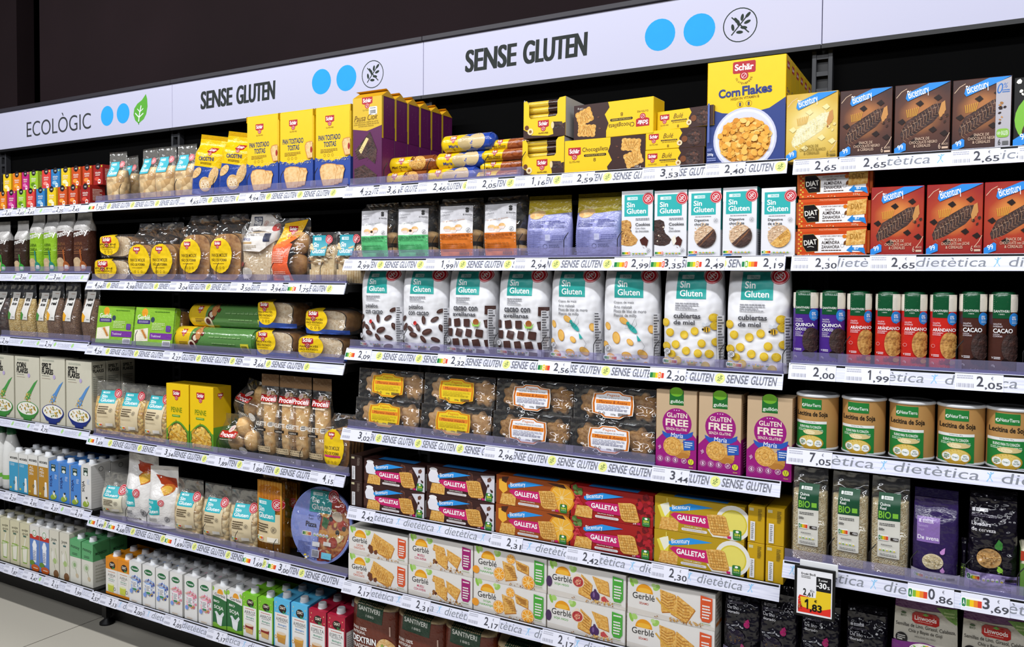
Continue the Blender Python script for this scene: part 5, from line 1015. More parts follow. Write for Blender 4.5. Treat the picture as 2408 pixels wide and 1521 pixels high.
# -- fourth shelf: trays of flower cookies
def mk_tray(yellow):
    def mk(w, h):
        r = empty('cookie_tray'); d = .055; ck = 'flower_pale' if yellow else 'flower'
        mb = MB(); i = .006   # clear tray with sloping walls, open towards the film
        fr = [(-w/2, .004, 0), (w/2, .004, 0), (w/2, .004, h), (-w/2, .004, h)]; bk = [(-w/2+i, d, i), (w/2-i, d, i), (w/2-i, d, h-i), (-w/2+i, d, h-i)]
        mb.add(fr+bk, [[4, 5, 6, 7], [0, 1, 5, 4], [1, 2, 6, 5], [2, 3, 7, 6], [3, 0, 4, 7]], 'film_dark'); mb.obj('tray', r)
        mb = MB(); mb.tube([(-w/2, .004, 0), (w/2, .004, 0), (w/2, .004, h), (-w/2, .004, h), (-w/2, .004, 0)], .0018, 'film', 6); mb.obj('tray_rim', r)
        for k, (x, z, t) in enumerate(((-.30, .46, .0), (.02, .46, .012), (.31, .46, .0))):
            m2 = MB('matt'); R_ = h*.40; n = 56; rnd = random.Random(k); rings = []
            for (q, yy_) in ((1, .016), (1.0, .006), (.93, .001), (.75, -.002), (.3, -.003)):
                rings.append([((R_*q*(1+.13*math.cos(7*a+k)))*math.cos(a), yy_, R_*q*(1+.13*math.cos(7*a+k))*math.sin(a)) for a in [6.28319*j/n for j in range(n)]])
            vs = [(p[0]+x*w, p[1]+.018+t, p[2]+z*h) for g in rings for p in g]; fs = []
            for a in range(len(rings)-1):
                for j in range(n): fs.append([a*n+j, a*n+(j+1) % n, (a+1)*n+(j+1) % n, (a+1)*n+j])
            fs += [list(range(n)), list(range(4*n, 5*n))]; m2.add(vs, fs, ck, True); m2.obj('cookie', r)
        g = 12; mb = MB(); vs = []
        for j in range(g+1):
            for k in range(g+1):
                x, z = -w/2+w*k/g, h*j/g; e = math.sin(math.pi*k/g)*math.sin(math.pi*j/g)
                vs.append((x, .002-.003*e+.0025*noise.noise(Vector((x*40, z*40, 2)))*e, z))
        mb.add(vs, [[j*(g+1)+k, j*(g+1)+k+1, (j+1)*(g+1)+k+1, (j+1)*(g+1)+k] for j in range(g) for k in range(g)], 'film', True); mb.obj('film', r)
        A = w/h; e1, e2 = ('d9821c', 'eecf2a') if yellow else ('d0701c', 'f4f4f8')
        def lab(s): return [(48+s*(x-48), 50+s*(y-50)) for x, y in ((26, 22), (36, 20), (40, 13), (56, 13), (60, 20), (71, 22), (72, 50), (71, 78), (62, 82), (57, 90), (39, 90), (35, 82), (25, 78), (24, 50))]
        f = [P('f6f2ea' if not yellow else 'f0c83a', *lab(1.04)), P(e1, *lab(1.0)), P(e2, *lab(.9)), P('e8872a', (28, 38), (69, 38), (69, 50), (28, 50)), T('Pagesa', 41, 20, 56, 29, 'd87a1c', .01), T('GALLETERA ARTESANA DE CALONGE', 31, 31, 66, 35, '2a2a2a', .01), T('Morena & Avena' if not yellow else 'Morena mezcla', 32, 39.5, 65, 48.5, '8a2a1c', .0, 0, .2), MT(29, 53, 69, 70, 5, 'c9b020' if yellow else '9a9ab0')]+[T('250g', 46, 77, 52, 82, '3a3a3a', .01)]+[R(55+k*1.1, 74, 55.6+k*1.1, 83, '3a3a3a') for k in range(11)]+[RG(38, 77, 1.4, .4, '3a3a3a'), RG(33, 77, 1.4, .4, '3a3a3a')]
        m3 = MB('card'); draw(m3, f, lambda x, y, e: (-w/2+x, -.003-e, h-y), w, h); m3.obj('label', r)
        return r
    return mk
yt, zt4 = base(3, 4)
def trays(mk, cols, top, desc, seq):
    yy = yt+.028; root = None
    for c, (a, b, pt_, sh_) in enumerate(cols):
        xa, xb = xat(a, yy, zt4+.006), xat(b, yy, zt4+.006)
        if root is None: w_ = xb-xa; h_ = zat(pt_, xa, yy)-zt4-.006; root0 = mk(w_, h_)
        for lv in (0, 1):
            o = root0 if root is None else dup(root0); root = root0
            one(o, (xa+xb)/2+(.008*lv), yy+.006*lv, zt4+.0065+lv*(h_+.002), '%s, %s in %s' % (desc, ('lower', 'upper')[lv], seq[c]), 'cookie_tray', 'tray', 'cookie trays on the fourth shelf', rx=-4)
trays(mk_tray(True), [(834, 982, 934, 0), (990, 1149, 952, 0)], 0, 'clear tray of flower cookies with a yellow label', ('the first stack', 'the second stack'))
trays(mk_tray(False), [(1157, 1335, 966, 0), (1340, 1534, 978, 0)], 0, 'clear tray of crumbly cookies with an orange edged label', ('the third stack', 'the fourth stack'))
# -- purple and kraft boxes
def mk_gullon(w, h):
    A = w/h; M = '9c1a7c'; f = [P(M, (0, 66), (18, 56), (50, 74), (90, 54), (100, 60), (100, 100), (0, 100)), R(33, 0, 68, 19, '1f6a2a'), E(50, 2, 16, 6, '6fae2c'), T('gullón', 35, 12, 67, 17.5, 'f4f8f0', .01), C(52, 42, 36, M)]
    for x in (45, 51, 57): f.append(C(x, 25.5, 1.2, 'f2e6ee'))
    f += [T('GLuTEN', 27, 29, 77, 35, 'f4e6d6', .02), T('FREE', 24, 37, 80, 46, 'f4e6d6', .03), T('SENZA GLuTINE', 25, 48, 77, 51.5, 'f4e6d6', .01), P('2a58b8', (15, 53), (28, 56), (76, 55), (92, 51), (90, 57), (78, 61), (26, 62), (18, 58)), T('María', 38, 54.5, 68, 60.5, 'ffffff', .0, 0, .1)]
    f += [C(68, 76, 18, 'biscuit'), E(66, 80, 20, 5, 'c98f42'), E(66, 83, 18, 4, 'b87c34'), C(42, 72, 23, 'biscuit'), RG(42, 72, 21, 1, 'c08a40'), FL(42, 72, 16, 9, 10, 1, ['9a6a28'], 3, 5, A), RG(42, 72, 8, .8, 'b98438'), P('2a5cb4', (68, 63), (95, 62), (96, 74), (70, 76)), MT(72, 65, 92, 73, 3, 'dbe6f6'), T('380g', 6, 72, 14, 77, 'e9c8e0', .01, 50)]
    for i in range(3): x = 12+i*19; f += [RG(x, 89, 6, .9, 'f0d8ea'), RG(x, 89, 8.5, .3, 'd8a0cc'), E(x, 89, 2.6, 2, 'f0d8ea'), L(M, .8, (x-2, 90), (x+2, 88))]
    f += WHEAT(71, 89, 6.5, A, 'f0d8ea')+[C(88, 89.5, 7, 'e2dc3a'), L('4a7a1c', 1.4, (84, 87), (88, 93), (91, 87)), T('VEGAN', 83, 95.5, 93, 97, 'e2dc3a', .0)]
    return box(w, h, .075, 'c9ae8c', f, [R(0, 56, 100, 100, M), R(0, 0, 100, 56, 'bfa27e'), MT(16, 12, 86, 50, 14, '6a4a3a'), MT(16, 60, 86, 92, 10, 'd8a8cc')])
row(mk_gullon, 3, 4, [(1540, 1638), (1640, 1742), (1755, 1860)], 914, 'kraft and magenta gluten free biscuit box', 'biscuit_box', 'box', 'kraft and magenta biscuit boxes', dy=.014, labels=['kraft and magenta biscuit box next to the clear cookie trays', 'kraft and magenta biscuit box in the middle of its row of three', 'kraft and magenta biscuit box beside the first lecithin can'])
# -- fifth shelf: bicoloured biscuit boxes in two layers
def galletas(body, fruit, flav):
    def mk(w, h):
        A = w/h; f = [R(0, 0, 100, 100, body)]
        if fruit == 'yog': f += [P('d8d6de', (80, 10), (100, 4), (100, 100), (86, 96), (90, 50)), P('e9e8f0', (2, 34), (6, 12), (14, 10), (18, 30), (20, 60), (4, 60)), E(10, 12, 6, 7, 'f2f2f6'), FL(78, 26, 16, 18, 9, 4, ['4a2a22', '6a4236'], 3, 5, A), P('4a2c24', (0, 54), (8, 60), (6, 90), (0, 88)), FL(94, 60, 5, 30, 8, 1.6, ['3a211c'], 5, 5, A)]
        if fruit == 'orange': f += [C(90, 48, 17, 'd9861c'), C(90, 48, 15, 'f0b43c'), C(90, 48, 2.2, 'f6dc9a')]+[L('f6dc9a', .5, (90, 48), (90+14*math.cos(t*.628), 48+14*A*math.sin(t*.628))) for t in range(10)]+[P('f0b43c', (4, 14), (14, 10), (16, 50), (10, 62), (4, 48)), P('4a261a', (8, 6), (18, 2), (14, 26), (8, 20)), P('4a261a', (70, 4), (92, 4), (96, 16), (80, 12))]
        if fruit == 'berry': f += FL(92, 40, 10, 34, 30, 3.4, ['8a1420', 'b3202c', '6a0f18'], 3, 8, A)+FL(9, 46, 5, 26, 18, 3, ['b3202c', '8a1420', 'd0404c'], 4, 8, A)+FL(9, 14, 6, 12, 8, 3.4, ['4a6a2c', '6a8a4a'], 5, 5, A)
        if fruit == 'lemon': f += [C(88, 50, 19, 'e9e7e0'), C(88, 52, 15, 'd9c93c'), C(88, 52, 13.5, 'e9dc6a'), P('e9e7e0', (60, 78), (92, 74), (90, 96), (66, 98)), P('e6d84a', (3, 30), (12, 18), (18, 30), (16, 70), (8, 66)), P('f0eeda', (6, 26), (16, 16), (18, 40), (12, 60)), L('e9dc6a', .8, (14, 4), (14, 18))]
        f += [P('biscuit', (8, 62), (28, 60), (27, 99), (5, 99)), P('c81f6a', (22, 44), (62, 40), (62, 76), (30, 74), (18, 52)), P('2a94e4', (17, 30), (40, 11), (66, 15), (42, 30), (20, 42), (17, 38)), T('Bicentury', 20, 18, 41, 36, 'ffffff', .008, -9), T('GALLETAS', 26, 48, 58, 64, 'ffffff', .03), T(flav, 34, 77, 54, 82, 'f0e4dc', .01), R(31, 85, 60, 93, 'e2dcdc', 1.5), T('ALTO CONTENIDO EN FIBRA', 33, 87.2, 57, 90.6, '6a5a58', .0)]
        pts = [(59, 36), (74, 31), (79, 34), (84, 80), (82, 88), (66, 90), (63, 84)]
        f += [P('c98a3c', *[(x+1, y+3) for x, y in pts]), P('biscuit', *pts)]
        for i in range(6): f += [L('b07a30', .45, (61+i*3, 40-i), (66+i*2.6, 84)), L('b07a30', .45, (61+i*.8, 44+i*8), (79+i*.8, 40+i*8))]
        f += [R(88, 68, 97, 97, '2f7a34', 1.5), T('SIN', 89.5, 78, 95.5, 85, 'e9e84a', .02), T('ACEITE', 89.3, 87, 95.7, 90, 'd8e8c8', .0), E(92.5, 73, 1.8, 3.2, 'ffffff'), T('x4', 77, 90, 81, 96, 'f0d0dc', .01), R(82, 89, 86, 96, 'c81f6a')]
        return box(w, h, .058, body, f, [R(8, 30, 40, 96, 'ecebe9'), MT(14, 36, 34, 90, 8, '9a9a9a')], [R(20, 20, 80, 80, '2a7cc4')], c=.001)
    return mk
y35, z35 = base(3, 5)
def layers(mk, a, b, pt_, ds, grp, bay, sh, dy=.014, name='biscuit_box', jx=0.0, top2=None):
    yb, zb0 = base(bay, sh); yy = yb+dy; xa, xb = xat(a, yy, zb0), xat(b, yy, zb0); h_ = (zat(pt_, xa, yy)-zb0)/2
    root = mk((xb-xa)*.992, h_*.99)
    for lv in (0, 1): one(root if lv == 0 else dup(root), (xa+xb)/2+jx*lv, yy+.002*lv, zb0+lv*h_, '%s, %s layer' % (ds, ('lower', 'upper')[lv]), name, 'box', grp)
    return root, xa, xb, h_
G = 'biscuit boxes with blue banners'
def endbox(col, w, h): return box(w, h, .15, col, [R(8, 6, 34, 14, 'd0c8a0'), MT(60, 8, 84, 40, 8, '6a5a2a' if col != '33201c' else '8a7a70'), R(16, 42, 44, 94, 'e9e9ec'), MT(22, 46, 38, 90, 9, '8a8a8a')], c=.001)
def ends(spec, col, ds):
    for (a, b, pt_, lb) in spec:
        yy = y35+.014; xa, xb = xat(a, yy, z35), xat(b, yy, z35); h_ = (zat(pt_, xa, yy)-z35)/2; root = endbox(col, (xb-xa)*.98, h_*.99)
        for lv in (0, 1): one(root if lv == 0 else dup(root), (xa+xb)/2, yy, z35+lv*h_, '%s, %s one %s' % (ds, ('lower', 'upper')[lv], lb), 'biscuit_box', 'box', G)
ends([(824, 851, 1068, 'at the start of the shelf')], '33201c', 'dark brown biscuit box turned end on')
layers(galletas('3a1f1d', 'yog', 'YOGUR CHOCOLATE'), 855, 998, 1076, 'dark brown yoghurt chocolate biscuit box next to the end on ones', G, 3, 5)
layers(galletas('3a1f1d', 'yog', 'YOGUR CHOCOLATE'), 1002, 1162, 1093, 'dark brown yoghurt chocolate biscuit box next to the orange ones', G, 3, 5)
layers(galletas('9c4a18', 'orange', 'NARANJA CON PEPITAS'), 1165, 1338, 1114, 'orange biscuit box with orange slices', G, 3, 5)
layers(galletas('a31d1c', 'berry', 'FRUTOS ROJOS'), 1340, 1534, 1139, 'red biscuit box with berries', G, 3, 5)
layers(galletas('b8961a', 'lemon', 'YOGUR LIMÓN'), 1537, 1749, 1163, 'mustard yellow biscuit box with lemon slices', G, 3, 5)
ends([(1756, 1796, 1186, 'nearer the lemon boxes'), (1799, 1842, 1191, 'at the far end of the shelf')], 'c9a012', 'mustard yellow biscuit box turned end on')
# -- sixth shelf: pale biscuit boxes in two layers
def gerble(flav, fc, tag, pic):
    def mk(w, h):
        A = w/h; f = [R(0, 0, 100, 100, 'e3e0dc'), P('d6d0c8', (0, 82), (100, 92), (100, 100), (0, 100)), E(5, 10, 2.2, 13, '8cc04a', -20), E(9, 6, 3.6, 8, 'a8d070', 30), E(34, 12, 4.6, 8, '9cc860', -40), E(31, 8, 3, 6, 'b8d888', 20), P('e59a1c', *[(20+10*math.cos(math.radians(t)), 34+10*A*math.sin(math.radians(t))) for t in range(180, 361, 12)]), E(20, 27, 8, 7, 'f0b83c'), T('Gerblé', 6, 36, 32, 54, '1f1d1c', .005)]
        for j, s in enumerate(flav): f.append(T(s, 9+(5 if len(s) < 7 else 0), 60+j*11, 28-(3 if len(s) < 7 else 0), 68+j*11, fc, .01))
        def osl(cx, cy, r, g=0): return [C(cx, cy, r, 'd9821a'), C(cx, cy, r*.93, 'f8e0a8'), C(cx, cy, r*.85, 'f0a22c')]+[L('f8dc9c', r*.09, (cx, cy), (cx+r*.84*math.cos(g+t*.785), cy+r*.84*A*math.sin(g+t*.785))) for t in range(8)]
        def bis(pts, k='biscuit'): return [P('b8772e', *[(x+.8, y+3) for x, y in pts]), P(k, *pts)]
        if pic == 'choc': f += bis([(44, 8), (76, 40), (68, 92), (36, 66)])+bis([(54, 30), (78, 46), (72, 86), (52, 80)])+[L('a86a28', .8, (44+i*4, 22+i*6), (50+i*4, 64+i*4)) for i in range(6)]+FL(46, 70, 10, 10, 4, 4, ['6a3a24'], 3, 5, A)
        if pic == 'muesli': f += bis([(40, 18), (56, 24), (58, 44), (38, 36)])+bis([(42, 36), (62, 50), (60, 92), (44, 74)])+bis([(60, 26), (82, 46), (76, 82), (62, 60)])+FL(40, 76, 8, 10, 5, 3, ['e6d2b0', '8a5a30', '5a2a1c'], 4, 6, A)+FL(70, 88, 14, 6, 10, 1.6, ['8a5a2c', 'd9b070'], 5, 5, A)
        if pic == 'orange': f += bis([(40, 30), (56, 38), (60, 78), (44, 88)])+bis([(58, 20), (76, 30), (76, 56), (60, 46)])+osl(36, 72, 8)+osl(52, 20, 6, .3)+osl(76, 80, 8.5, .2)+[E(3, 72, 5, 12, 'e99a2c')]+[L('a86a28', .7, (44+i*2, 42+i*6), (54+i*1.5, 46+i*5)) for i in range(6)]+[L('a86a28', .7, (60+i*2, 28+i*5), (74, 34+i*4)) for i in range(4)]
        if pic == 'fig': f += bis([(44, 20), (58, 44), (56, 88), (40, 78)])+bis([(58, 20), (78, 28), (80, 68), (66, 62)])+[L('a86a28', .8, (46, 30+i*9), (56, 46+i*8)) for i in range(5)]+[E(40, 44, 8, 18, 'e9d8c0'), P('e9d8c0', (36, 30), (38, 22), (41, 22), (44, 30)), E(40, 45, 6.8, 15, 'b23a3c'), E(40, 46, 3.6, 8, 'd9826a'), FL(40, 46, 5, 11, 14, .7, ['f0d8b0', '7a1c24'], 6, 5, A), E(62, 76, 6, 14, '4a2a5c'), P('4a2a5c', (60, 66), (61, 56), (63, 56), (65, 66)), E(60.5, 73, 1.4, 8, '7a5a90'), P('e9d8c0', (68, 74), (74, 68), (82, 84), (76, 92), (69, 88)), P('c0484a', (70, 76), (74, 71), (80, 84), (75, 90), (70, 86)), E(2, 60, 4, 16, '4a3058')]+FL(70, 90, 16, 6, 14, 1.4, ['c99a50', 'e0b870'], 4, 5, A)
        if pic == 'sesame': f += bis([(38, 14), (56, 22), (54, 70), (40, 78)])+bis([(58, 22), (78, 52), (68, 94), (50, 76)])+[L('a86a28', .7, (40, 26+i*8), (47, 34+i*8), (54, 28+i*8)) for i in range(5)]+[L('a86a28', .7, (58, 36+i*9), (65, 46+i*9), (72, 44+i*9)) for i in range(5)]+[L('d9a844', 2, (34, 40), (44, 66), (60, 78))]+FL(66, 92, 24, 6, 22, 1.3, ['d9b478', 'c99a50'], 4, 5, A)
        f += [P(tag, (84, 8), (97, 12), (97, 70), (94, 80), (86, 80), (84, 70)), MT(86, 16, 96, 24, 1, 'f4f0ec'), MT(86, 34, 96, 74, 5, 'f4f0ec', 3), MT(84, 84, 96, 88, 1, '8a9a5a')]
        f += FL(60, 94, 34, 4, 16, 1, ['b98a50', '8a5a30'], 6, 5, A)
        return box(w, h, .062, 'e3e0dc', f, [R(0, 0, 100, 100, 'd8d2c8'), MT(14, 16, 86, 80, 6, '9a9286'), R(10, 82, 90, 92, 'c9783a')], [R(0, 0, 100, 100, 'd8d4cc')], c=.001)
    return mk
G = 'pale biscuit boxes with orange suns'
layers(gerble(('LECHE', 'CHOCOLATE'), 'd0643c', 'd9562a', 'choc'), 819, 958, 1236, 'pale biscuit box with an orange tab and milk chocolate biscuits', G, 3, 6)
layers(gerble(('MUESLI', 'CON AVENA'), 'c0305a', 'a01f6e', 'muesli'), 960, 1111, 1254, 'pale biscuit box with a magenta tab and muesli biscuits', G, 3, 6)
layers(gerble(('SOJA', 'NARANJA'), '5fae4a', '4aa83c', 'orange'), 1113, 1284, 1282, 'pale biscuit box with a green tab and orange slices', G, 3, 6)
layers(gerble(('SOJA HIGO',), '5fae4a', '4aa83c', 'fig'), 1286, 1470, 1317, 'pale biscuit box with a green tab and figs', G, 3, 6)
layers(gerble(('SÉSAMO',), 'b3422a', 'd9562a', 'sesame'), 1473, 1680, 1358, 'pale biscuit box with an orange tab and sesame biscuits', G, 3, 6)
# -- bottom shelf: brown toasted bread packs
def mk_dextrin(body):
    def mk(w, h):
        A = w/h; f = [R(-2, 0, 102, 16, 'b09a74'), R(-2, 16, 102, 17, '5a2a20'), P('143c2a', (22, 0), (80, 0), (74, 34), (16, 32)), T('SANTIVERI', 22, 16, 70, 22, 'eef0ea', .012, 2), T('1885', 38, 26, 56, 29, 'd8dcd4', .0, 2), MT(34, 4, 70, 10, 3, '3f6a54'), T('PAN 100%', 10, 42, 42, 46, 'f4ece6', .01), T('INTEGRAL', 10, 47.5, 40, 51, 'f4ece6', .01), T('DEXTRIN', 8, 54, 62, 62, 'ffffff', .03), T('TRADICIONAL', 8, 64, 62, 69.5, 'f4ece6', .015), T('TRADITIONAL', 8, 72, 42, 75, 'f0e4dc', .01), T('BREAD', 8, 77, 26, 80, 'f0e4dc', .01), E(80, 72, 20, 22, 'toast'), FL(80, 70, 14, 12, 30, 4, ['e8dcc0', '8cae4a', 'd97a3a', 'f2e6c8', 'c9503c'], 4, 6, A), R(88, 34, 90, 46, 'd9b8a8')]
        return bag(w, h, w*.62, [(.86, body), (1, 'b09a74')], f, 'film', 'brick', 4.2, 3, .003, None, name='bread_pack')
    return mk
G = 'brown toasted bread packs on the bottom shelf'
row(mk_dextrin('6a2f20'), 3, 7, [(816, 930), (920, 1045), (1030, 1165)], 1386, 'brown toasted bread pack with a dark green top label', 'bread_pack', 'pack', G, dy=.05, jit=4, wj=.92)
row(mk_dextrin('a8762a'), 3, 7, [(1150, 1300), (1300, 1460)], 1490, 'ochre toasted bread pack with a dark green top label', 'bread_pack', 'pack', G, dy=.05, h=.236, jit=3, wj=.88)
# ================================================================== bay 2
def dash(x0, y0, x1, y1, n, c, s=1): return MT(x0, y0, x1, y1, n, c, s)
# -- top shelf
def mk_cracker(w, h):
    A = w/h; f = SGL(16, 16, 70, 46, A, '38b4c4', circ=True, dx=8)+dash(20, 52, 60, 56, 2, '8a6a4a')
    return clearbag(w, h, w*.62, 'film_haze', 'snack', .66, f, kind='pouch', n=2.8, seed=6, amp=.006, name='cracker_bag')
G = 'cracker bags on the top shelf'
row(mk_cracker, 2, 1, [(238, 288), (317, 357), (358, 398), (401, 449)], 378, 'clear cracker bag with a turquoise label', 'cracker_bag', 'bag', G, dy=.04, rz=[4, -4, 2, 3], h=.20, wj=.93)
row(mk_cracker, 2, 1, [(272, 312)], 382, 'clear cracker bag standing behind the first one of the shelf', 'cracker_bag', 'bag', G, dy=.13, rz=-8, h=.20)
def mk_crostini(w, h):
    A = w/h; f = [P(BLU, (-2, 60), (30, 56), (60, 60), (102, 46), (102, 102), (-2, 102))]+SCH(58, 14, 26, A, False)+[T('CROSTINI', 26, 32, 72, 39, '2c3a78', .02, -3), dash(32, 42, 68, 46, 2, '8a6a14'), E(22, 62, 20, 7, 'toast', -42), E(76, 64, 12, 17, 'toast', 14), E(54, 80, 20, 13, 'toast', -20), E(54, 81, 15, 9, 'crumb', -20), FL(54, 80, 16, 10, 10, 1.6, ['b87a34'], 4, 5, A)]
    return bag(w, h, w*.55, [(.5, BLU), (1, YEL)], f, 'film', 'gusset', 3.2, 3, .004, (.016, 'e3bb10'), name='crostini_bag')
for o_ in row(mk_crostini, 2, 1, [(446, 508), (511, 573)], 322, '', 'crostini_bag', 'bag', 'leaning crostini bags', dy=.05, rz=[12, 12], labels=['yellow and blue crostini bag beside the clear cracker bags', 'yellow and blue crostini bag tucked against the first rusk pack'], h=.205, dz=.0115): o_.rotation_euler[1] = math.radians(8)
def mk_tostado(w, h):
    A = w/h; pts = [(0, 60)]+[(i*10, 60+5*math.sin(math.pi*i/10)+(.8 if i % 2 else -.8)) for i in range(1, 10)]+[(100, 60), (100, 100), (0, 100)]
    f = [P(BLU, *pts)]+SCH(42, 11, 25, A)+[T('PAN TOSTADO', 10, 34, 72, 40.5, '2f3e66', .025), T('TOSTAS', 25, 42, 60, 48.5, '2f3e66', .025), dash(16, 51, 66, 56, 3, '9a7a14')]
    for k in range(3): f += [RG(28+k*11, 58.5, 3, .5, '7a5a14')]
    f += FL(50, 64, 48, 3, 60, 1, ['f0e4b0', 'd9c88a'], 6, 4, A)
    def slice_(cx, cy, s, k='rusk', g=0): return [P('c98a44', *[(cx+x*s*1.06, cy+y*s*A*1.06) for x, y in TOAST]), P(k, *[(cx+x*s, cy+y*s*A) for x, y in TOAST])]
    f += slice_(66, 82, 20)+slice_(56, 83, 21)+slice_(40, 83, 26)+[P('c98a44', *[(min(100, 96+x*20), 50+y*20*A) for x, y in TOAST]), P('rusk', *[(min(100, 96.5+x*18), 50+y*18*A) for x, y in TOAST]), E(97, 50, 3, 4, 'a31c1c')]
    return box(w, h, .075, YEL, f, [R(0, 62, 100, 100, BLU), R(0, 0, 100, 8, 'd9b010')], None, {'top': 'd9b010'}, fin='card', c=.004)
TOAST = [(-.9, -.5), (-.7, -.85), (-.2, -.95), (.3, -.92), (.75, -.85), (.95, -.45), (.8, -.1), (.72, .4), (.55, .9), (-.5, .95), (-.7, .4), (-.85, -.05)]
row(mk_tostado, 2, 1, [(580, 654), (657, 736), (739, 826)], 275, 'yellow and blue rusk pack', 'rusk_pack', 'pack', 'rusk packs on the top shelf', dy=.03)
# -- second shelf: breads in film
def loafbag(crumbk, crustk, film, lab, fill=.62, slices=True, dd=.11, sq=1.0):
    """a loaf standing on end-slices in a loose film bag with a round paper label"""
    def mk(w, h):
        r = empty('bread_bag'); B = Bag(w, h, dd, 5.5, 'loaf', int(w*9999) % 7, .006, full=max(.6, fill+.02))
        mb = MB(); B.shell(mb, [(1, film)], cap=False, nv=34); mb.obj('film', r)
        mb = MB('matt'); n = 40; ww, hh = w*.86*sq, h*fill; sec = []
        for j in range(n):
            a = 6.28319*j/n; c_, s_ = math.cos(a), math.sin(a); e = 2/3.4; x = ww/2*math.copysign(abs(c_)**e, c_); z = hh*.5*math.copysign(abs(s_)**e, s_)
            if z > 0: x *= 1+.06*math.sin(z/hh*6)
            sec.append((x, z+hh*.5+.004))
        k = 9 if slices else 1; D = dd*.74; y0 = (dd-D)/2; vs = []; fs = []
        for i in range(k*2):
            yy = y0+D*(i//2+(.04 if i % 2 == 0 else .96))/k; s = 1.0 if True else 1
            vs += [(x*(1-.012*((i//2) % 2)), yy, z) for x, z in sec]
        for i in range(k*2-1):
            for j in range(n): fs.append([i*n+j, i*n+(j+1) % n, (i+1)*n+(j+1) % n, (i+1)*n+j])
        mb.add(vs, fs, crustk, True); mb.add([(x*.97, y0+.001, (z-hh*.5)*.97+hh*.5) for x, z in sec], [list(range(n))[::-1]], crumbk); mb.add(vs[-n:], [list(range(n))], crustk); mb.obj('loaf', r)
        if lab:
            m3 = MB('paper'); draw(m3, lab(w/h), B.front, w, h, .009, .001); m3.obj('label', r)
        return r
    return mk
def disc(cx, cy, rx, ry, A, lines, edge=True, foot=None, sch=20, ink='8a6414'):
    n = 40; f = [P('f0c916', *[(cx+(rx+(.8 if i % 2 and edge else 0))*math.cos(6.28319*i/n), cy+(ry+(.6 if i % 2 and edge else 0))*math.sin(6.28319*i/n)) for i in range(n)])]+SCH(cx-rx*.15, cy-ry*.84, sch, A, False)
    for j, s in enumerate(lines): f.append(T(s, cx-rx*.74, cy-ry*.12+j*ry*.26, cx+rx*.62, cy+ry*.08+j*ry*.26, '6a5210', .02))
    f += MT(cx-rx*.6, cy+ry*.44, cx+rx*.4, cy+ry*.52, 1, '9a7a1a')
    for k in range(3): f.append(RG(cx-rx*.3+k*rx*.3, cy+ry*.7, rx*.08, rx*.02, '7a5a14'))
    return f
molde = lambda A: disc(47, 64, 40, 27, A, ('PAN DE MOLDE', 'PÃO DE FORMA'), sch=22)
G = 'sliced loaves on the second shelf'
row(loafbag('crust', 'crust', 'film', molde, .62), 2, 2, [(299, 358), (350, 412)], 516, '', 'bread_bag', 'bag', G, dy=.035, rz=[8, 6], labels=['sliced brown loaf in clear film beside the two small loaves', 'sliced loaf in clear film with a round yellow label, second of the four big loaves'], h=.225, wj=.92)
row(loafbag('crust', 'crust', 'film', lambda A: disc(41, 61, 34, 25, A, ('PAN DE MOLDE', 'PÃO DE FORMA'), sch=20), .7), 2, 2, [(418, 490), (490, 562)], 492, '', 'bread_bag', 'bag', G, dy=.03, rz=[6, 5], labels=['tallest sliced brown loaf with a round yellow label', 'sliced brown loaf with a round yellow label beside the white paper loaf'], h=.245)
def small(A): return disc(34, 46, 34, 44, A, ('PAN', 'CON CEREALES'), sch=26)
def smallloaf(w, h):
    return loafbag('crumb', 'crust', 'film', small, .86, False, .10, .95)(w, h)
def lay(mk, bay, sh, items, name, cat, grp, dy):
    yb, zb = base(bay, sh); yy = yb+dy; a, b, t, bt, lb, dx, rz = items[0]; xa, xb = xat(a, yy, zb), xat(b, yy, zb); root = None
    for (a, b, t, bt, lb, dx, rz) in items:
        xa, xb = xat(a, yy, zb), xat(b, yy, zb); x = (xa+xb)/2; z0_ = max(zb, zat(bt, xa, yy)); z1_ = zat(t, xa, yy)
        if root is None: root = mk(xb-xa, (z1_-z0_)); o = root; hh = z1_-z0_; z0_ = zb
        else: o = dup(root); z0_ = zb+hh*1.01
        one(o, x, yy+dx, z0_, lb, name, cat, grp, rz)
lay(smallloaf, 2, 2, [(224, 297, 590, 645, 'small speckled loaf with a yellow label, lower of the stacked pair', 0, 8), (233, 300, 535, 589, 'small speckled loaf with a yellow label, upper of the stacked pair', .004, 3)], 'bread_bag', 'bag', 'small stacked loaves', .035)
def mk_baul(w, h):
    A = w/h; B = Bag(w, h, .10, 3.2, 'loaf', 3, .005); r = loafbag('crumb', 'crumb', 'film', None, .72, True, .10)(w, h)
    f = [P('efe9e2', (2, 2), (66, 2), (100, 20), (100, 38), (72, 52), (60, 56), (2, 54)), R(20, 5, 44, 18, '1c2a50'), T('NUTRI', 23, 6.5, 41, 10.5, 'ffffff', .015), T('FREE', 23, 12, 41, 16.5, 'ffffff', .02), C(88, 21, 9, 'c9342c'), T('PanBauletto', 3, 22, 54, 29.5, '3a3a4a', .0, 4), T('pane morbido', 8, 30.5, 42, 34, '5a5a5a', .0, 4), T('bianco', 8, 35, 36, 40, '2c3a80', .01, 4), R(8, 42, 40, 45, 'c9a878'), MT(6, 47, 54, 53, 3, 'b9a890'), R(70, 30, 84, 42, '2a3050'), C(8, 74, 7, 'c9342c'), E(22, 86, 18, 8, 'e9e0d2')]+WHEAT(56, 15, 6, A, 'c0705a')
    m3 = MB('paper'); draw(m3, f, B.front, w, h, .009, .001); m3.obj('label', r); return r
row(mk_baul, 2, 2, [(563, 642)], 500, 'white sliced loaf in a bag with a white paper front', 'bread_bag', 'bag', G, dy=.03, rz=5)
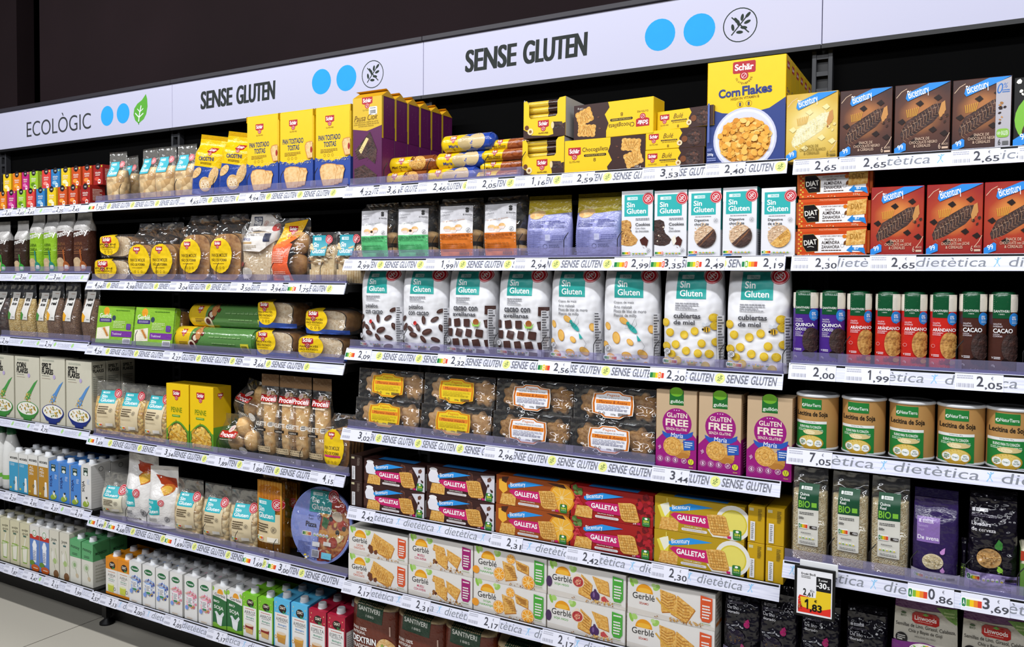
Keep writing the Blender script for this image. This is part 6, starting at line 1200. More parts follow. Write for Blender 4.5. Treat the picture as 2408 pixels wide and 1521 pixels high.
def mk_buns(w, h):
    r = empty('bun_bag'); B = Bag(w, h, .10, 2.8, 'pouch', 5, .008); mb = MB(); B.shell(mb, [(1, 'film')], cap=False); mb.obj('film', r)
    for (x, z) in ((.16, .28), (.2, .62)):
        m2 = MB('matt'); q = w*.27; m2.xf = (lambda x_, z_: (lambda p: (p[0]+x_*w, .052+p[2]*.7, z_*h+p[1])))(x, z); m2.lathe([(q*.3, -q*.55), (q*.95, -q*.4), (q*1.02, 0), (q*.85, q*.4), (q*.4, q*.6), (.0005, q*.64)], 'crust', n=26); m2.obj('bun', r)
    A = w/h; f = [P('e8643c', (2, 44), (40, 36), (62, 40), (58, 70), (70, 98), (6, 98)), P('efb91a', (30, 8), (92, 2), (70, 30), (40, 40), (14, 42)), P('ee7a3a', (14, 40), (60, 28), (70, 30), (40, 44), (4, 48))]+SCH(52, 12, 24, A, False)+[T('Panini', 40, 24, 70, 30, 'c8402c', .01, -8), MT(14, 52, 50, 70, 7, 'f4b8a0'), MT(18, 82, 56, 92, 4, 'f4c0a8', 3), R(46, 88, 62, 96, 'f0ecea')]
    m3 = MB('film'); draw(m3, f, B.front, w, h, .009, .001); m3.obj('front_print', r); return r
row(mk_buns, 2, 2, [(632, 708)], 512, 'salmon and yellow bun bag leaning over beside the bread sticks', 'bun_bag', 'bag', G, dy=.035, rz=10)
def mk_stick(w, h):
    r = empty('bread_stick_bag'); B = Bag(w, h, .045, 3, 'pouch', 2, .003); mb = MB(); B.shell(mb, [(1, 'film')], cap=False); mb.obj('film', r); rnd = random.Random(8)
    I = Bag(w*.9, h, .02, 3, 'pouch', 2, 0); mi = MB('matt', lambda p: (p[0], p[1]+.021, p[2])); I.shell(mi, [(1, 'stick')], z0=.02, z1=.76); oi = mi.obj('contents', r); oi['kind'] = 'stuff'
    for i in range(34):
        m2 = MB('matt'); low = i < 10; x = (-.42+.84*(i+.5)/10 if low else rnd.uniform(-.36, .36))*w; z = .012*h+.001 if low else rnd.uniform(.3, .72)*h; l = .26*h if low else .2*h
        a = 0 if low else rnd.uniform(-1.3, 1.3); yy_ = .018 if low else rnd.uniform(.016, .026); p0 = (x, yy_, z); p1 = (max(-.4*w, min(.4*w, x+l*math.sin(a))), yy_, max(.27*h if not low else 0, z+l*math.cos(a)*(1 if low else .5)))
        m2.tube([p0, p1], w*.042 if low else w*.05, 'stick', 8); m2.obj('bread_stick', r)
    A = w/h; f = SGL(16, 6, 68, 46, A, '2d9cac', dx=3)+[T('Picos', 12, 50, 36, 55, '8a5a34', .0), T('Piquitos', 12, 57, 44, 62, '8a5a34', .0)]
    m3 = MB('card'); draw(m3, f, B.front, w, h, .009, .001); m3.obj('label', r); return r
row(mk_stick, 2, 2, [(716, 784), (782, 846)], 546, '', 'bread_stick_bag', 'bag', 'bread stick bags', dy=.03, rz=[6, 4], labels=['clear bag of bread sticks next to the salmon bun bag', 'clear bag of bread sticks half hidden at the end of its shelf'])
# -- third shelf
def mk_sandwich(w, h):
    A = w/h; f = [R(0, 0, 100, 100, '8cbf3a'), E(24, 14, 8, 11, 'e9a02c'), T('Gerblé', 6, 20, 38, 32, 'f4f4f0', .01), R(6, 33, 40, 44, '4a3a7a', 2), MT(10, 36, 36, 42, 2, 'b9aed0'), C(46, 32, 5, '3a4a5a'), P('efe6d2', (2, 60), (36, 54), (38, 88), (2, 90)), P('d9c8a0', (14, 58), (30, 84), (38, 80), (24, 56)), P('c9803c', (18, 60), (31, 82), (35, 80), (22, 58)), R(42, 66, 98, 82, '7a3a9a'), T('Tradicional', 45, 71, 70, 77, 'f0e8f4', .0), MT(46, 40, 80, 60, 5, 'd0e4a0'), R(82, 46, 94, 62, '6a4a9a', 2), MT(50, 10, 90, 14, 1, '5a8a2a'), R(76, 85, 96, 99, 'f0f0ec')]+[R(78+k*1.7, 87, 78.9+k*1.7, 97, '333333') for k in range(10)]
    r = empty('sandwich_pack'); mb = MB('film'); mb.box(-w/2, w/2, .0, .035, 0, h, '8cbf3a', .008); draw(mb, f, boxmaps(w, h, .03)['front'][0], w, h); mb.obj('printed_wrap', r)
    m2 = MB(); m2.box(-w/2-.003, w/2+.003, .03, .09, .001, h*1.01, 'film', .006); m2.obj('film', r)
    m3 = MB('matt'); m3.box(-w/2+.006, w/2-.006, .037, .086, .004, h*.94, 'crust', .01); m3.obj('bread', r); return r
row(mk_sandwich, 2, 3, [(227, 306), (314, 402)], 718, 'lime green sandwich bread pack with a purple band', 'sandwich_pack', 'pack', 'lime sandwich bread packs', dy=.03, dz=.012, lean=7, rz=3)
def mk_longpack(w, h):
    A = w/h; B = roll(w-.02, h/2, YEL, '55844a', [P('e6c024', (0, 0), (24, 0), (20, 100), (0, 100)), P('5c8c4a', (24, 0), (100, 0), (100, 100), (20, 100))]+SCH(14, 10, 7, A, False)+[MT(8, 62, 20, 80, 3, '8a6a14'), C(30, 46, 4.5, '5a2418'), C(30, 44, 2.6, 'e9d8c0'), C(25, 76, 5, 'e8d8b8'), C(25, 74, 3, '5a1c18'), FL(34, 24, 8, 20, 7, 3, ['a35a34', '7a2c20', 'c98a54'], 3, 6, A), MT(48, 34, 90, 44, 1, '86b070'), MT(52, 60, 84, 68, 1, '86b070', 4), R(88, 58, 97, 92, 'e6d93a')]+[R(89+k*.7, 66, 89.4+k*.7, 88, '444433') for k in range(10)], ('e6c024', '4a7a34'), .9); return B
y23, z23 = base(2, 3); yy = y23+.05
xa, xb = xat(403, yy, z23), xat(594, yy, z23); h1 = zat(766, xa, yy)-z23
root = mk_longpack(xb-xa, h1*.97); one(root, (xa+xb)/2, yy, z23+.002, 'long green and yellow pastry pack, lower of the two', 'pastry_pack', 'pack', 'long green packs')
one(dup(root), (xat(434, yy, z23)+xat(602, yy, z23))/2+.02, yy+.02, z23+h1*.975, 'long green and yellow pastry pack, upper of the two', 'pastry_pack', 'pack', 'long green packs')
def payes(w, h):
    r = loafbag('crumb', 'crust', 'film', lambda A: [P('2a4a9a', (-1, 78), (102, 84), (102, 102), (-1, 102))]+disc(30, 46, 29, 44, A, ('PAN PAYÉS', 'PÃO FATIADO'), False, sch=24), .84, False, .12, .98)(w, h); return r
lay(payes, 2, 3, [(599, 683, 770, 838, 'country loaf with a yellow label, lower one of the first pair', 0, 5), (598, 683, 702, 768, 'country loaf with a yellow label, upper one of the first pair', .006, 2)], 'bread_bag', 'bag', 'stacked country loaves', .035)
lay(payes, 2, 3, [(703, 800, 784, 852, 'country loaf with a yellow label, lower one of the pair at the shelf end', 0, 12), (712, 806, 706, 776, 'country loaf with a yellow label, upper one of the pair at the shelf end', .006, 3)], 'bread_bag', 'bag', 'stacked country loaves', .035)
# -- fourth shelf
def pastabag(cont, fill, film='film_haze', t0=16, labh=86, name='pasta_bag', body='dccba6', kd=2.8):
    def mk(w, h):
        A = w/h; f = [R(22, t0+18, 84, labh, body)]+SGL(20, t0, 76, t0+24, A, '35b2bc', dx=3)+[MT(26, t0+29, 62, t0+44, 4, '5a4a34')]+WHEAT(70, t0+36, 5.5, A, '6a6258')+[MT(28, t0+48, 66, t0+49.5, 1, '9a8a6a')]+NS(26, labh-9, 44, labh-3, 1)+[R(56, labh-9, 78, labh-3, 'ece6d8')]
        return clearbag(w, h, w*.55, film, cont, fill, f, kind='pouch', n=kd, seed=int(h*1e5) % 9, amp=.005, name=name)
    return mk
G = 'pasta bags with turquoise patches'
row(pastabag('pasta', .72), 2, 4, [(222, 268), (271, 327), (327, 386)], 892, 'hazy pasta bag with a turquoise patch, near the penne', 'pasta_bag', 'bag', G, dy=.035, rz=[14, 8, 4], h=.205)
def mk_penne(w, h):
    A = w/h; pts = [(2, 74)]+[(4+i*9.2, 74-14*math.sin(math.pi*i/10)) for i in range(11)]+[(98, 74), (98, 99.5), (2, 99.5)]
    f = [R(0, 72, 100, 100, '5f9a2e'), P('5f9a2e', *[(x, y-1.5) for x, y in pts]), P('3a4a1c', *[(6+(x-2)*.9, min(96, y+1)) for x, y in pts[:-2]]+[(92, 96), (8, 96)]), P('pasta', *[(8+(x-2)*.86, min(95, y+2.5)) for x, y in pts[:-2]]+[(88, 95), (11, 95)])]+SCH(46, 10, 34, A, False)+[T('PENNE', 22, 37, 70, 45, '6a8a14', .01), R(26, 49, 62, 52.5, '5f9a2e', 2), MT(30, 50, 58, 51.5, 1, 'e9e49a'), R(43, 57, 45, 60, '8a6a14')]
    rnd = random.Random(5)
    for i in range(26): x, y = rnd.uniform(16, 84), rnd.uniform(70, 93); a = rnd.uniform(-60, 60); f.append(E(x, y, 12, 2.1, ['d9a83c', 'c9922c', 'e8c05c'][i % 3], a))
    f += [FL(84, 88, 9, 12, 16, 2.4, ['d9b450', 'b98a2c'], 5, 5, A)]
    return box(w, h, .08, YEL, f, [R(0, 62, 100, 100, '5f9a2e'), R(0, 0, 100, 62, 'dab410')]+SCH(40, 10, 30, .08/h, False), None, {'top': 'c9a410'})
row(mk_penne, 2, 4, [(392, 444), (446, 503)], 900, 'yellow and green penne box', 'pasta_box', 'box', 'penne boxes', dy=.03, labels=['yellow and green penne box next to the hazy pasta bags', 'yellow and green penne box next to the bread rolls'])
def PROC(x0, y0, x1, y1, A): r = (x1-x0)*.13; return [R(x0, y0, x1, y1, 'b8231f', 3), T('Proceli', x0+3, y0+(y1-y0)*.2, x1-3, y1-(y1-y0)*.1, 'ffffff', .02), C((x0+x1)/2, y0-.6*r*A, r, 'f4efe8')]+WHEAT((x0+x1)/2, y0-.6*r*A, r*.8, A, 'b8231f')
def mk_rolls(w, h):
    r = empty('roll_bag'); B = Bag(w, h, .12, 3.4, 'pouch', 4, .006); mb = MB(); B.shell(mb, [(1, 'film')], cap=False); mb.obj('film', r)
    for (x, z) in ((-.21, .3), (.2, .32), (0, .66)):
        m2 = MB('matt'); q = w*.20; m2.xf = (lambda x_, z_: (lambda p: (p[0]+x_*w, .066+p[1]*.7, z_*h+p[2])))(x, z); m2.lathe([(.001, -q*1.1), (q*.7, -q*.85), (q*.98, -q*.3), (q*.98, q*.3), (q*.7, q*.85), (.001, q*1.1)], 'baguette', n=22, cap=False); m2.obj('bread_roll', r)
    A = w/h; m3 = MB('film'); draw(m3, PROC(14, 40, 58, 56, A)+[MT(18, 60, 52, 63, 1, 'e8ded0'), T('CHAPATA', 30, 84, 64, 91, 'f0e8da', .02), C(74, 86, 8, 'efeae0')], B.front, w, h, .009, .001); m3.obj('front_print', r); return r
y24, z24 = base(2, 4); yy = y24+.035
xa, xb = xat(504, yy, z24), xat(588, yy, z24); hr = .135
root = mk_rolls(xb-xa, hr); one(root, (xa+xb)/2, yy, z24, 'bag of pale bread rolls with a red badge, lower of the two', 'roll_bag', 'bag', 'bread roll bags', rz=5)
one(dup(root), (xa+xb)/2+.012, yy+.03, z24+hr*.93, 'bag of pale bread rolls with a red badge, slumped on the other one', 'roll_bag', 'bag', 'bread roll bags', rz=-6, rx=-10, ry=10)
def mk_baguette(w, h):
    r = empty('baguette_bag'); B = Bag(w, h, .08, 3.4, 'pouch', 3, .003); mb = MB(); B.shell(mb, [(1, 'film')], cap=False); mb.obj('film', r)
    m2 = MB('matt', lambda p: (p[0], .044+(p[1]-.03)*.62, p[2])); q = w*.37; L0 = h*.8; m2.lathe([(q*.3, .012), (q*.8, .022), (q, .06), (q*1.02, L0*.5), (q, L0-.05), (q*.8, L0-.015), (q*.3, L0)], 'baguette', 0, .03, 24); m2.obj('baguette', r)
    A = w/h; f = [MT(16, 33.5, 84, 36, 1, 'f0e8da'), T('BAGUETTE', 4, 54, 72, 59, 'f4efe6', .02), C(88, 57, 11, 'efeae2'), MT(82, 55, 94, 59, 2, '555555'), R(16, 61.5, 70, 65, '241c18'), T('RÚSTICA', 26, 62.3, 60, 64.3, 'f0e8da', .01), T('SIN', 14, 40, 30, 43, 'f4efe6', .01), T('GLUTEN', 14, 44, 36, 47, 'f4efe6', .01)]
    f2 = [RG(46, 83, 16, 2, '3a2c1c'), R(10, 83, 84, 90, 'd9c39a'), L('3a2c1c', 1.4, (10, 83), (84, 83), (84, 90), (10, 90), (10, 83)), T('RICO EN FIBRA', 14, 84, 80, 86, '3a2c1c', .01), T('BAJO EN AZÚCARES', 14, 87, 80, 89, '3a2c1c', .01)]
    m3 = MB('film'); draw(m3, f, B.front, w, h, .009, .001); m3.obj('front_print', r)
    for nm, ops in (('paper_top', [P('8a6a4a', (0, 0), (100, 0), (100, 14), (0, 14))]), ('badge', PROC(6, 24, 94, 32, A)), ('foot_label', f2)): m4 = MB('film'); draw(m4, ops, B.front, w, h, .009, .001); m4.obj(nm, r)
    return r
row(mk_baguette, 2, 4, [(594, 640), (640, 680), (674, 712), (711, 768)], 880, 'tall brown baguette bag with a red badge', 'baguette_bag', 'bag', 'baguette bags', dy=.03, rz=[3, 3, 3, 3], wj=.92)
row(loafbag('crust', 'crust', 'film', lambda A: [x if not isinstance(x, tuple) else x for x in disc(42, 58, 40, 34, A, ('PAN DE MOLDE', 'PÃO DE FORMA'), sch=24)]+[R(12, 70, 72, 73.5, 'c8307a')], .72), 2, 4, [(758, 818)], 975, 'brown loaf in film with a large oval yellow label beside the baguettes', 'bread_bag', 'bag', None, dy=.03, rz=6)
# -- fifth shelf
row(pastabag('flour', .62, t0=30, labh=88, body='e6dfc4'), 2, 5, [(232, 288)], 1112, 'small hazy flour bag with a turquoise patch', 'flour_bag', 'bag', 'flour and mix bags', dy=.035, rz=8)
def mk_mix(w, h):
    A = w/h; f = [P('a33a1c', (22, 8), (90, 14), (96, 30), (40, 24)), E(64, 33, 26, 9, 'c9702c', -18), E(62, 34, 20, 7, 'e8b84a', -18), P('efece8', (4, 30), (30, 24), (60, 42), (40, 50)), ]+SGL(2, 50, 46, 76, A, '2fb2b8', dx=6)+WHEAT(70, 84, 9, A, '55555a')+[T('repostería', 6, 93, 60, 97, '4a3a2a', .01), MT(8, 82, 40, 88, 2, '8a8a8a')]
    return bag(w, h, w*.5, [(1, 'e9e6e2')], f, 'film', 'pouch', 2.6, 8, .010, (.015, 'd9d4cc'), name='flour_bag')
row(mk_mix, 2, 5, [(287, 352)], 1068, 'large white baking mix bag standing upright', 'flour_bag', 'bag', 'flour and mix bags', dy=.035, rz=6)
row(mk_mix, 2, 5, [(350, 404)], 1104, 'crumpled white baking mix bag sagging forward over the shelf edge', 'flour_bag', 'bag', 'flour and mix bags', dy=.02, dz=.006, rz=20, lean=0, wj=.92)
row(pastabag('pale_pasta', .7, t0=24, labh=90), 2, 5, [(402, 460), (466, 526), (531, 596)], 1128, 'hazy pasta bag with a turquoise patch, beside the spaghetti', 'pasta_bag', 'bag', G, dy=.035, rz=[6, 4, 8])
def mk_spag(w, h):
    r = empty('spaghetti_bag'); A = w/h; B = Bag(w, h, w*.55, 3, 'brick', 2, .002); mb = MB(); B.shell(mb, [(1, 'film_amber')], cap=False); mb.obj('film', r)
    m2 = MB('matt'); D = w*.5
    for i in range(16):
        for j in range(2): x = -w*.44+w*.88*i/15; m2.tube([(x, D*.18+j*.012, .004), (x, D*.18+j*.012, h*.95)], w*.034, 'c98f35' if (i+j) % 2 else 'b97c28', 6)
    o = m2.obj('spaghetti', r); o['kind'] = 'stuff'
    f = [R(6, 46, 94, 84, 'e0cda4')]+SGL(6, 28, 78, 56, A, '2fb0b8', dx=6)+[MT(10, 60, 56, 72, 4, '4a3a24')]+WHEAT(74, 66, 9, A, '5a5248')+NS(10, 76, 34, 81, 1)+[R(52, 76, 88, 82, 'efe8d8')]
    m3 = MB('card'); draw(m3, f, B.front, w, h, .009, .001); m3.obj('label', r); return r
row(mk_spag, 2, 5, [(599, 660)], 1118, 'tall amber bag of spaghetti with a turquoise patch', 'spaghetti_bag', 'bag', 'spaghetti bags', dy=.03)
row(mk_spag, 2, 5, [(652, 690)], 1122, 'spaghetti bag standing behind the first one, half behind the pizza', 'spaghetti_bag', 'bag', 'spaghetti bags', dy=.12, wj=1.3)
# round pizza pack
y25, z25 = base(2, 5); z25 += .004; yy = y25+.035; xa, xb = xat(668, yy, z25+.13), xat(822, yy, z25+.13); zt_ = zat(1146, (xa+xb)/2, yy); RR = (zt_-z25)/2*.98
r = empty('pizza_pack'); mb = MB('film'); mb.xf = lambda p: (p[0], p[2], RR+p[1])
q = RR; mb.lathe([(q, .0), (q, .006), (q*.97, .012), (q*.9, .03), (q*.2, .032)], '8f9ee0', n=64); mb.obj('tray', r)
def disc_clip(c, x0, s=1.0, lo=True):
    n = 48; pts = []
    for i in range(n):
        a = 6.28319*i/n; x, y = 50+50*s*math.cos(a), 50+50*s*math.sin(a); pts.append((min(x, x0), y) if lo else (max(x, x0), y))
    return P(c, *pts)
f = [disc_clip('8fa0e6', 101), disc_clip('a33a20', 48, .93, False), disc_clip('pizza', 52, .90, False)]
rnd = random.Random(12)
for i in range(70):
    x, y = rnd.uniform(54, 92), rnd.uniform(10, 92)
    if (x-50)**2+(y-50)**2 > 41**2: continue
    f += FL(x, y, 1.5, 1.5, 1, rnd.uniform(3, 7), ['e2b86a', 'efd9a4', 'c9542c', 'b03022', 'd99a44', 'f0e2c0', '8a2a1a'], i, 9, 1)
for x, y in ((70, 20), (84, 46), (72, 70), (58, 88), (82, 24)): f += [C(x, y, 7, 'a32a1e'), C(x-1, y-1, 5.4, 'b8402c')]
for x, y in ((88, 50), (78, 56), (66, 40)): f += [C(x, y, 3.2, '1c1614')]
f += [P('2f6a3c', (54, 38), (64, 42), (60, 54), (52, 50)), E(76, 36, 9, 6, 'd9c8b0', 20), P('9aa8e8', (6, 40), (50, 40), (44, 96), (30, 92))]
f += SGL(30, 5, 66, 34, 1, '2ba6a6', circ=True, dx=2)+[T('Base', 30, 38, 38, 40.5, '33406a', .0), T('Oest', 30, 42, 38, 44.5, '33406a', .0)]+WHEAT(48, 40, 4, 1, '33406a')+[T('Pizza', 26, 47, 44, 54, '1e2440', .025)]+NS(22, 60, 36, 66, 2)
for i in range(5): f += [C(42+i*5, 63, 2.4, 'dfe3f4'), E(42+i*5, 64, 1.8, .8, ['7fb33c', 'e8b82a'][i % 2])]
f += [MT(16, 74, 38, 90, 9, '5f6cae'), R(40, 72, 52, 78, 'f0f0f4'), R(40, 82, 52, 92, 'e6e8f6')]+[R(41+k, 83, 41.5+k, 91, '222222') for k in range(10)]+[R(56, 84, 72, 92, '6fc0d8'), R(58, 70, 70, 75, 'f0ece8'), FL(30, 93, 8, 3, 8, 1.4, ['f0f0f8', 'e6c83a'], 3, 6, 1)]
m3 = MB('film'); draw(m3, f, lambda x, y, e: (-RR+x, -.003-e, 2*RR-y), 2*RR, 2*RR, None, .0003); m3.obj('printed_card', r)
m4 = MB(); m4.xf = lambda p: (p[0], p[2], RR+p[1]); m4.lathe([(RR*.99, -.001), (RR*.96, -.009), (.0005, -.0095)], 'film', n=64, cap=False); m4.obj('film', r)
one(r, (xa+xb)/2, yy+.012, z25, 'round lavender pizza pack leaning at the end of the pasta shelf', 'pizza_pack', 'pizza', None, rz=4, rx=-7)
# -- bottom shelf: drink cartons
def mk_avena(w, h):
    A = w/h; f = [R(0, 0, 100, 32, 'e08a1c'), R(8, 34, 92, 94, 'e9e6e0'), R(0, 94, 100, 100, 'e08a1c'), E(56, 20, 26, 10, '2a1712'), T('DIAT', 38, 15, 72, 22, 'f4ead8', .02), T('Bio', 58, 24, 78, 30, '2fae5c', .01), MT(20, 38, 84, 41, 1, 'c97a3a'), T('AVENA', 18, 44, 82, 51, '6a6a6a', -.005), T('Bebida', 34, 52, 66, 54.5, '8a8a8a', 0), T('Biologica', 26, 57, 76, 61, '2f9a7a', .0), MT(24, 63, 76, 65, 1, '8a8a8a'), P('c9cf4a', (18, 72), (70, 74), (66, 93), (20, 92)), E(44, 73, 26, 2.6, 'e9ecb0'), RG(76, 83, 9, 2, '3a3a3a')]
    return carton(w, h, .07, f, [R(0, 0, 100, 32, 'd9821a'), R(0, 32, 100, 100, 'dcd8d0'), MT(10, 40, 90, 90, 12, '9a948a')], 'e8921f', 'e9e6e0')
G = 'drink cartons on the lowest shelf'
row(mk_avena, 2, 6, [(249, 277), (277, 305)], 1303, 'orange topped oat drink carton', 'drink_carton', 'carton', G, dy=.02, behind=1, depth=.07)
def mk_prov(c1, c2):
    def mk(w, h):
        A = w/h; f = [R(0, 0, 100, 100, 'e6e5e2'), E(46, 17, 36, 8.5, 'e6e5e2'), E(46, 17, 33, 7.2, '1f6a3c'), T('Provamel', 22, 14.5, 70, 19.5, 'ffffff', .015)]
        f += FL(54, 52, 40, 24, 70, 7, [c1, c2, 'e9edf6', c1], 4, 7, A)+[P(c1, (28, 42), (74, 42), (70, 70), (32, 70)), R(30, 46, 68, 64, 'f2f2f2'), MT(34, 49, 64, 62, 4, '8a8a92'), R(36, 63, 64, 68, '3f8a5a', 1), L('c9a02c', 5, (62, 72), (72, 66), (84, 66)), C(22, 72, 12, '7a9ae0'), L('c9963c', 2, (8, 40), (50, 36), (94, 42)), MT(24, 94, 70, 97, 1, 'c0a07a')]
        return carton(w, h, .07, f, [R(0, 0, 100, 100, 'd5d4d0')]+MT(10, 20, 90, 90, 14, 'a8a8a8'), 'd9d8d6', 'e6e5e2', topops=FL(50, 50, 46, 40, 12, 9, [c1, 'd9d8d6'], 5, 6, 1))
    return mk
row(mk_prov('9ab8ea', '3a52a8'), 2, 6, [(304, 333), (336, 365), (367, 397)], 1313, 'white carton splashed with blue, for coconut drink', 'drink_carton', 'carton', G, dy=.014, behind=1, depth=.07)
row(mk_prov('f0b4c4', 'e07a96'), 2, 6, [(399, 430), (434, 464), (468, 497)], 1338, 'white carton splashed with pink', 'drink_carton', 'carton', G, dy=.014, behind=1, depth=.07)
def mk_bio(w, h):
    A = w/h; f = [R(0, 0, 100, 100, '2a6a3a'), P('e8e6e2', (0, 0), (100, 0), (100, 30), (50, 25), (0, 22)), E(8, 6, 10, 6, '9ac84a', 30), E(92, 8, 8, 6, '9ac84a', -30), C(58, 14, 20, 'e9a02c'), P('e8e6e2', (14, 16), (94, 16), (94, 30), (50, 25), (14, 23)), T('Gerblé', 20, 16, 92, 23, '1c1a18', .01, 4), T('BIO', 14, 33, 52, 38.5, 'f4f6f0', .02, 3), T('SOJA', 16, 46, 80, 57, 'f4f6f0', .015, 3), P('eceef0', (28, 66), (74, 70), (66, 94), (40, 94)), P('dfe3e6', (20, 62), (34, 60), (54, 70), (78, 58), (84, 64), (70, 74), (34, 72)), P('7fb83a', (0, 90), (26, 88), (60, 95), (100, 90), (100, 100), (0, 100))]
    return carton(w, h, .07, f, [R(0, 22, 100, 100, '235c32')], 'dcdad6', '2a6a3a')
row(mk_bio, 2, 6, [(498, 533), (534, 570)], 1371, 'dark green soy drink carton with a milk splash', 'drink_carton', 'carton', G, dy=.02, behind=1, depth=.07)
def mk_diatbio(top, dark, name, mug, mugc):
    def mk(w, h):
        A = w/h; f = [R(0, 0, 100, 30, top), R(6, 29, 94, 100, 'ecebe8'), R(0, 30, 6, 100, top), R(94, 30, 100, 100, top), E(54, 19, 24, 9, '2a1712'), T('DIAT', 38, 14, 72, 20, 'f4ead8', .02), T('Bio', 56, 23, 78, 29, '2f9a5a', .01)]+[E(x, y, 2.4, 1.4, 'e9c890') for x, y in ((14, 8), (86, 10), (20, 24), (90, 24), (10, 17))]+[MT(20, 33, 84, 35.5, 1, 'c9503c'), T(name, 14, 38, 88, 45, '6a6a6e', -.005), MT(24, 46.5, 80, 48.5, 1, '8a8a8e'), T('Biologica', 28, 51, 80, 56, '2f9a7a' if dark != 'blue' else '3a8ad0', .0), MT(22, 58, 84, 60, 1, '8a8a8a'), P(mug, (18, 70), (76, 72), (70, 92), (26, 90)), E(47, 71, 29, 3, 'e6d2b8'), P(mugc, (20, 78), (72, 80), (70, 92), (26, 90)), RG(12, 80, 8, 2.4, mug)]
        return carton(w, h, .07, f, [R(0, 0, 100, 100, dark if dark != 'blue' else '3a8ac8'), R(10, 32, 90, 98, 'dcdad6'), MT(16, 40, 84, 90, 12, '9a9a9a')], top, 'ecebe8')
    return mk
row(mk_diatbio('7cc42e', '5fa024', 'ARROZ', '8a241c', 'd8b070'), 2, 6, [(571, 604), (606, 643)], 1389, 'bright green topped rice drink carton', 'drink_carton', 'carton', G, dy=.02, behind=1, depth=.07)
row(mk_diatbio('5cbce8', 'blue', 'ALMENDRAS', 'd8a040', 'c98f3a'), 2, 6, [(645, 681), (684, 724)], 1400, 'sky blue topped almond drink carton', 'drink_carton', 'carton', G, dy=.02, behind=1, depth=.07)
row(mk_diatbio('b31f3c', '8f1830', 'ESPELTA', 'c98a4a', 'e0c08a'), 2, 6, [(727, 766), (769, 812)], 1425, 'crimson topped spelt drink carton', 'drink_carton', 'carton', G, dy=.02, behind=1, depth=.07)
# ================================================================== bay 1 (eco)
TEA = {'orange': 'e07a1c', 'magenta': 'b8247a', 'lime': '9ac42c', 'coral': 'd8403c', 'blue': '2f7ab8', 'yellow': 'e6c41e', 'rooibos': 'c8501c', 'brick': 'c0401c', 'red': '9c1f1c'}
def mk_tea(c):
    def mk(w, h):
        A = w/h; k = TEA[c]
        pic = {'orange': 'f0b03c', 'magenta': 'e070b0', 'lime': '5f8a1c', 'coral': 'f09080', 'blue': '8fc0e0', 'yellow': 'f4ecb0', 'rooibos': 'f0a03c', 'brick': 'f0903c', 'red': 'd8503c'}[c]
        return box(w, h, .065, k, [E(50, 8, 25, 16, '1f1a1c'), T('yogi', 38, 3, 62, 14, 'e6e2e0', .01), T('Infusión', 22, 34, 78, 44, 'f4ece4', .01), MT(24, 48, 76, 56, 2, 'f0e0d4'), R(86, 4, 98, 12, 'c8d83a'), E(42, 70, 26, 10, pic), E(66, 82, 16, 10, 'f2eee8'), R(52, 82, 80, 94, 'f2eee8', 6), E(66, 82, 13, 5, pic)], [R(0, 0, 100, 100, k), MT(16, 20, 84, 80, 8, 'e0c8b8')])
    return mk
TCOL = [('orange', 0, 15), ('magenta', 15, 39), ('lime', 40, 60), ('coral', 61, 83), ('blue', 83, 108), ('yellow', 109, 134), ('rooibos', 135, 159), ('brick', 159, 185), ('red', 186, 216)]
TUP = [('yellow', 5, 29), ('orange', 29, 51), ('magenta', 52, 68), ('lime', 68, 91), ('coral', 99, 119), ('blue', 120, 141), ('yellow', 143, 166), ('rooibos', 167, 191), ('brick', 192, 218), ('red', 219, 242)]
y11, z11 = base(1, 1); ht = zat(435, xat(186, y11+.015, z11), y11+.015)-z11; TP = {}
for lv, lst in ((0, TCOL), (1, TUP)):
    seen_ = {}
    for (c, a, b) in lst:
        yy = y11+(.015 if lv == 0 else .045); xa, xb = xat(a, yy, z11+lv*ht), xat(b, yy, z11+lv*ht)
        if c not in TP: TP[c] = mk_tea(c)(.060, ht*.985); o = TP[c]
        else: o = dup(TP[c])
        seen_[c] = seen_.get(c, 0)+1; w_ = xb-xa
        ps = ' nearer the snack bags' if c == 'yellow' and lv and seen_[c] == 2 else ''
        one(o, (xa+xb)/2, yy, z11+lv*ht, '%s tea box in the %s layer%s' % ({'coral': 'coral pink', 'rooibos': 'orange red', 'brick': 'brick red', 'red': 'dark red', 'lime': 'lime green', 'blue': 'blue', 'yellow': 'yellow', 'orange': 'orange', 'magenta': 'magenta'}[c], ('lower', 'upper')[lv], ps), 'tea_box', 'box', 'tea boxes in two layers')
        o.scale = (min(1, (w_-.001)/.060), 1, 1)
# crunchy muesli bags
def mk_crunchy(body, low, dark):
    def mk(w, h):
        A = w/h; f = [P('c9c6c2', (-2, 0), (102, 0), (102, 34), (60, 28), (-2, 32)), T('crunchy', 2, 31, 98, 43, 'f4f2ee', .03, -8), T('AVENA', 20, 50, 76, 55, dark, .01), T('CANELA', 20, 57, 80, 62, dark, .01), MT(20, 64, 80, 70, 2, dark), E(40, 86, 34, 12, 'cbb08a'), L(low, 9, (66, 62), (72, 80)), E(76, 88, 16, 8, low), R(70, 86, 88, 92, 'e8e4dc')]
        return bag(w, h, w*.6, [(.68, body), (1, 'cac7c4')], f, 'film', 'gusset', 3, 4, .004, (.014, 'c2bfbb'), name='muesli_bag')
    return mk
G = 'muesli bags on the second shelf'
row(mk_crunchy('8cb82c', '2f8a7a', '4a6a1c'), 1, 2, [(62, 96), (99, 125)], 518, '', 'muesli_bag', 'bag', G, dy=.03, labels=['lime green muesli bag further from the brown ones', 'lime green muesli bag beside the brown ones'], h=.252)
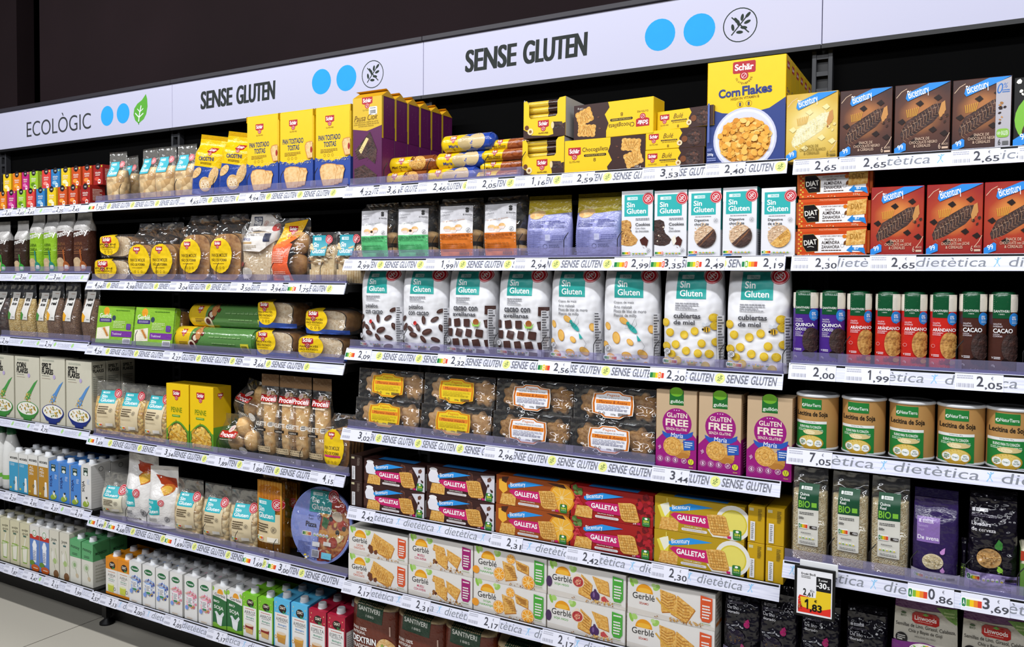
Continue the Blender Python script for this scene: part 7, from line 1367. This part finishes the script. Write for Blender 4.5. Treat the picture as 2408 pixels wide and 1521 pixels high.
row(mk_crunchy('4a2c22', 'a85a2c', '8a5a3c'), 1, 2, [(129, 161), (165, 204)], 508, '', 'muesli_bag', 'bag', G, dy=.03, labels=['brown muesli bag beside the lime green ones', 'brown muesli bag at the end of its shelf'], h=.258)
row(mk_crunchy('3a2a22', '3aa03c', '6a5a4a'), 1, 2, [(-14, 12), (28, 56)], 552, '', 'muesli_bag', 'bag', G, dy=.03, labels=['dark brown and green muesli bag at the edge of the view', 'dark brown and green muesli bag beside the lime green ones'], h=.215)
# grain bags with white paper labels
def mk_grain(cont, c):
    def mk(w, h):
        A = w/h; f = [R(20, 14, 76, 66, 'dfdcd6'), MT(40, 18, 70, 20, 1, 'b08a7a'), T('quinoa' if c else 'arroz', 30, 25, 66, 31, '2b2a28', .05), T('real' if c else 'de coco', 30, 33, 68, 39, '2b2a28', .05), P('e8a82c' if c else '4a8a3c', (20, 50), (44, 56), (34, 66), (20, 66)), MT(54, 61, 72, 63, 1, '6a6a6a')]
        return clearbag(w, h, w*.6, 'film', cont, .74, f, kind='pouch', n=2.6, seed=4, amp=.005, name='grain_bag')
    return mk
G = 'grain and seed bags'
row(mk_grain('golden_grain', 0), 1, 3, [(14, 42), (44, 70), (74, 116)], 684, 'clear bag of golden grain with a white label', 'grain_bag', 'bag', G, dy=.03, rz=[4, 2, 4], h=.225, wj=.92)
row(mk_grain('linseed', 1), 1, 3, [(104, 136), (140, 176), (180, 226)], 672, 'clear bag of brown seeds with a white label', 'grain_bag', 'bag', G, dy=.03, rz=[3, 3, 3], h=.235, wj=.9)
row(mk_grain('choc', 1), 1, 3, [(-28, 9)], 676, 'bag of dark seeds with a white label at the edge of the view', 'grain_bag', 'bag', G, dy=.03, h=.225)
# flake boxes
def mk_flakes(name, c1, c2):
    def mk(w, h):
        A = w/h; f = [MT(10, 4, 60, 7, 2, '9aa090'), T(name[0], 8, 9, 46, 18, '1e1d1a', .04), T(name[1], 8, 18, 54, 26, '1e1d1a', .04), MT(8, 28, 40, 29.5, 1, '7a7a70'), MT(8, 32, 44, 33, 1, 'a08a7a'), C(58, 29, 5, 'b8a8d0')]
        f += [P(c2, (78, 40), (94, 34), (70, 54), (58, 66), (44, 68), (46, 58), (60, 52))]+FL(52, 64, 16, 12, 22, 2.6, ['c9a04a', 'a8803a', 'e0c070'], 3, 6, A)
        f += [E(52, 82, 44, 12, c1), E(52, 81, 40, 10, 'f0eee4'), FL(52, 81, 34, 7.6, 34, 3, ['b8903c', 'd9b45c', '7a8a3a', 'c9a04a'], 4, 6, A), P(c1, (12, 86), (30, 91), (74, 91), (92, 86), (78, 95), (68, 96), (68, 99), (36, 99), (36, 96), (26, 95))]
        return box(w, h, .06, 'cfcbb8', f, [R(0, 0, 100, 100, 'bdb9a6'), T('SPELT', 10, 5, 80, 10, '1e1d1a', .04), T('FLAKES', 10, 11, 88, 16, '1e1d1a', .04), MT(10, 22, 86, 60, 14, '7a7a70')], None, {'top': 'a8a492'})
    return mk
G = 'cream flake boxes'
row(mk_flakes(('CORN', 'FLAKES'), '3f8a3c', '4a9a4a'), 1, 4, [(-22, 35), (37, 93)], 831, '', 'cereal_box', 'box', G, dy=.02, labels=['cream corn flake box with a green bowl at the edge of the view', 'cream corn flake box with a green bowl beside the blue bowl boxes'])
row(mk_flakes(('SPELT', 'FLAKES'), '22327c', '5a90cc'), 1, 4, [(95, 154)], 838, 'cream spelt flake box with a blue bowl beside the green bowl boxes', 'cereal_box', 'box', G, dy=.02)
row(mk_flakes(('SPELT', 'FLAKES'), '22327c', '5a90cc'), 1, 4, [(156, 217)], 846, 'cream spelt flake box with a blue bowl ending its row', 'cereal_box', 'box', G, dy=.02, behind=2, depth=.06, gap=.006)
# cartons
def mk_eco(c, name):
    def mk(w, h):
        A = w/h; f = [R(0, 0, 100, 24, 'e4e3de'), R(0, 24, 100, 100, c), T('ecocesta', 10, 9, 92, 16, '2c2c2a', .03)]+[T(s, 12, 27+j*8, 56, 33+j*8, 'e9efef', .0) for j, s in enumerate(name)]+[P('eceae6', (64, 62), (84, 62), (90, 96), (58, 96)), E(74, 62, 10, 2, 'ffffff'), RG(56, 76, 10, 4, '3a4a3a'), R(8, 88, 24, 93, 'd8d03a')]
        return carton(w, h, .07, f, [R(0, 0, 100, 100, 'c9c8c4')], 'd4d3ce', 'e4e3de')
    return mk
G = 'drink cartons on the fifth eco shelf'
row(mk_eco('3f9cc4', ('COCO',)), 1, 5, [(22, 44), (45, 66)], 1058, 'white topped turquoise coconut drink carton', 'drink_carton', 'carton', G, dy=.02, behind=1, depth=.07)
row(mk_eco('b8862a', ('AL', 'MEN', 'DRA')), 1, 5, [(67, 89), (91, 114)], 1064, 'white topped ochre almond drink carton', 'drink_carton', 'carton', G, dy=.02, behind=1, depth=.07)
def mk_soja(c, ink):
    def mk(w, h):
        A = w/h; f = [R(0, 0, 100, 100, c), R(22, 6, 66, 24, '1f3a2c'), T('NATUR', 27, 8, 60, 12, 'e6eee6', .01), E(44, 20, 16, 4, 'e6eee6'), T('SOJA', -14, 44, 58, 56, ink, .03, -90), MT(58, 32, 84, 44, 4, 'c8d8f0'), E(46, 90, 32, 7, '9ab43c', -14), E(50, 80, 11, 6, 'f0ecd8'), P('2a2a2a', (44, 74), (62, 73), (60, 78), (48, 79)), L('f0ecd8', 7, (50, 82), (64, 90))]
        return carton(w, h, .085, f, [R(0, 0, 100, 100, 'd2d0cc')]+[L('a8a6a2', .8, (4, 20+i*6), (96, 20+i*6)) for i in range(12)]+[RG(50, 10, 12, 2, '3a3a3a')], c, c, keys={'right': 'd2d0cc'})
    return mk
row(mk_soja('4a86d0', '1c2a6a'), 1, 5, [(116, 139), (140, 164), (166, 191)], 1079, 'blue soy drink carton', 'drink_carton', 'carton', G, dy=.02, behind=1, depth=.085)
row(mk_soja('dfddd8', '2a2a2a'), 1, 5, [(192, 215)], 1087, 'white soy drink carton at the end of its row', 'drink_carton', 'carton', G, dy=.02, behind=2, depth=.085)
def mk_bottle(w, h):
    r = empty('milk_bottle'); mb = MB('roll'); q = w/2; mb.xf = lambda p: (p[0], p[1]+q, p[2]); mb.lathe([(q*.9, 0), (q, .006), (q, h*.55), (q*.9, h*.68), (q*.5, h*.86), (q*.42, h*.9)], 'e4e4e0', n=30); mb.lathe([(q*1.004, h*.16), (q*1.006, h*.17), (q*1.006, h*.22), (q*1.004, h*.23)], '6ab03c', n=30, cap=False); mb.obj('bottle', r)
    m2 = MB('roll'); m2.xf = mb.xf; m2.lathe([(q*.5, h*.88), (q*.52, h*.9), (q*.5, h), (q*.44, h*1.005)], '1f5a34', n=24); m2.obj('cap', r); return r
row(mk_bottle, 1, 5, [(-26, -4), (-3, 20)], 1030, '', 'milk_bottle', 'bottle', 'white bottles with green caps', dy=.02, labels=['white drink bottle with a green cap at the edge of the view', 'white drink bottle with a green cap beside the turquoise cartons'], h=.27)
def mk_oat(kind):
    def mk(w, h):
        A = w/h
        if kind == 'cream': f = [R(0, 0, 100, 100, 'd5cfae'), T('soja', 20, 12, 84, 19, '4a4630', .02, -4), T('drink', 24, 20, 88, 26, '4a4630', .01, -4), R(34, 27, 66, 31, '4a6a5a'), L('eceade', 8, (58, 34), (50, 46), (42, 54)), P('8cae4a', (20, 52), (80, 52), (72, 92), (28, 92)), P('e9e6d6', (25, 55), (75, 55), (68, 89), (32, 89)), L('8cae4a', 4, (10, 60), (94, 54))]
        elif kind == 'blue': f = [R(0, 0, 100, 100, '5f84c8'), R(0, 0, 100, 22, 'e2dfd8'), R(0, 20, 100, 30, 'c0301f'), C(50, 16, 26, 'e9e8e2'), RG(50, 16, 20, 4, '4a8a3c'), P('e9ecf4', (30, 50), (72, 50), (66, 82), (36, 82)), E(50, 44, 24, 8, 'f4f6fa'), E(50, 38, 16, 6, 'f4f6fa'), MT(36, 56, 66, 78, 6, '8a92b0'), E(26, 84, 26, 6, '5f8a2c'), E(60, 94, 44, 8, 'c85a1c'), MT(40, 93, 90, 97, 1, 'e8d8c0')]
        elif kind == 'pale': f = [R(0, 0, 100, 100, 'd8d4c4'), T('Joya', 18, 16, 78, 24, '3a3a30', .02, -4), R(36, 26, 66, 30, '4a6a6a'), L('5f6a4a', 2.4, (20, 40), (70, 96)), L('8cae4a', 3, (60, 38), (88, 70)), E(56, 66, 20, 6, 'a8c07a', 30), E(36, 54, 12, 10, 'e6e4da'), E(70, 94, 28, 9, '7a5430')]
        else: f = [R(0, 0, 100, 40, '5fa870'), R(0, 40, 100, 100, 'dcdace'), T('monsoy', 8, 14, 88, 22, '22402c', .02, 4), MT(20, 30, 70, 36, 2, '2f5a3c'), E(40, 58, 26, 9, 'c8d0b8', -30), C(44, 58, 12, '8fae7a'), L('9aa07a', 3, (50, 66), (70, 84)), E(66, 82, 14, 5, 'c9b89a', 40)]
        side = {'green': [R(0, 0, 100, 40, '4f9860'), R(0, 40, 100, 100, 'd0cec2'), MT(14, 50, 86, 92, 6, 'b0ae9e'), T('MONSOY', 14, 20, 80, 26, '22402c', .02)]}.get(kind, [R(0, 0, 100, 100, 'c8c4b4')])
        tp = {'cream': 'c9c3a4', 'blue': 'd6d4d0', 'pale': 'ccc8ba', 'green': '58a068'}[kind]
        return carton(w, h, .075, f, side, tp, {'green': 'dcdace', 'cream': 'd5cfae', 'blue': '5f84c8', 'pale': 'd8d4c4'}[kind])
    return mk
G = 'drink cartons on the lowest eco shelf'
row(mk_oat('cream'), 1, 6, [(-22, 1), (2, 23), (25, 46), (48, 70)], 1206, 'cream soy drink carton with a green outlined glass', 'drink_carton', 'carton', G, dy=.02, behind=1, depth=.075)
row(mk_oat('blue'), 1, 6, [(71, 93), (94, 116)], 1229, 'blue and red cream carton picturing whipped cream', 'drink_carton', 'carton', G, dy=.02, behind=1, depth=.075)
row(mk_oat('pale'), 1, 6, [(117, 139), (141, 164)], 1240, 'pale oat drink carton with a brown foot', 'drink_carton', 'carton', G, dy=.02, behind=1, depth=.075)
row(mk_oat('green'), 1, 6, [(165, 191), (193, 219)], 1262, 'green topped white soy drink carton', 'drink_carton', 'carton', G, dy=.02, behind=1, depth=.075)
